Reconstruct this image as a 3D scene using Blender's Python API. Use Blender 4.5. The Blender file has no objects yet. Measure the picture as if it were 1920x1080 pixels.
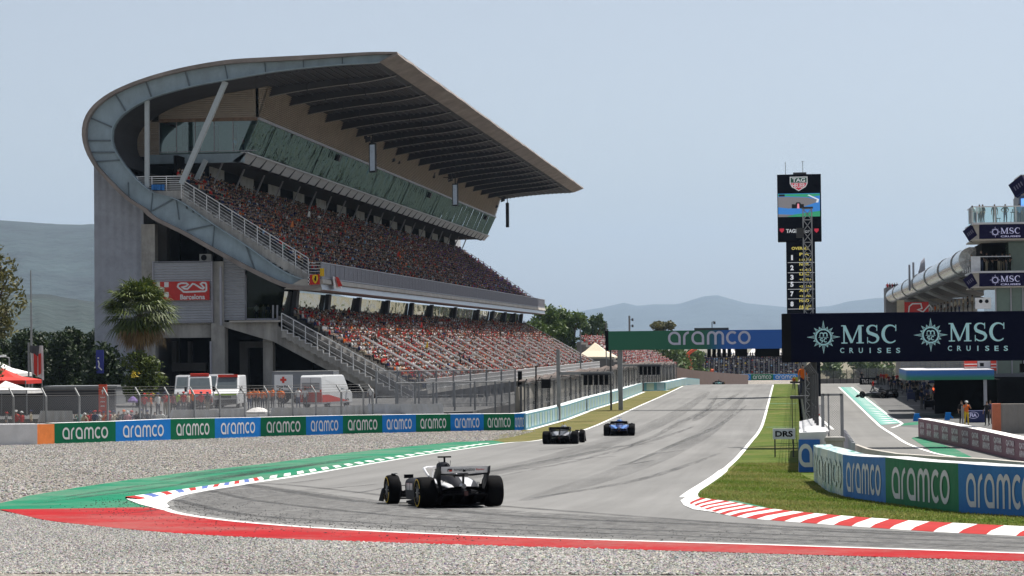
import bpy, bmesh, math, random
import numpy as np
from mathutils import Vector, Matrix
random.seed(7); RNG = np.random.default_rng(7)
S = bpy.context.scene; COL = S.collection; R = math.radians

# ---------------------------------------------------------------- camera, sky, sun, exposure
FPX = 4350.0; CAMZ = 6.2
def _cam_axes():
    y = Vector((530/FPX, -100/FPX, -1)).normalized()          # the straight, seen from the camera
    up = Vector((-math.sin(R(0.75)), math.cos(R(0.75)), 0)); up = (up - y*up.dot(y)).normalized()
    x = y.cross(up)
    return Matrix((x, y, up)).transposed()                     # columns: world axes in camera frame
M_CW = _cam_axes(); M_WC = M_CW.transposed()
cd = bpy.data.cameras.new('camera'); cam = bpy.data.objects.new('camera', cd); COL.objects.link(cam)
cam.matrix_world = Matrix.Translation((0, 0, CAMZ)) @ M_WC.to_4x4()
cd.sensor_width = 36; cd.lens = FPX/1920*36; cd.clip_start = 0.5; cd.clip_end = 60000
S.camera = cam
SUN_EL, SUN_AZ = 64.0, 40.0                                    # azimuth: degrees right of the straight (+Y)
W = bpy.data.worlds.new('World'); S.world = W; W.use_nodes = True
_n = W.node_tree.nodes; _l = W.node_tree.links; _n.clear()
_sky = _n.new('ShaderNodeTexSky'); _sky.sky_type = 'NISHITA'; _sky.sun_disc = False
_sky.sun_elevation = R(SUN_EL); _sky.sun_rotation = R(SUN_AZ); _sky.altitude = 100
_sky.air_density = 0.9; _sky.dust_density = 1.3; _sky.ozone_density = 1.5
_bg = _n.new('ShaderNodeBackground'); _bg.inputs['Strength'].default_value = 0.076
_out = _n.new('ShaderNodeOutputWorld'); _hs = _n.new('ShaderNodeHueSaturation'); _hs.inputs['Saturation'].default_value = .46; _l.new(_sky.outputs[0], _hs.inputs['Color']); _l.new(_hs.outputs[0], _bg.inputs[0]); _l.new(_bg.outputs[0], _out.inputs[0])
sl = bpy.data.lights.new('sun', 'SUN'); sl.energy = 5.0; sl.angle = R(0.53); sl.color = (1.0, 0.955, 0.88)
so = bpy.data.objects.new('sun', sl); COL.objects.link(so); so.location = (40, 40, 90)
_sd = Vector((math.sin(R(SUN_AZ))*math.cos(R(SUN_EL)), math.cos(R(SUN_AZ))*math.cos(R(SUN_EL)), math.sin(R(SUN_EL))))
so.rotation_euler = _sd.to_track_quat('Z', 'Y').to_euler()
S.view_settings.view_transform = 'Standard'; S.view_settings.look = 'None'; S.view_settings.exposure = 0.6
S.view_settings.gamma = 1; S.view_settings.use_curve_mapping = False
S.cycles.transparent_max_bounces = 24; S.cycles.max_bounces = 6; S.cycles.use_denoising = True
S.cycles.volume_bounces = 0; S.cycles.caustics_reflective = False; S.cycles.caustics_refractive = False

# ---------------------------------------------------------------- pixel (1920x1080) <-> world
def ray(px, py): return M_WC @ Vector(((px-960)/FPX, (540-py)/FPX, -1))
def P(px, py, Y): r = ray(px, py); return Vector((0, 0, CAMZ)) + r*(Y/r.y)
def PX(px, py, X): r = ray(px, py); return Vector((0, 0, CAMZ)) + r*(X/r.x)
def PZ(px, py, Z): r = ray(px, py); return Vector((0, 0, CAMZ)) + r*((Z-CAMZ)/r.z)
KN = [(-60, 4.4), (0, 4.3), (20, 3.75), (35, 3.15), (50, 2.55), (60, 2.15), (80, 1.6), (100, 1.15), (128, .62), (150, .2), (170, 0),
      (335, 0), (360, -.35), (414, -1.75), (640, -6.0), (720, -5.6), (900, -8), (2000, -10), (40000, -10)]
KY = [k[0] for k in KN]; KZ = [k[1] for k in KN]
def gz(Y): return float(np.interp(Y, KY, KZ))
def G(px, py):
    r = ray(px, py); a, b = 2.0, 700.0
    f = lambda Y: CAMZ + r.z/r.y*Y - gz(Y)
    Y = a
    while Y < b and f(Y) > 0: Y += 1.0
    lo, hi = Y-1, Y
    for _ in range(30):
        mid = (lo+hi)/2
        if f(mid) > 0: lo = mid
        else: hi = mid
    return P(px, py, hi)
PLAT = 1.1                                                     # level of the raised service road behind the left barriers
def lerp(a, b, t): return a + (b-a)*t
def srgb(h):
    h = h.lstrip('#'); c = [int(h[i:i+2], 16)/255 for i in (0, 2, 4)]
    return tuple(x/12.92 if x <= .04045 else ((x+.055)/1.055)**2.4 for x in c)

# ---------------------------------------------------------------- materials
MATS = {}
def _new(name):
    m = bpy.data.materials.new(name); m.use_nodes = True
    nt = m.node_tree; b = nt.nodes.get('Principled BSDF'); return m, nt, b
def mat(name, col, rough=.6, metal=0., var=.12, scale=3., bump=0., spec=.4, bscale=None, emit=None, coat=0., stretch=None):
    if name in MATS: return MATS[name]
    m, nt, b = _new(name); N = nt.nodes.new; L = nt.links.new
    b.inputs['Roughness'].default_value = rough; b.inputs['Metallic'].default_value = metal
    b.inputs['Specular IOR Level'].default_value = spec; b.inputs['Coat Weight'].default_value = coat
    tc = N('ShaderNodeTexCoord'); mp = N('ShaderNodeMapping'); L(tc.outputs['Object'], mp.inputs[0])
    if stretch: mp.inputs['Scale'].default_value = stretch
    nz = N('ShaderNodeTexNoise'); nz.inputs['Scale'].default_value = scale; nz.inputs['Detail'].default_value = 6; nz.inputs['Roughness'].default_value = .65
    L(mp.outputs[0], nz.inputs['Vector'])
    mx = N('ShaderNodeMix'); mx.data_type = 'RGBA'; mx.inputs['A'].default_value = (*[c*(1-var) for c in col], 1)
    mx.inputs['B'].default_value = (*[min(1, c*(1+var)) for c in col], 1)
    cr = N('ShaderNodeMapRange'); cr.inputs[1].default_value = .3; cr.inputs[2].default_value = .7
    L(nz.outputs[0], cr.inputs[0]); L(cr.outputs[0], mx.inputs['Factor']); L(mx.outputs['Result'], b.inputs['Base Color'])
    if bump:
        n2 = N('ShaderNodeTexNoise'); n2.inputs['Scale'].default_value = bscale or scale*4; n2.inputs['Detail'].default_value = 4
        L(mp.outputs[0], n2.inputs['Vector'])
        bp = N('ShaderNodeBump'); bp.inputs['Strength'].default_value = 1; bp.inputs['Distance'].default_value = bump
        L(n2.outputs[0], bp.inputs['Height']); L(bp.outputs[0], b.inputs['Normal'])
    if emit:
        b.inputs['Emission Color'].default_value = (*col, 1); b.inputs['Emission Strength'].default_value = emit
    MATS[name] = m; return m
def mat_ribbed(name, col, axis='Z', period=.2, depth=.03, rough=.5, metal=0., var=.08):
    m = mat(name, col, rough, metal, var, 1.2)
    nt = m.node_tree; N = nt.nodes.new; L = nt.links.new; b = nt.nodes['Principled BSDF']
    tc = N('ShaderNodeTexCoord'); w = N('ShaderNodeTexWave'); w.bands_direction = axis; w.inputs['Scale'].default_value = math.pi*2/20/period*1.0
    L(tc.outputs['Object'], w.inputs['Vector'])
    bp = N('ShaderNodeBump'); bp.inputs['Distance'].default_value = depth; L(w.outputs['Fac'], bp.inputs['Height']); L(bp.outputs[0], b.inputs['Normal'])
    return m
def mat_glass_wavy(name, col, rough=.03, wav=.35, scale=(.5, .25, 1.5), metal=.85):
    """mirror glass of a facade, every pane slightly bowed"""
    m, nt, b = _new(name); N = nt.nodes.new; L = nt.links.new
    b.inputs['Base Color'].default_value = (*col, 1); b.inputs['Roughness'].default_value = rough; b.inputs['Metallic'].default_value = metal
    tc = N('ShaderNodeTexCoord'); mp = N('ShaderNodeMapping'); mp.inputs['Scale'].default_value = scale; L(tc.outputs['Object'], mp.inputs[0])
    nz = N('ShaderNodeTexNoise'); nz.inputs['Scale'].default_value = 1; nz.inputs['Detail'].default_value = 2.5; L(mp.outputs[0], nz.inputs['Vector'])
    bp = N('ShaderNodeBump'); bp.inputs['Distance'].default_value = wav; L(nz.outputs[0], bp.inputs['Height']); L(bp.outputs[0], b.inputs['Normal'])
    MATS[name] = m; return m
def mat_clear_glass(name, col, alpha=.35):
    m, nt, b = _new(name); N = nt.nodes.new; L = nt.links.new
    tr = N('ShaderNodeBsdfTransparent'); tr.inputs[0].default_value = (*col, 1)
    gl = N('ShaderNodeBsdfGlossy'); gl.inputs['Roughness'].default_value = .03; gl.inputs['Color'].default_value = (.8, .95, .95, 1)
    mx = N('ShaderNodeMixShader'); fr = N('ShaderNodeFresnel'); fr.inputs[0].default_value = 1.6
    ad = N('ShaderNodeMath'); ad.operation = 'ADD'; ad.inputs[1].default_value = alpha*.25; L(fr.outputs[0], ad.inputs[0]); L(ad.outputs[0], mx.inputs[0])
    L(tr.outputs[0], mx.inputs[1]); L(gl.outputs[0], mx.inputs[2]); L(mx.outputs[0], nt.nodes['Material Output'].inputs[0])
    MATS[name] = m; return m
def mat_mesh(name, col, udir=(0, 1, 0), cell=.12, wire=.06, rough=.5, metal=.5):
    """chain-link: diagonal wires with real holes between them"""
    m, nt, b = _new(name); N = nt.nodes.new; L = nt.links.new
    b.inputs['Base Color'].default_value = (*col, 1); b.inputs['Roughness'].default_value = rough; b.inputs['Metallic'].default_value = metal
    ge = N('ShaderNodeNewGeometry'); dt = N('ShaderNodeVectorMath'); dt.operation = 'DOT_PRODUCT'; dt.inputs[1].default_value = udir
    L(ge.outputs['Position'], dt.inputs[0]); sp = N('ShaderNodeSeparateXYZ'); L(ge.outputs['Position'], sp.inputs[0])
    outs = []
    for op in ('ADD', 'SUBTRACT'):
        a = N('ShaderNodeMath'); a.operation = op; L(dt.outputs['Value'], a.inputs[0]); L(sp.outputs['Z'], a.inputs[1])
        d = N('ShaderNodeMath'); d.operation = 'DIVIDE'; d.inputs[1].default_value = cell; L(a.outputs[0], d.inputs[0])
        f = N('ShaderNodeMath'); f.operation = 'FRACT'; L(d.outputs[0], f.inputs[0])
        c = N('ShaderNodeMath'); c.operation = 'LESS_THAN'; c.inputs[1].default_value = wire; L(f.outputs[0], c.inputs[0]); outs.append(c)
    mxm = N('ShaderNodeMath'); mxm.operation = 'MAXIMUM'; L(outs[0].outputs[0], mxm.inputs[0]); L(outs[1].outputs[0], mxm.inputs[1])
    tr = N('ShaderNodeBsdfTransparent'); mx = N('ShaderNodeMixShader'); L(mxm.outputs[0], mx.inputs[0]); L(tr.outputs[0], mx.inputs[1]); L(b.outputs[0], mx.inputs[2])
    L(mx.outputs[0], nt.nodes['Material Output'].inputs[0]); MATS[name] = m; return m
def mat_attr(name, attr='Col', rough=.8, spec=.2):
    m, nt, b = _new(name); a = nt.nodes.new('ShaderNodeVertexColor'); a.layer_name = attr
    nt.links.new(a.outputs[0], b.inputs['Base Color']); b.inputs['Roughness'].default_value = rough; b.inputs['Specular IOR Level'].default_value = spec
    MATS[name] = m; return m
def mat_obj(name, mode, stops=None, rough=.8):
    """mode 'color': the object's own colour; 'random': one of the stops per object"""
    m, nt, b = _new(name); N = nt.nodes.new; L = nt.links.new; oi = N('ShaderNodeObjectInfo'); b.inputs['Roughness'].default_value = rough
    b.inputs['Specular IOR Level'].default_value = .2
    if mode == 'color': L(oi.outputs['Color'], b.inputs['Base Color'])
    else:
        cr = N('ShaderNodeValToRGB'); cr.color_ramp.interpolation = 'CONSTANT'; e = cr.color_ramp.elements
        for i, c in enumerate(stops):
            el = e[i] if i < 2 else e.new(i/len(stops))
            el.position = i/len(stops); el.color = (*c, 1)
        L(oi.outputs['Random'], cr.inputs[0]); L(cr.outputs[0], b.inputs['Base Color'])
    MATS[name] = m; return m

# ---------------------------------------------------------------- mesh building
def wloc(o):
    v = Vector((0, 0, 0))
    while o is not None: v = v + o.location; o = o.parent
    return v
def tag(o, label=None, cat=None, group=None, kind=None):
    if label: o['label'] = label
    if cat: o['category'] = cat
    if group: o['group'] = group
    if kind: o['kind'] = kind
    return o
def empty(name, loc, label=None, cat=None, group=None, rz=0):
    o = bpy.data.objects.new(name, None); COL.objects.link(o); o.location = loc; o.rotation_euler = (0, 0, rz); o.empty_display_size = .3
    return tag(o, label, cat, group)
class MB:
    def __init__(s): s.v = []; s.f = []; s.m = []
    def add(s, vs, fs, mi=0):
        n = len(s.v); s.v.extend([tuple(v) for v in vs]); s.f.extend([tuple(i+n for i in f) for f in fs]); s.m.extend([mi]*len(fs)); return s
    def quad(s, a, b, c, d, mi=0): return s.add([a, b, c, d], [(0, 1, 2, 3)], mi)
    def box(s, x0, x1, y0, y1, z0, z1, mi=0):
        if x0 > x1: x0, x1 = x1, x0
        if y0 > y1: y0, y1 = y1, y0
        if z0 > z1: z0, z1 = z1, z0
        return s.add([(x0,y0,z0),(x1,y0,z0),(x1,y1,z0),(x0,y1,z0),(x0,y0,z1),(x1,y0,z1),(x1,y1,z1),(x0,y1,z1)],
              [(0,3,2,1),(4,5,6,7),(0,1,5,4),(1,2,6,5),(2,3,7,6),(3,0,4,7)], mi)
    def obox(s, c, ax, ay, az, mi=0):
        """box from centre and three half-axis vectors"""
        c, ax, ay, az = Vector(c), Vector(ax), Vector(ay), Vector(az)
        vs = [c+ax*i+ay*j+az*k for k in (-1, 1) for i, j in ((-1,-1),(1,-1),(1,1),(-1,1))]
        return s.add(vs, [(0,3,2,1),(4,5,6,7),(0,1,5,4),(1,2,6,5),(2,3,7,6),(3,0,4,7)], mi)
    def bar(s, a, b, w, h=None, mi=0, up=(0, 0, 1)):
        a, b = Vector(a), Vector(b); d = (b-a); L = d.length
        if L < 1e-6: return s
        d /= L; u = Vector(up)
        if abs(d.dot(u)) > .98: u = Vector((0, 1, 0))
        r = d.cross(u).normalized(); u = r.cross(d)
        return s.obox((a+b)/2, r*w/2, d*L/2, u*(h or w)/2, mi)
    def tube(s, pts, r, n=6, mi=0, closed=False):
        pts = [Vector(p) for p in pts]; k = len(pts); rs = r if isinstance(r, (list, tuple)) else [r]*k
        rings = []; prev = None
        for i, p in enumerate(pts):
            a = pts[i-1] if (i or closed) else p; b = pts[(i+1) % k] if (i < k-1 or closed) else p
            d = (b-a).normalized(); u = prev if prev is not None else (Vector((0, 0, 1)) if abs(d.z) < .9 else Vector((0, 1, 0)))
            x = d.cross(u)
            if x.length < 1e-4: x = d.cross(Vector((1, 0, 0)))
            x.normalize(); u = x.cross(d).normalized(); prev = u
            rings.append([p + (x*math.cos(t) + u*math.sin(t))*rs[i] for t in [2*math.pi*j/n for j in range(n)]])
        vs = [v for g in rings for v in g]; fs = []
        for i in range(k if closed else k-1):
            for j in range(n):
                a = i*n+j; b = i*n+(j+1) % n; c = ((i+1) % k)*n+(j+1) % n; d = ((i+1) % k)*n+j; fs.append((a, b, c, d))
        if not closed: fs += [tuple(range(n-1, -1, -1)), tuple((k-1)*n+j for j in range(n))]
        return s.add(vs, fs, mi)
    def prism(s, loop, vec, mi=0):
        loop = [Vector(p) for p in loop]; vec = Vector(vec); n = len(loop)
        return s.add(loop + [p+vec for p in loop], [tuple(range(n)), tuple(range(2*n-1, n-1, -1))] + [(i, i+n, (i+1) % n+n, (i+1) % n) for i in range(n)], mi)
    def strip(s, A, B, mi=0):
        n = len(A); return s.add(list(A)+list(B), [(i, i+1, n+i+1, n+i) for i in range(n-1)], mi)
    def loft(s, rings, mi=0, caps=True):
        n = len(rings[0]); vs = [v for g in rings for v in g]; fs = []
        for i in range(len(rings)-1):
            for j in range(n): fs.append((i*n+j, i*n+(j+1) % n, (i+1)*n+(j+1) % n, (i+1)*n+j))
        if caps: fs += [tuple(range(n-1, -1, -1)), tuple((len(rings)-1)*n+j for j in range(n))]
        return s.add(vs, fs, mi)
    def lathe(s, prof, axis='Z', n=24, mi=0, c=(0, 0, 0)):
        """prof: (radius, height) along the axis"""
        rings = []
        for r, h in prof:
            g = []
            for j in range(n):
                t = 2*math.pi*j/n; a, b = r*math.cos(t), r*math.sin(t)
                g.append({'Z': (c[0]+a, c[1]+b, c[2]+h), 'X': (c[0]+h, c[1]+a, c[2]+b), 'Y': (c[0]+b, c[1]+h, c[2]+a)}[axis])
            rings.append(g)
        return s.loft(rings, mi)
    def build(s, name, mats, parent=None, local=False, smooth=False, bevel=0, ang=40):
        me = bpy.data.meshes.new(name)
        if not isinstance(mats, (list, tuple)): mats = [mats]
        off = Vector((0, 0, 0))
        if not local:
            if parent is not None: off = wloc(parent)
            elif s.v:
                a = np.array(s.v); mn, mxx = a.min(0), a.max(0); off = Vector(((mn[0]+mxx[0])/2, (mn[1]+mxx[1])/2, mn[2]))
        me.from_pydata([(x-off.x, y-off.y, z-off.z) for x, y, z in s.v], [], s.f)
        for m in mats: me.materials.append(m)
        if len(mats) > 1: me.polygons.foreach_set('material_index', s.m)
        o = bpy.data.objects.new(name, me); COL.objects.link(o)
        if parent is not None: o.parent = parent
        elif not local: o.location = off
        bm = bmesh.new(); bm.from_mesh(me); bmesh.ops.recalc_face_normals(bm, faces=bm.faces)
        if bevel:
            es = [e for e in bm.edges if len(e.link_faces) == 2 and e.calc_face_angle(0) > .6]
            bmesh.ops.bevel(bm, geom=es, offset=bevel, segments=2, affect='EDGES', profile=.6)
        if smooth:
            for f in bm.faces: f.smooth = True
            for e in bm.edges:
                if len(e.link_faces) == 2 and e.calc_face_angle(0) > R(ang): e.smooth = False
        bm.to_mesh(me); bm.free(); return o
def raw_mesh(name, V, F, mats, parent=None, cols=None, midx=None, smooth=False):
    """numpy mesh: V (n,3); F (m,k) with one k"""
    me = bpy.data.meshes.new(name); V = np.asarray(V, np.float32); F = np.asarray(F, np.int32); m, k = F.shape
    me.vertices.add(len(V)); me.vertices.foreach_set('co', V.ravel()); me.loops.add(m*k); me.loops.foreach_set('vertex_index', F.ravel())
    me.polygons.add(m); me.polygons.foreach_set('loop_start', np.arange(0, m*k, k, dtype=np.int32)); me.polygons.foreach_set('loop_total', np.full(m, k, np.int32))
    if midx is not None: me.polygons.foreach_set('material_index', np.asarray(midx, np.int32))
    me.polygons.foreach_set('use_smooth', np.full(m, smooth, bool))
    for mm in (mats if isinstance(mats, (list, tuple)) else [mats]): me.materials.append(mm)
    if cols is not None:
        at = me.color_attributes.new('Col', 'FLOAT_COLOR', 'POINT'); c4 = np.ones((len(V), 4), np.float32); c4[:, :3] = cols; at.data.foreach_set('color', c4.ravel())
    me.update(calc_edges=True); me.validate()
    o = bpy.data.objects.new(name, me); COL.objects.link(o)
    if parent is not None: o.parent = parent
    return o
def dup(o, parent=None):
    c = o.copy(); COL.objects.link(c)
    if parent is not None: c.parent = parent
    for ch in list(o.children): dup(ch, c)
    return c

# ---------------------------------------------------------------- lettering
def text_geo(body, bold=0.0):
    cu = bpy.data.curves.new('t', 'FONT'); cu.body = body; cu.offset = bold; cu.resolution_u = 3
    o = bpy.data.objects.new('t', cu); COL.objects.link(o); bpy.context.view_layer.update()
    me = bpy.data.meshes.new_from_object(o.evaluated_get(bpy.context.evaluated_depsgraph_get()))
    v = np.array([tuple(q.co) for q in me.vertices]); f = [tuple(p.vertices) for p in me.polygons]
    bpy.data.objects.remove(o); bpy.data.curves.remove(cu); bpy.data.meshes.remove(me)
    v[:, :2] -= v[:, :2].min(0); v[:, :2] /= v[:, 1].max(); return v, f
_TG = {}
def add_text(mb, body, c, xd, yd, h, w=None, mi=0, bold=.012, off=.0):
    """text centred at c in the plane xd (reading direction), yd (up); h cap height, w total width"""
    if (body, bold) not in _TG: _TG[(body, bold)] = text_geo(body, bold)
    v, f = _TG[(body, bold)]; xd = Vector(xd).normalized(); yd = Vector(yd).normalized(); n = xd.cross(yd)
    sx = (w/v[:, 0].max()) if w else h; W_ = v[:, 0].max()*sx
    mb.add([Vector(c) + xd*(a[0]*sx-W_/2) + yd*((a[1]-.5)*h) + n*off for a in v], f, mi)
def ribbon(pts, w, closed=False):
    """flat stroke along 2D points; w a number or one per point"""
    p = np.array(pts, float); n = len(p); ws = np.full(n, w) if np.isscalar(w) else np.array(w)
    A, B = [], []
    for i in range(n):
        a = p[i-1] if (i or closed) else p[i]; b = p[(i+1) % n] if (i < n-1 or closed) else p[i]
        d1 = p[i]-a; d2 = b-p[i]
        if np.linalg.norm(d1) < 1e-9: d1 = d2
        if np.linalg.norm(d2) < 1e-9: d2 = d1
        d1 = d1/np.linalg.norm(d1); d2 = d2/np.linalg.norm(d2); t = d1+d2; t /= max(1e-6, np.linalg.norm(t)); nn = np.array([-t[1], t[0]])
        k = min(2.0, 1/max(.3, float(nn @ np.array([-d1[1], d1[0]]))))
        A.append(p[i]+nn*ws[i]/2*k); B.append(p[i]-nn*ws[i]/2*k)
    fs = [(i, (i+1) % n, n+(i+1) % n, n+i) for i in range(n if closed else n-1)]
    return A+B, fs
def arc(cx, cy, rx, ry, a0, a1, n=10): return [(cx+rx*math.cos(R(lerp(a0, a1, i/n))), cy+ry*math.sin(R(lerp(a0, a1, i/n)))) for i in range(n+1)]
def glyphs_wordmark():
    """the petrol company's lower-case word as strokes, x-height 1"""
    t = .17; out = []; x = 0
    def A(x): return ([(x+.84, .085), (x+.84, .55)] + arc(x+.46, .55, .38, .37, 0, 180) + arc(x+.46, .45, .38, .37, 180, 268) + [(x+.62, .085)], True)
    def Rr(x): return ([(x+.085, 0), (x+.085, .55)] + arc(x+.46, .55, .375, .37, 180, 95), False)
    def Mm(x): return [([(x+.085, 0), (x+.085, .6)] + arc(x+.355, .62, .27, .30, 180, 0) + [(x+.625, 0)], False), (arc(x+.895, .62, .27, .30, 180, 0) + [(x+1.165, 0)], False)]
    def C(x): return (arc(x+.46, .5, .375, .415, 50, 310, 18), False)
    def O(x): return (arc(x+.46, .5, .375, .415, 0, 342, 19), True)
    out.append(A(0)); out.append(Rr(1.1)); out.append(A(1.72)); out += Mm(2.85); out.append(C(4.25)); out.append(O(5.12))
    return out, 6.05, t
WM = glyphs_wordmark()
def add_wordmark(mb, c, xd, yd, h, w, mi=0, off=.006, curve=None):
    """curve(u): optional map from -w/2..w/2 to a world point on the board's mid line (curved boards)"""
    strokes, W_, t = WM; xd = Vector(xd).normalized(); yd = Vector(yd).normalized(); n = xd.cross(yd)
    for k, (pts, cl) in enumerate(strokes):
        v, f = ribbon(pts, t, cl)
        if curve: vs = [curve((a[0]/W_-.5)*w) + yd*((a[1]-.5)*h) + (n*(off+.001*k)) for a in v]
        else: vs = [Vector(c) + xd*((a[0]/W_-.5)*w) + yd*((a[1]-.5)*h) + n*(off+.001*k) for a in v]
        mb.add(vs, f, mi)
def serif_glyph(ch):
    """parts as (points, widths, closed) for the ship company's serif capitals and the star"""
    if ch == 'M':
        return [([(.16, .04), (.16, .96)], .085, 0), ([(1.1, .04), (1.1, .96)], .19, 0), ([(.18, .97), (.62, .04)], .17, 0), ([(.62, .04), (1.04, .97)], .075, 0),
                ([(0, .03), (.36, .03)], .06, 0), ([(.88, .03), (1.32, .03)], .06, 0), ([(.0, .97), (.25, .97)], .06, 0), ([(1.02, .97), (1.32, .97)], .06, 0)], 1.36
    if ch == 'S':
        p = arc(.42, .74, .29, .235, 35, 180, 9) + [(.14, .68), (.2, .58), (.42, .5), (.64, .42), (.72, .31)] + arc(.42, .27, .31, .245, 8, -145, 9)
        w = [.07, .075, .07, .07, .08, .1, .12, .14, .15, .16, .17, .18, .19, .18, .17] + [.16, .15, .13, .1, .08, .07, .07, .07, .075, .08]
        return [(p, w[:len(p)], 0), ([(.67, .68), (.67, 1.0)], .05, 0), ([(.12, .0), (.12, .34)], .05, 0)], .86
    p = arc(.54, .5, .43, .475, 48, 312, 20); w = [.07, .07, .075, .08, .1, .12, .145, .17, .185, .195, .2, .195, .185, .17, .145, .12, .1, .08, .075, .07, .07]
    return [(p, w, 0), ([(.86, .66), (.86, 1.0)], .055, 0)], 1.05
def add_serif(mb, word, c, xd, yd, h, w, mi=0, off=.006):
    xd = Vector(xd).normalized(); yd = Vector(yd).normalized(); n = xd.cross(yd); gl = []; x = 0
    for ch in word:
        g, a = serif_glyph(ch); gl.append((x, g)); x += a+.06
    tot = x-.06; k = 0
    for x0, g in gl:
        for pts, wd, cl in g:
            v, f = ribbon(pts, wd, bool(cl)); k += 1
            mb.add([Vector(c) + xd*(((a[0]+x0)/tot-.5)*w) + yd*((a[1]-.5)*h) + n*(off+.001*k) for a in v], f, mi)
def add_star(mb, c, xd, yd, r, mi=0, off=.006, inner=True, bg=None):
    """compass star: sixteen outlined points round a ring with m over sc"""
    xd = Vector(xd).normalized(); yd = Vector(yd).normalized(); n = xd.cross(yd); c = Vector(c); k = 0
    def put(pts, w, cl):
        nonlocal k
        v, f = ribbon(pts, w, cl); k += 1
        mb.add([c + xd*a[0]*r + yd*a[1]*r + n*(off+.0008*k) for a in v], f, mi)
    put(arc(0, 0, .47, .47, 0, 345, 23), .085, True)
    for i in range(16):
        a = 22.5*i; L = 1.0 if i % 4 == 0 else (.78 if i % 2 == 0 else .66); hw = 10
        tip = (L*math.cos(R(a)), L*math.sin(R(a))); b0 = (.5*math.cos(R(a-hw)), .5*math.sin(R(a-hw))); b1 = (.5*math.cos(R(a+hw)), .5*math.sin(R(a+hw)))
        put([b0, tip, b1], .035, False); put([(.52*math.cos(R(a)), .52*math.sin(R(a))), tip], .03, False)
    if inner:
        put([(-.22, .03), (-.22, .25)] + arc(-.11, .16, .11, .1, 180, 0, 6) + [(0, .03)], .07, False)
        put(arc(.11, .16, .11, .1, 180, 0, 6) + [(.22, .03)], .07, False); put([(-.3, -.02), (.3, -.02)], .03, False)
        put([(-.04, -.1)] + arc(-.12, -.15, .08, .06, 60, 250, 6) + arc(-.12, -.25, .08, .06, 80, -120, 6), .055, False)
        put(arc(.13, -.2, .1, .11, 50, 310, 8), .055, False)
# ================================================================ THE SETTING: ground, track, verges, pit lane, hills
def mat_gravel():
    m, nt, b = _new('gravel'); N = nt.nodes.new; L = nt.links.new; b.inputs['Roughness'].default_value = .95; b.inputs['Specular IOR Level'].default_value = .15
    tc = N('ShaderNodeTexCoord'); vo = N('ShaderNodeTexVoronoi'); vo.inputs['Scale'].default_value = 22; L(tc.outputs['Object'], vo.inputs['Vector'])
    cr = N('ShaderNodeValToRGB'); e = cr.color_ramp.elements; e[0].position = 0; e[0].color = (.10, .088, .075, 1); e[1].position = 1; e[1].color = (.50, .46, .41, 1)
    el = e.new(.5); el.color = (.27, .245, .215, 1)
    sp = N('ShaderNodeSeparateColor'); L(vo.outputs['Color'], sp.inputs[0]); L(sp.outputs[0], cr.inputs[0])
    nz = N('ShaderNodeTexNoise'); nz.inputs['Scale'].default_value = .25; nz.inputs['Detail'].default_value = 5; L(tc.outputs['Object'], nz.inputs['Vector'])
    mr = N('ShaderNodeMapRange'); mr.inputs[1].default_value = .3; mr.inputs[2].default_value = .7; mr.inputs[3].default_value = .82; mr.inputs[4].default_value = 1.14; L(nz.outputs[0], mr.inputs[0])
    mx = N('ShaderNodeMix'); mx.data_type = 'RGBA'; mx.blend_type = 'MULTIPLY'; mx.inputs['Factor'].default_value = 1; L(cr.outputs[0], mx.inputs['A']); L(mr.outputs[0], mx.inputs['B'])
    L(mx.outputs['Result'], b.inputs['Base Color'])
    bp = N('ShaderNodeBump'); bp.inputs['Distance'].default_value = .045; bp.invert = True; L(vo.outputs['Distance'], bp.inputs['Height']); L(bp.outputs[0], b.inputs['Normal'])
    MATS['gravel'] = m; return m
def mat_asphalt(name, base, streak=.25, yaw=0.0):
    """worn asphalt: fine aggregate, long faint streaks along the driving direction, patches"""
    m, nt, b = _new(name); N = nt.nodes.new; L = nt.links.new; b.inputs['Roughness'].default_value = .85; b.inputs['Specular IOR Level'].default_value = .12
    tc = N('ShaderNodeTexCoord')
    def noise(scale, stretch, det=5):
        mp = N('ShaderNodeMapping'); mp.inputs['Scale'].default_value = stretch; mp.inputs['Rotation'].default_value = (0, 0, yaw); L(tc.outputs['Object'], mp.inputs[0])
        n = N('ShaderNodeTexNoise'); n.inputs['Scale'].default_value = scale; n.inputs['Detail'].default_value = det; n.inputs['Roughness'].default_value = .6; L(mp.outputs[0], n.inputs['Vector']); return n.outputs[0]
    fine = noise(30, (1, 1, 1), 3); patch = noise(.12, (1, .5, 1)); st = noise(1.1, (1, .022, 1), 4)
    acc = None
    for o, lo, hi in ((fine, .88, 1.12), (patch, .86, 1.12), (st, 1-streak, 1+streak*.6)):
        mr = N('ShaderNodeMapRange'); mr.inputs[1].default_value = .3; mr.inputs[2].default_value = .7; mr.inputs[3].default_value = lo; mr.inputs[4].default_value = hi; L(o, mr.inputs[0])
        if acc is None: acc = mr.outputs[0]
        else:
            k = N('ShaderNodeMath'); k.operation = 'MULTIPLY'; L(acc, k.inputs[0]); L(mr.outputs[0], k.inputs[1]); acc = k.outputs[0]
    mx = N('ShaderNodeVectorMath'); mx.operation = 'SCALE'; mx.inputs[0].default_value = base; L(acc, mx.inputs['Scale']); L(mx.outputs[0], b.inputs['Base Color'])
    bp = N('ShaderNodeBump'); bp.inputs['Distance'].default_value = .004; L(fine, bp.inputs['Height']); L(bp.outputs[0], b.inputs['Normal'])
    MATS[name] = m; return m
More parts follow.
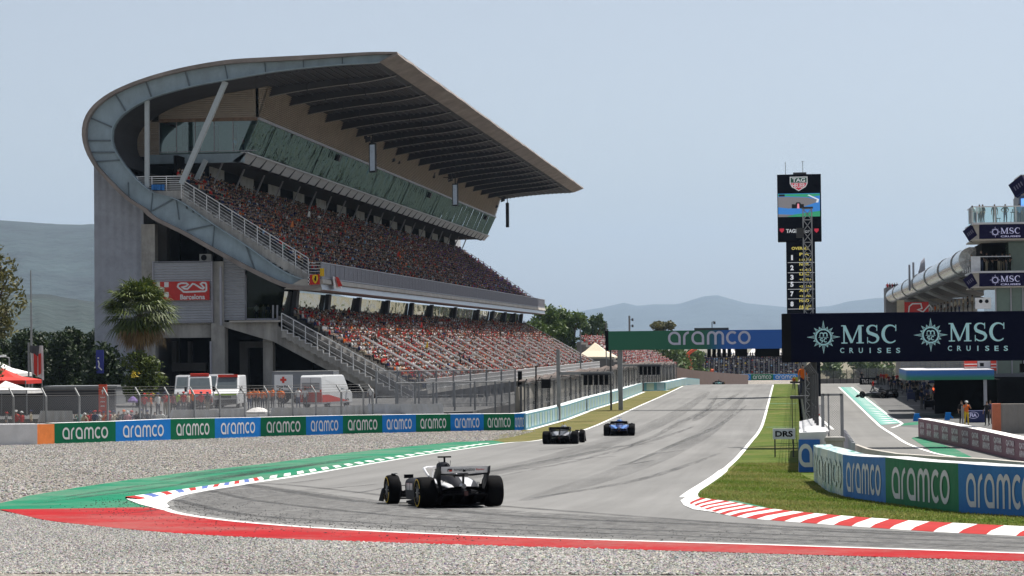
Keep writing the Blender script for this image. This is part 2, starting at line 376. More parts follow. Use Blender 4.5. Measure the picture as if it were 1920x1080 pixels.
def mat_grass(name, a, bcol, c):
    m, nt, b = _new(name); N = nt.nodes.new; L = nt.links.new; b.inputs['Roughness'].default_value = .9; b.inputs['Specular IOR Level'].default_value = .1
    tc = N('ShaderNodeTexCoord')
    n1 = N('ShaderNodeTexNoise'); n1.inputs['Scale'].default_value = .35; n1.inputs['Detail'].default_value = 7; n1.inputs['Roughness'].default_value = .7; L(tc.outputs['Object'], n1.inputs['Vector'])
    n2 = N('ShaderNodeTexNoise'); n2.inputs['Scale'].default_value = 9; n2.inputs['Detail'].default_value = 5; L(tc.outputs['Object'], n2.inputs['Vector'])
    cr = N('ShaderNodeValToRGB'); e = cr.color_ramp.elements; e[0].position = .38; e[0].color = (*a, 1); e[1].position = .66; e[1].color = (*c, 1); el = e.new(.5); el.color = (*bcol, 1); L(n1.outputs[0], cr.inputs[0])
    mr = N('ShaderNodeMapRange'); mr.inputs[1].default_value = .3; mr.inputs[2].default_value = .7; mr.inputs[3].default_value = .6; mr.inputs[4].default_value = 1.35; L(n2.outputs[0], mr.inputs[0])
    mx = N('ShaderNodeVectorMath'); mx.operation = 'SCALE'; L(cr.outputs[0], mx.inputs[0]); L(mr.outputs[0], mx.inputs['Scale']); L(mx.outputs[0], b.inputs['Base Color'])
    bp = N('ShaderNodeBump'); bp.inputs['Distance'].default_value = .05; L(n2.outputs[0], bp.inputs['Height']); L(bp.outputs[0], b.inputs['Normal'])
    MATS[name] = m; return m
M_GRAVEL = mat_gravel()
M_TRACK = mat_asphalt('track_asphalt', (.192, .190, .186), .16)
M_PIT = mat_asphalt('pit_asphalt', (.19, .187, .18), .1)
M_APRON = mat_asphalt('apron_asphalt', (.13, .13, .13), .1)
M_EARTH = mat('dry_earth', (.16, .14, .09), .95, var=.3, scale=.2)
M_GRASSR = mat_grass('infield_grass', (.055, .092, .013), (.08, .112, .018), (.15, .138, .047))
M_GRASSL = mat_grass('dry_verge_grass', (.10, .105, .03), (.13, .12, .042), (.18, .15, .066))
M_RED = mat('red_runoff_paint', (.30, .014, .017), .85, spec=.06, var=.18, scale=1.2, bump=.004, bscale=30)
M_GREEN = mat('green_runoff_paint', (.009, .165, .088), .85, spec=.08, var=.2, scale=1.5, bump=.004, bscale=30)
def dusty(m, amount, scale=7.0, col=(.25, .23, .205)):
    """fine gravel dust and scuffs lying in patches on a painted sheet"""
    nt = m.node_tree; N = nt.nodes.new; L = nt.links.new; b = nt.nodes['Principled BSDF']; src = b.inputs['Base Color'].links[0].from_socket; tc = N('ShaderNodeTexCoord')
    a = N('ShaderNodeTexNoise'); a.inputs['Scale'].default_value = scale; a.inputs['Detail'].default_value = 8; a.inputs['Roughness'].default_value = .8; c = N('ShaderNodeTexNoise'); c.inputs['Scale'].default_value = .35; c.inputs['Detail'].default_value = 5
    L(tc.outputs['Object'], a.inputs['Vector']); L(tc.outputs['Object'], c.inputs['Vector']); k = N('ShaderNodeMath'); k.operation = 'MULTIPLY'; L(a.outputs[0], k.inputs[0]); L(c.outputs[0], k.inputs[1]); r = N('ShaderNodeMapRange'); r.inputs[1].default_value = .2; r.inputs[2].default_value = .36; r.inputs[4].default_value = amount; L(k.outputs[0], r.inputs[0])
    x = N('ShaderNodeMix'); x.data_type = 'RGBA'; x.inputs['B'].default_value = (*col, 1); L(r.outputs[0], x.inputs['Factor']); L(src, x.inputs['A']); L(x.outputs['Result'], b.inputs['Base Color']); return m
dusty(M_RED, .32); dusty(M_GREEN, .38)
M_WHITE = mat('white_track_paint', (.74, .74, .72), .6, var=.09, scale=4)
M_BLUEP = mat('blue_kerb_paint', (.05, .10, .33), .6)

def ground_poly(name, pts, off, m, kind='structure', rise=0.0):
    """a sheet on the ground profile; pts are (X, Y) or world vectors, off its height above the ground"""
    bm = bmesh.new(); vs = [bm.verts.new((p[0], p[1], 0)) for p in pts]; bm.faces.new(vs)
    bmesh.ops.triangulate(bm, faces=bm.faces[:])
    ys = [p[1] for p in pts]
    for k in sorted(set(KY + list(range(40, 160, 10)))):
        if min(ys) < k < max(ys):
            bmesh.ops.bisect_plane(bm, geom=bm.verts[:]+bm.edges[:]+bm.faces[:], plane_co=(0, k, 0), plane_no=(0, 1, 0))
    for v in bm.verts: v.co.z = gz(v.co.y)+off
    bmesh.ops.recalc_face_normals(bm, faces=bm.faces)
    for f in bm.faces:
        if f.normal.z < 0: f.normal_flip()
    if rise:
        r = bmesh.ops.extrude_face_region(bm, geom=bm.faces[:])
        for g in r['geom']:
            if isinstance(g, bmesh.types.BMVert): g.co.z += rise
        bmesh.ops.recalc_face_normals(bm, faces=bm.faces)
    me = bpy.data.meshes.new(name); bm.to_mesh(me); bm.free()
    for q in (m if isinstance(m, (list, tuple)) else [m]): me.materials.append(q)
    o = bpy.data.objects.new(name, me); COL.objects.link(o)
    if kind: o['kind'] = kind
    return o
def GL(l): return [G(*p) for p in l]
def smooth_line(pts, n=6):
    """Catmull-Rom through (X, Y) points"""
    p = [Vector((q[0], q[1])) for q in pts]; out = []
    for i in range(len(p)-1):
        a = p[max(0, i-1)]; b = p[i]; c = p[i+1]; d = p[min(len(p)-1, i+2)]
        for k in range(n):
            t = k/n; out.append(.5*((2*b) + (c-a)*t + (2*a-5*b+4*c-d)*t*t + (3*b-a-3*c+d)*t**3))
    out.append(p[-1]); return out
def line_poly(name, pts, w, off, m):
    """a painted line of width w along (X, Y) points"""
    p = [Vector((q[0], q[1])) for q in pts]; L_, R_ = [], []
    for i in range(len(p)):
        d = (p[min(i+1, len(p)-1)]-p[max(i-1, 0)]).normalized(); nn = Vector((-d.y, d.x)); ww = w[i] if isinstance(w, list) else w
        L_.append(p[i]+nn*ww/2); R_.append(p[i]-nn*ww/2)
    mb = MB()
    A, B = [], []
    for a, b in zip(L_, R_):
        A.append((a.x, a.y, gz(a.y)+off)); B.append((b.x, b.y, gz(b.y)+off))
    mb.strip(A, B); o = mb.build(name, m); o['kind'] = 'structure'; return o

# base ground
xs = [-25000, -9000, -3000, -900, -300, -120, -60, -30, 0, 30, 60, 120, 300, 900, 3000, 9000, 25000]; ys = KY
V = [(x, y, gz(y)) for y in ys for x in xs]; nx = len(xs)
F_ = [(j*nx+i, j*nx+i+1, (j+1)*nx+i+1, (j+1)*nx+i) for j in range(len(ys)-1) for i in range(nx-1)]
tag(raw_mesh('ground', V, F_, M_EARTH), kind='structure')

# traced outlines (photograph pixels put on the ground profile)
LINE_L = [(1290, 722), (1245, 741), (1200, 761), (1100, 805), (1010, 826), (950, 831), (840, 847), (750, 861), (600, 886), (520, 899), (440, 911), (360, 924), (318, 934), (298, 944), (305, 953), (340, 965), (450, 980), (650, 995), (960, 1009), (1440, 1024), (1920, 1040), (2150, 1049)]
LINE_R = [(1449.5, 722), (1441, 755), (1430, 795), (1410, 826), (1385, 856), (1355, 884), (1325, 906), (1296, 925), (1280, 940), (1292, 952), (1340, 963), (1410, 974), (1610, 989), (1760, 999), (1920, 1007), (2150, 1017)]
RED_B = [(0, 957), (50, 969), (100, 979), (250, 995), (400, 1006), (650, 1017), (960, 1026.5), (1460, 1041), (1920, 1055), (2150, 1062)]
GREEN_T = [(-140, 962), (0, 944), (50, 931), (150, 914), (250, 899), (350, 886), (500, 869.5), (650, 849.5), (750, 839), (850, 829.5), (925, 826.5)]
tl = smooth_line(GL(LINE_L)); tr_ = smooth_line(GL(LINE_R))
BAR_L = [(-120, 838), (0, 835), (102, 832), (217, 828), (320, 825), (403, 822.5), (489, 818.5), (574, 816), (643, 813.5), (717, 812), (780, 810), (845, 808.5), (907, 807.5), (965, 807), (985, 806.5)]
bl = GL(BAR_L)
ground_poly('gravel_trap', [(-90, -30), (40, -30), (40, 34), (22, 36), (8, 40), (-3, 62), (-11, 90), (-17.5, 150)] + [(p.x, p.y) for p in reversed(bl)] + [(-75, 133)], .004, M_GRAVEL)
tle = [Vector((tl[0].x, 640))] + tl; tre = [Vector((tr_[0].x, 640))] + tr_
ground_poly('race_track', tle + list(reversed(tre)), .016, M_TRACK)
# left verge: from the white line to the tyre barrier
TYRE_L = [(985, 806.5), (1060, 786), (1110, 767), (1160, 752), (1204, 735), (1240, 727), (1290, 717.5)]
tyl = GL(TYRE_L)
gl_pts = [G(905, 827), G(940, 815), G(978, 807)] + tyl + [Vector((-14.6, 640, 0)), Vector((-13.5, 640, 0))] + list(tl[:31])
ground_poly('grass_verge', gl_pts, .008, M_GRASSL)
# right infield grass
WALL_R = [(1497, 886), (1530, 905), (1548, 921), (1580, 931), (1660, 944), (1798, 962), (1920, 969), (2150, 985)]
gr_pts = list(tre[:]) + [G(2150, 900)] + [Vector((4, 75)), Vector((.9, 85)), Vector((.3, 170)), Vector((.4, 340)), Vector((1, 640))]
ground_poly('infield_grass', gr_pts, .008, M_GRASSR)
# pit lane
ground_poly('pit_lane', [(40, 48), (8, 60), (2, 72), (.8, 90), (.4, 340), (1, 640), (40, 640), (60, 300), (60, 48)], .012, M_PIT)
ground_poly('pit_apron', [G(1690, 800), G(1625, 737), G(1606, 722), (19, 400), (19, 130)] , .016, M_APRON)
# T1 far away: gravel beyond the end of the straight
ground_poly('far_gravel', [(-30, 560), (6, 560), (12, 716), (-60, 716)], .012, M_GRAVEL)
ground_poly('paddock_road', [(-140, 142), (-20, 172), (-20, 640), (-140, 640)], .004, M_APRON)

# paint -----------------------------------------------------------------
ntl = len(tl)
lw = [.16]*ntl
for i in range(ntl):
    y = tl[i].y
    lw[i] = .22 if i < 48 else (.34 if i < 60 else (.42 if i < 84 else .2))
line_poly('white_edge_line', tl, lw, .022, M_WHITE)
line_poly('white_edge_line', tr_[:46], [.2 if i < 30 else .34 for i in range(46)], .022, M_WHITE)
red_top = [G(0, 956.5), G(100, 955.5), G(270, 952.5), G(303, 955.5)] + [Vector((p.x, p.y)) for p in tl[88:]]
ground_poly('red_runoff', red_top + list(reversed(smooth_line(GL(RED_B)))), .020, M_RED)
kerb_top = [G(235, 936), G(300, 927.5), G(400, 913), G(450, 904.5), G(490, 897.5)]
teeth_top = [G(590, 881), G(700, 863.5), G(800, 848), G(900, 833)]
ground_poly('green_runoff', GL(GREEN_T) + [G(935, 828)] + [Vector((p.x, p.y)) for p in tl[30:62]] + [G(400, 917), G(318, 930), G(262, 945), G(278, 952), G(100, 955.5), G(0, 956.5), G(-140, 985)], .012, M_GREEN)
# white apex wedge and its striped kerb
ground_poly('white_apex_paint', [G(237, 936.5), G(300, 929), G(400, 915), G(490, 902), G(500, 902.5), G(360, 924), G(318, 934), G(298, 944), G(305, 953), G(340, 965), G(300, 957), G(262, 947)], .026, M_WHITE)
def striped_kerb(name, A, B, n, mats, rise, slant=0.0, label=None):
    """A outer and B inner edge as (X, Y) polylines; n alternating painted blocks in one kerb mesh"""
    def at(L, t):
        d = [0]
        for a, b in zip(L, L[1:]): d.append(d[-1]+math.hypot(b[0]-a[0], b[1]-a[1]))
        s = max(0, min(1, t))*d[-1]
        for i in range(len(L)-1):
            if s <= d[i+1] or i == len(L)-2:
                k = (s-d[i])/max(1e-6, d[i+1]-d[i]); return (lerp(L[i][0], L[i+1][0], k), lerp(L[i][1], L[i+1][1], k))
    mb = MB()
    for i in range(n):
        t0, t1 = i/n, (i+1)/n; sub = 3
        for j in range(sub):
            a0 = at(A, lerp(t0, t1, j/sub)+slant); a1 = at(A, lerp(t0, t1, (j+1)/sub)+slant); b0 = at(B, lerp(t0, t1, j/sub)); b1 = at(B, lerp(t0, t1, (j+1)/sub))
            g = lambda p, h: (p[0], p[1], gz(p[1])+h)
            mid0 = (lerp(b0[0], a0[0], .25), lerp(b0[1], a0[1], .25)); mid1 = (lerp(b1[0], a1[0], .25), lerp(b1[1], a1[1], .25))
            mb.quad(g(b0, .02), g(b1, .02), g(mid1, .02+rise*.6), g(mid0, .02+rise*.6), i % len(mats))
            mb.quad(g(mid0, .02+rise*.6), g(mid1, .02+rise*.6), g(a1, .02+rise), g(a0, .02+rise), i % len(mats))
            mb.quad(g(a0, .02+rise), g(a1, .02+rise), g(a1, 0), g(a0, 0), i % len(mats))
    o = mb.build(name, mats); o['kind'] = 'structure'; return o
M_KRED = mat('red_kerb_paint', (.36, .025, .022), .7, spec=.1, var=.15, scale=3); M_KWHITE = mat('white_kerb_paint', (.72, .71, .69), .55, var=.12, scale=3)
striped_kerb('kerb', kerb_top, [G(262, 938.5), G(318, 929), G(400, 915), G(450, 907), G(495, 900)], 22, [M_KRED, M_KWHITE, M_BLUEP, M_KWHITE], .05, .0)
striped_kerb('kerb', [G(490, 897.5)] + teeth_top, [G(505, 898.5), G(600, 882.5), G(750, 858), G(840, 844.5), G(925, 831)], 44, [M_KWHITE, M_GREEN], .03, .03)
KT = smooth_line(GL([(1300, 937), (1335, 942), (1372, 947), (1435, 959), (1560, 972.5), (1710, 984), (1910, 995), (2150, 1006)]))
KB = smooth_line(GL([(1287, 945), (1315, 956), (1345, 963.5), (1410, 974), (1610, 989.5), (1760, 999.5), (1920, 1007.5), (2150, 1018)]))
striped_kerb('kerb', KT, KB, 33, [M_KWHITE, M_KRED], .06, .012)
ground_poly('white_apex_paint', [G(1276, 940), G(1296, 925), G(1318, 914), G(1308, 928), G(1312, 938), G(1298, 944), G(1318, 956), G(1345, 963), G(1300, 957), G(1282, 949)], .028, M_WHITE)
ground_poly('green_runoff', [G(1362, 942.5), G(1378, 943), G(1440, 957), G(1432, 958.5)], .06, M_GREEN)
for a, b in (((1437, 801.5), (1493, 801.5)), ((1444, 757), (1494, 757))):
    line_poly('green_cross_line', [G(*a), G(*b)], .5, .022, mat('mint_line_paint', (.16, .33, .24), .6))
line_poly('start_line', [G(1172, 748), G(1435, 748)], .35, .022, mat('dark_line_paint', (.13, .13, .135), .7))
# pit lane paint
M_MINT = mat('mint_paint', (.10, .31, .26), .65, var=.12, scale=1)
gp = [G(1575, 726), G(1600, 726), G(1688, 794), G(1652, 797)]
ground_poly('green_pit_stripe', gp, .020, M_MINT)
for i in range(30):
    t = (i+.5)/30; t = t**1.0; a = gp[0].lerp(gp[3], t); b = gp[1].lerp(gp[2], t)
    p0 = a.lerp(b, .28); p1 = a.lerp(b, .78)
    line_poly('white_pit_dash', [p0, p1], .75, .026, M_WHITE)
for L_ in ([(1573, 726), (1649, 799), (1672, 814), (1700, 832), (1750, 850), (1790, 857)], [(1597, 726), (1660, 775), (1688, 792), (1688, 797), (1672, 803)], [(1532, 780), (1555, 800), (1562, 806)]):
    line_poly('white_pit_line', smooth_line(GL(L_)), .22, .028, M_WHITE)
ground_poly('green_pit_paint', [G(1688, 795), G(1722, 791), G(1722, 797), G(1686, 798.5)], .022, M_GREEN)
ground_poly('green_pit_paint', [G(1709, 822), G(1722, 819), G(1790, 842), G(1822, 858), G(1790, 858), G(1752, 850)], .022, M_GREEN)
for y, x0, x1 in ((745, 1640, 1700), (761, 1684, 1745), (779, 1712, 1775)):
    line_poly('white_pit_box_line', [G(x0, y), G(x1, y-1)], .3, .030, M_WHITE)
ground_poly('pit_box_apron', [G(1625, 741.5), G(1700, 741), (15.5, 250), (15.5, 300)], .018, M_APRON)

# rubber: soft dark bands laid by the cars along the corner and the straight
def mat_rubber(name, alpha, stretch=(1, 1, 1), lo=.35):
    m, nt, b = _new(name); N = nt.nodes.new; L = nt.links.new; b.inputs['Base Color'].default_value = (.035, .035, .037, 1); b.inputs['Roughness'].default_value = .75
    tc = N('ShaderNodeTexCoord'); mp = N('ShaderNodeMapping'); mp.inputs['Scale'].default_value = stretch; L(tc.outputs['Object'], mp.inputs[0])
    nz = N('ShaderNodeTexNoise'); nz.inputs['Scale'].default_value = 1.3; nz.inputs['Detail'].default_value = 8; nz.inputs['Roughness'].default_value = .75; L(mp.outputs[0], nz.inputs['Vector'])
    mr = N('ShaderNodeMapRange'); mr.inputs[1].default_value = lo; mr.inputs[2].default_value = .75; mr.inputs[3].default_value = 0; mr.inputs[4].default_value = alpha; L(nz.outputs[0], mr.inputs[0])
    tr = N('ShaderNodeBsdfTransparent'); mx = N('ShaderNodeMixShader'); L(mr.outputs[0], mx.inputs[0]); L(tr.outputs[0], mx.inputs[1]); L(b.outputs[0], mx.inputs[2]); L(mx.outputs[0], nt.nodes['Material Output'].inputs[0])
    MATS[name] = m; return m
MR1 = mat_rubber('rubber_band', .7, (.5, .5, 1), .3); MR2 = mat_rubber('rubber_streak', .6, (2.0, .12, 1), .36); MR3 = mat_rubber('rubber_dust', .85, (3, 3, 1), .40)
MR4 = mat_rubber('rubber_line', .30, (1.2, .05, 1), .25)
for L_, w in (([(430, 905), (560, 925), (760, 950), (980, 970), (1300, 985), (1600, 1000), (1960, 1012)], .5), ([(380, 918), (520, 945), (760, 970), (1060, 990), (1400, 1002), (1960, 1022)], .28),
              ([(330, 938), (450, 965), (700, 983), (1000, 997), (1400, 1011), (1960, 1030)], .3), ([(470, 906), (560, 912), (720, 930), (1000, 955), (1400, 985), (1700, 1000), (1960, 1008)], .35)):
    line_poly('rubber_band', smooth_line(GL(L_)), w, .0205, MR1)
ground_poly('rubber_dust', [G(445, 903), G(520, 915), G(700, 938), G(1000, 962), G(1920, 1010), G(1920, 1036), G(960, 1005), G(450, 977), G(330, 955), G(325, 940)], .0195, MR3)
for L_, w in (([(300, 902), (380, 889), (470, 878), (560, 871)], .9), ([(340, 908), (420, 894), (500, 882), (590, 872)], 1.0), ([(380, 906), (450, 892), (530, 880), (640, 866)], .8), ([(430, 896), (520, 882), (620, 866), (700, 856)], .7), ([(60, 945), (180, 930), (300, 915), (400, 899)], .35), ([(90, 938), (220, 918), (330, 903)], .3), ([(120, 968), (260, 962), (330, 950)], .25)):
    q_ = smooth_line(GL(L_)); line_poly('rubber_streak', q_, [max(.02, w*math.sin(math.pi*(i+.5)/len(q_))**.8) for i in range(len(q_))], .0225, MR3)
for L_, w in (([(1385, 738), (1330, 770), (1300, 790)], .9), ([(1345, 742), (1322, 770), (1262, 800), (1150, 850)], .6), ([(1300, 800), (1200, 830), (1000, 870), (800, 905)], .6),
              ([(1400, 760), (1360, 790), (1300, 820), (1180, 870)], .5), ([(1250, 820), (1100, 860), (900, 900)], .35), ([(1350, 850), (1200, 900), (1000, 935)], .4)):
    q_ = smooth_line(GL(L_)); line_poly('rubber_streak', q_, [max(.02, w*math.sin(math.pi*(i+.5)/len(q_))**.6) for i in range(len(q_))], .0205, MR2)
for L_, w in (([(1330, 735), (1270, 775), (1180, 815), (1060, 855), (900, 890), (760, 915)], 1.4), ([(1400, 740), (1340, 800), (1250, 850), (1120, 900), (980, 940)], 1.0)):
    q_ = smooth_line(GL(L_)); line_poly('rubber_streak', q_, [max(.02, w*1.4*math.sin(math.pi*(i+.5)/len(q_))**.6) for i in range(len(q_))], .0200, MR4)
for (x, y, L_, w) in [(1160, 838, 130, .1), (1240, 850, 90, .08), (1080, 862, 150, .1), (1190, 870, 70, .09), (980, 880, 120, .08), (1050, 842, 80, .1), (640, 915, 130, .09), (560, 905, 90, .08), (690, 922, 60, .08)]:
    a = G(x-L_/2, y+4); b = G(x, y); c = G(x+L_/2, y-6); line_poly('rubber_streak', smooth_line([a, b, c]), w*2.0, .021, MR1)

# loose stones in the near gravel (nobody could count them)
def stones(name, n, region, size, m, zoff=.004, flat=.6):
    pts = []
    rr = RNG
    while len(pts) < n:
        X = rr.uniform(region[0], region[1], n); Y = rr.uniform(region[2], region[3], n); ok = region[4](X, Y)
        pts += list(zip(X[ok], Y[ok]))
    pts = np.array(pts[:n]); oct_ = np.array([(1,0,0),(-1,0,0),(0,1,0),(0,-1,0),(0,0,1),(0,0,-1)], float); fo = np.array([(0,2,4),(2,1,4),(1,3,4),(3,0,4),(2,0,5),(1,2,5),(3,1,5),(0,3,5)])
    lf_ = .5+.25*(np.sin(pts[:, 0]*.55+pts[:, 1]*.31)+np.sin(pts[:, 0]*.23-pts[:, 1]*.47+1.3)*np.sin(pts[:, 0]*1.1+2)); s = (rr.uniform(size[0], size[1], n)*(.75+.5*lf_))[:, None, None]; V = oct_[None]*s*rr.uniform(.6, 1.3, (n, 6, 1)); V[:, :, 2] *= flat
    th = rr.uniform(0, 6.28, n); tl_ = rr.uniform(-.6, .6, n); c, sn = np.cos(tl_)[:, None], np.sin(tl_)[:, None]
    x, z = V[:, :, 0]*c - V[:, :, 2]*sn, V[:, :, 0]*sn + V[:, :, 2]*c
    c, sn = np.cos(th)[:, None], np.sin(th)[:, None]; X2 = x*c - V[:, :, 1]*sn; Y2 = x*sn + V[:, :, 1]*c
    Z0 = np.interp(pts[:, 1], KY, KZ)+zoff
    V = np.stack([X2+pts[:, 0:1], Y2+pts[:, 1:2], z+Z0[:, None]+s[:, :, 0]*.25], -1).reshape(-1, 3)
    Fc = (fo[None]+(np.arange(n)*6)[:, None, None]).reshape(-1, 3)
    g = np.clip(rr.beta(1.6, 1.9, n)*(.84+.3*lf_), 0, 1)[:, None]; col = .12 + .40*g*np.array([[1.0, .94, .86]]) + rr.normal(0, .02, (n, 3)); col = np.clip(np.repeat(col, 6, 0), .03, .8)
    return tag(raw_mesh(name, V, Fc, m, cols=col), kind='stuff')
rb = [(p.x, p.y) for p in smooth_line(GL(RED_B))]; rbx = np.array([p[0] for p in rb]); rby = np.array([p[1] for p in rb]); od = np.argsort(rbx)
gbx = np.array([G(*p).x for p in GREEN_T]); gby = np.array([G(*p).y for p in GREEN_T])
M_STONE = mat_attr('loose_stone', 'Col', .9, .15)
stones('gravel_stones', 130000, (-19, 8, 27.5, 50, lambda X, Y: (Y < np.interp(X, rbx[od], rby[od])-.05) & (X > -.37*Y-1) & (X < .1*Y+1)), (.014, .034), M_STONE)
blx = np.array([p.x for p in bl]); bly = np.array([p.y for p in bl]); oy = np.argsort(gby)
def far_gravel_region(X, Y):
    top = np.where(X < blx.max(), np.interp(X, blx, bly), 162); edge = np.interp(Y, gby[oy], gbx[oy]); return (Y < top-.3) & (Y > gby[1]) & (X < edge-.1)
stones('gravel_stones', 110000, (-62, -12, 44, 170, far_gravel_region), (.022, .055), M_STONE)
# marbles of rubber off the racing line
def near_line(X, Y):
    q = np.array([(p.x, p.y) for p in tl[60:]]); d = np.min(np.hypot(X[:, None]-q[None, :, 0], Y[:, None]-q[None, :, 1]), 1); return (d < 3.0) & (RNG.uniform(0, 1, len(X)) < np.exp(-((d-.9)/.9)**2))
st = stones('rubber_marbles', 1500, (-19, 8, 36, 66, near_line), (.007, .022), mat('rubber_marble', (.025, .025, .026), .9), .016, .5)
st2 = stones('rubber_marbles', 700, (-19, 6, 38, 60, lambda X, Y: near_line(X-1.2, Y-1.5)), (.007, .018), MATS['rubber_marble'], .016, .5)

# grass blades, near infield only
def blades(name, n, region, h, m, c0, c1):
    X = RNG.uniform(region[0], region[1], n*3); Y = RNG.uniform(region[2], region[3], n*3); ok = region[4](X, Y); X, Y = X[ok][:n], Y[ok][:n]; n = len(X)
    Z = np.interp(Y, KY, KZ)+.008; hh = RNG.uniform(*h, n); th = RNG.uniform(0, 6.28, n); w = .014; lx, ly = RNG.normal(0, .45, n)*hh, RNG.normal(0, .45, n)*hh
    A = np.stack([X-np.cos(th)*w, Y-np.sin(th)*w, Z], -1); B = np.stack([X+np.cos(th)*w, Y+np.sin(th)*w, Z], -1); C = np.stack([X+lx, Y+ly, Z+hh], -1)
    V = np.stack([A, B, C], 1).reshape(-1, 3); F = np.arange(n*3).reshape(-1, 3)
    k = np.clip(.5+.5*np.sin(X*1.3+Y*.7)*np.sin(Y*.35-X*.4)+RNG.normal(0, .22, n), 0, 1)[:, None]; col = np.array(c0)*(1-k)+np.array(c1)*k
    return tag(raw_mesh(name, V, F, m, cols=np.repeat(col, 3, 0)), kind='stuff')
M_BLADE = mat_attr('grass_blade', 'Col', .8, .1); _t = M_BLADE.node_tree; _tb = _t.nodes.new('ShaderNodeBsdfTranslucent'); _mx = _t.nodes.new('ShaderNodeMixShader'); _mx.inputs[0].default_value = .45
_t.links.new([q for q in _t.nodes if q.type == 'VERTEX_COLOR'][0].outputs[0], _tb.inputs[0]); _t.links.new(_t.nodes['Principled BSDF'].outputs[0], _mx.inputs[1]); _t.links.new(_tb.outputs[0], _mx.inputs[2]); _t.links.new(_mx.outputs[0], _t.nodes['Material Output'].inputs[0])
trx = np.array([p.x for p in tr_]); try_ = np.array([p.y for p in tr_])
def in_grass(X, Y):
    k = len(tr_); i0 = int(np.argmin(trx + (try_ > 70)*9)) 
    edge_low = np.interp(X, [p.x for p in KT], [p.y for p in KT])           # kerb back edge
    left = np.interp(Y, [p.y for p in reversed(tr_[:46])], [p.x for p in reversed(tr_[:46])])
    wl = GL(WALL_R); wy = np.interp(X, [p.x for p in wl], [p.y for p in wl]); wy = np.where(X < wl[0].x, 95, wy)
    return (X > left+.25) & (Y > edge_low+.1) & (Y < wy)
blades('grass_blades', 60000, (-6, 9, 42, 95, in_grass), (.015, .05), M_BLADE, (.12, .19, .025), (.30, .27, .10))

# hills
def hill(name, Y0, depth, pts, m, seed, rough=8):
    """a ridge whose crest passes through pixels pts (seen from the camera) at distance Y0"""
    rs = np.random.default_rng(seed); c = [P(x, y, Y0) for x, y in pts]; cx = np.array([p.x for p in c]); cz = np.array([p.z for p in c])
    nx_ = 160; X = np.linspace(cx.min(), cx.max(), nx_); Z = np.interp(X, cx, cz); rows = 12; V = []
    ph = rs.uniform(0, 6.28, 12)
    for j in range(rows+8):
        t = j/rows; y = Y0-depth*(1-t) if j <= rows else Y0+depth*(t-1)
        s = (math.sin(min(t, 2-t)*math.pi/2))**1.15
        for i in range(nx_):
            n = sum(math.sin(X[i]*f/Y0*40+ph[k]+t*5*(k % 3))*1/(1+k) for k, f in enumerate((1.3, 2.7, 5.1, 9.7, 17.0, 31.0)))
            V.append((X[i]*(y/Y0), y, -10 + (Z[i]+10)*s + n*rough*(1-t if t < 1 else .3)*s))
    F = [(j*nx_+i, j*nx_+i+1, (j+1)*nx_+i+1, (j+1)*nx_+i) for j in range(rows+7) for i in range(nx_-1)]
    return tag(raw_mesh(name, V, F, m, smooth=True), kind='structure')
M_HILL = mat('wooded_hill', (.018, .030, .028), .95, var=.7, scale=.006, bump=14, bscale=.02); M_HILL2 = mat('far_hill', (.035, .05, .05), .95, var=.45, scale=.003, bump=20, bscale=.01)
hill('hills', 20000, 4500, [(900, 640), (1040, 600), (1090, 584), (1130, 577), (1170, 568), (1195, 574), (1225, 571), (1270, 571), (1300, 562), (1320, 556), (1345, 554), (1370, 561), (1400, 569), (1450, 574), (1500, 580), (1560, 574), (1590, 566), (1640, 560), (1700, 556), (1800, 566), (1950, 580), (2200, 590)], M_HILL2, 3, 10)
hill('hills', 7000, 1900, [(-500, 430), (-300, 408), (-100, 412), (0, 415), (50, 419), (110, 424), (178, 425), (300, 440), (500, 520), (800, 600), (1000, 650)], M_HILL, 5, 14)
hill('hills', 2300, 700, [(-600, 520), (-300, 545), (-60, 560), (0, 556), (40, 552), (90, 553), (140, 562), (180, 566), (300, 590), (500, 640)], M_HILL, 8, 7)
# ================================================================ THE GRANDSTAND
Y0 = 225.0                                                      # plane of the near gable
M_GABLE = mat('blue_grey_steel', (.30, .385, .44), .55, var=.15, scale=.8, stretch=(1, 1, .3))
M_RIM = mat('weathered_rim', (.25, .215, .195), .7, var=.28, scale=.5, stretch=(1, .6, 1))
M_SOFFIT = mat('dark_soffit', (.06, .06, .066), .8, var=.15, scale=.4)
M_RIB = mat('dark_steel_rib', (.055, .057, .07), .6, var=.1, scale=.6)
M_RIBEDGE = mat('pale_rib_flange', (.30, .29, .28), .6)
M_SLAT = mat('tan_slats', (.48, .40, .32), .65, var=.12, scale=.5)
M_SLATB = mat('slat_shadow_gap', (.10, .085, .07), .8)
M_STAIN = None
M_SIDE = mat_ribbed('tan_ribbed_cladding', (.36, .305, .255), 'Z', .22, .05, .65)
M_CONC = mat('raw_concrete', (.37, .355, .33), .85, var=.34, scale=.9, stretch=(1, 1, .14), bump=.01, bscale=6)
M_CONCD = mat('dark_concrete', (.16, .155, .15), .9, var=.2, scale=.4)
M_CONCL = mat('pale_concrete', (.42, .39, .35), .85, var=.15, scale=.5, bump=.01, bscale=5)
M_TOWER = mat_ribbed('grey_corrugated', (.34, .36, .41), 'X', .8, .05, .7)
for _m, _a in ((M_TOWER, .22), (M_CONC, .35), (M_GABLE, .2)): dusty(_m, _a, 1.5, (.10, .095, .09))
M_LOUV = mat_ribbed('grey_louvre', (.36, .37, .40), 'Z', .26, .06, .5)
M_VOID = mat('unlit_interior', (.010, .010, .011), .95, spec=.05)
M_RAILW = mat('white_rail', (.66, .66, .66), .45, var=.06)
M_RAILG = mat('grey_rail', (.36, .36, .40), .5, var=.08)
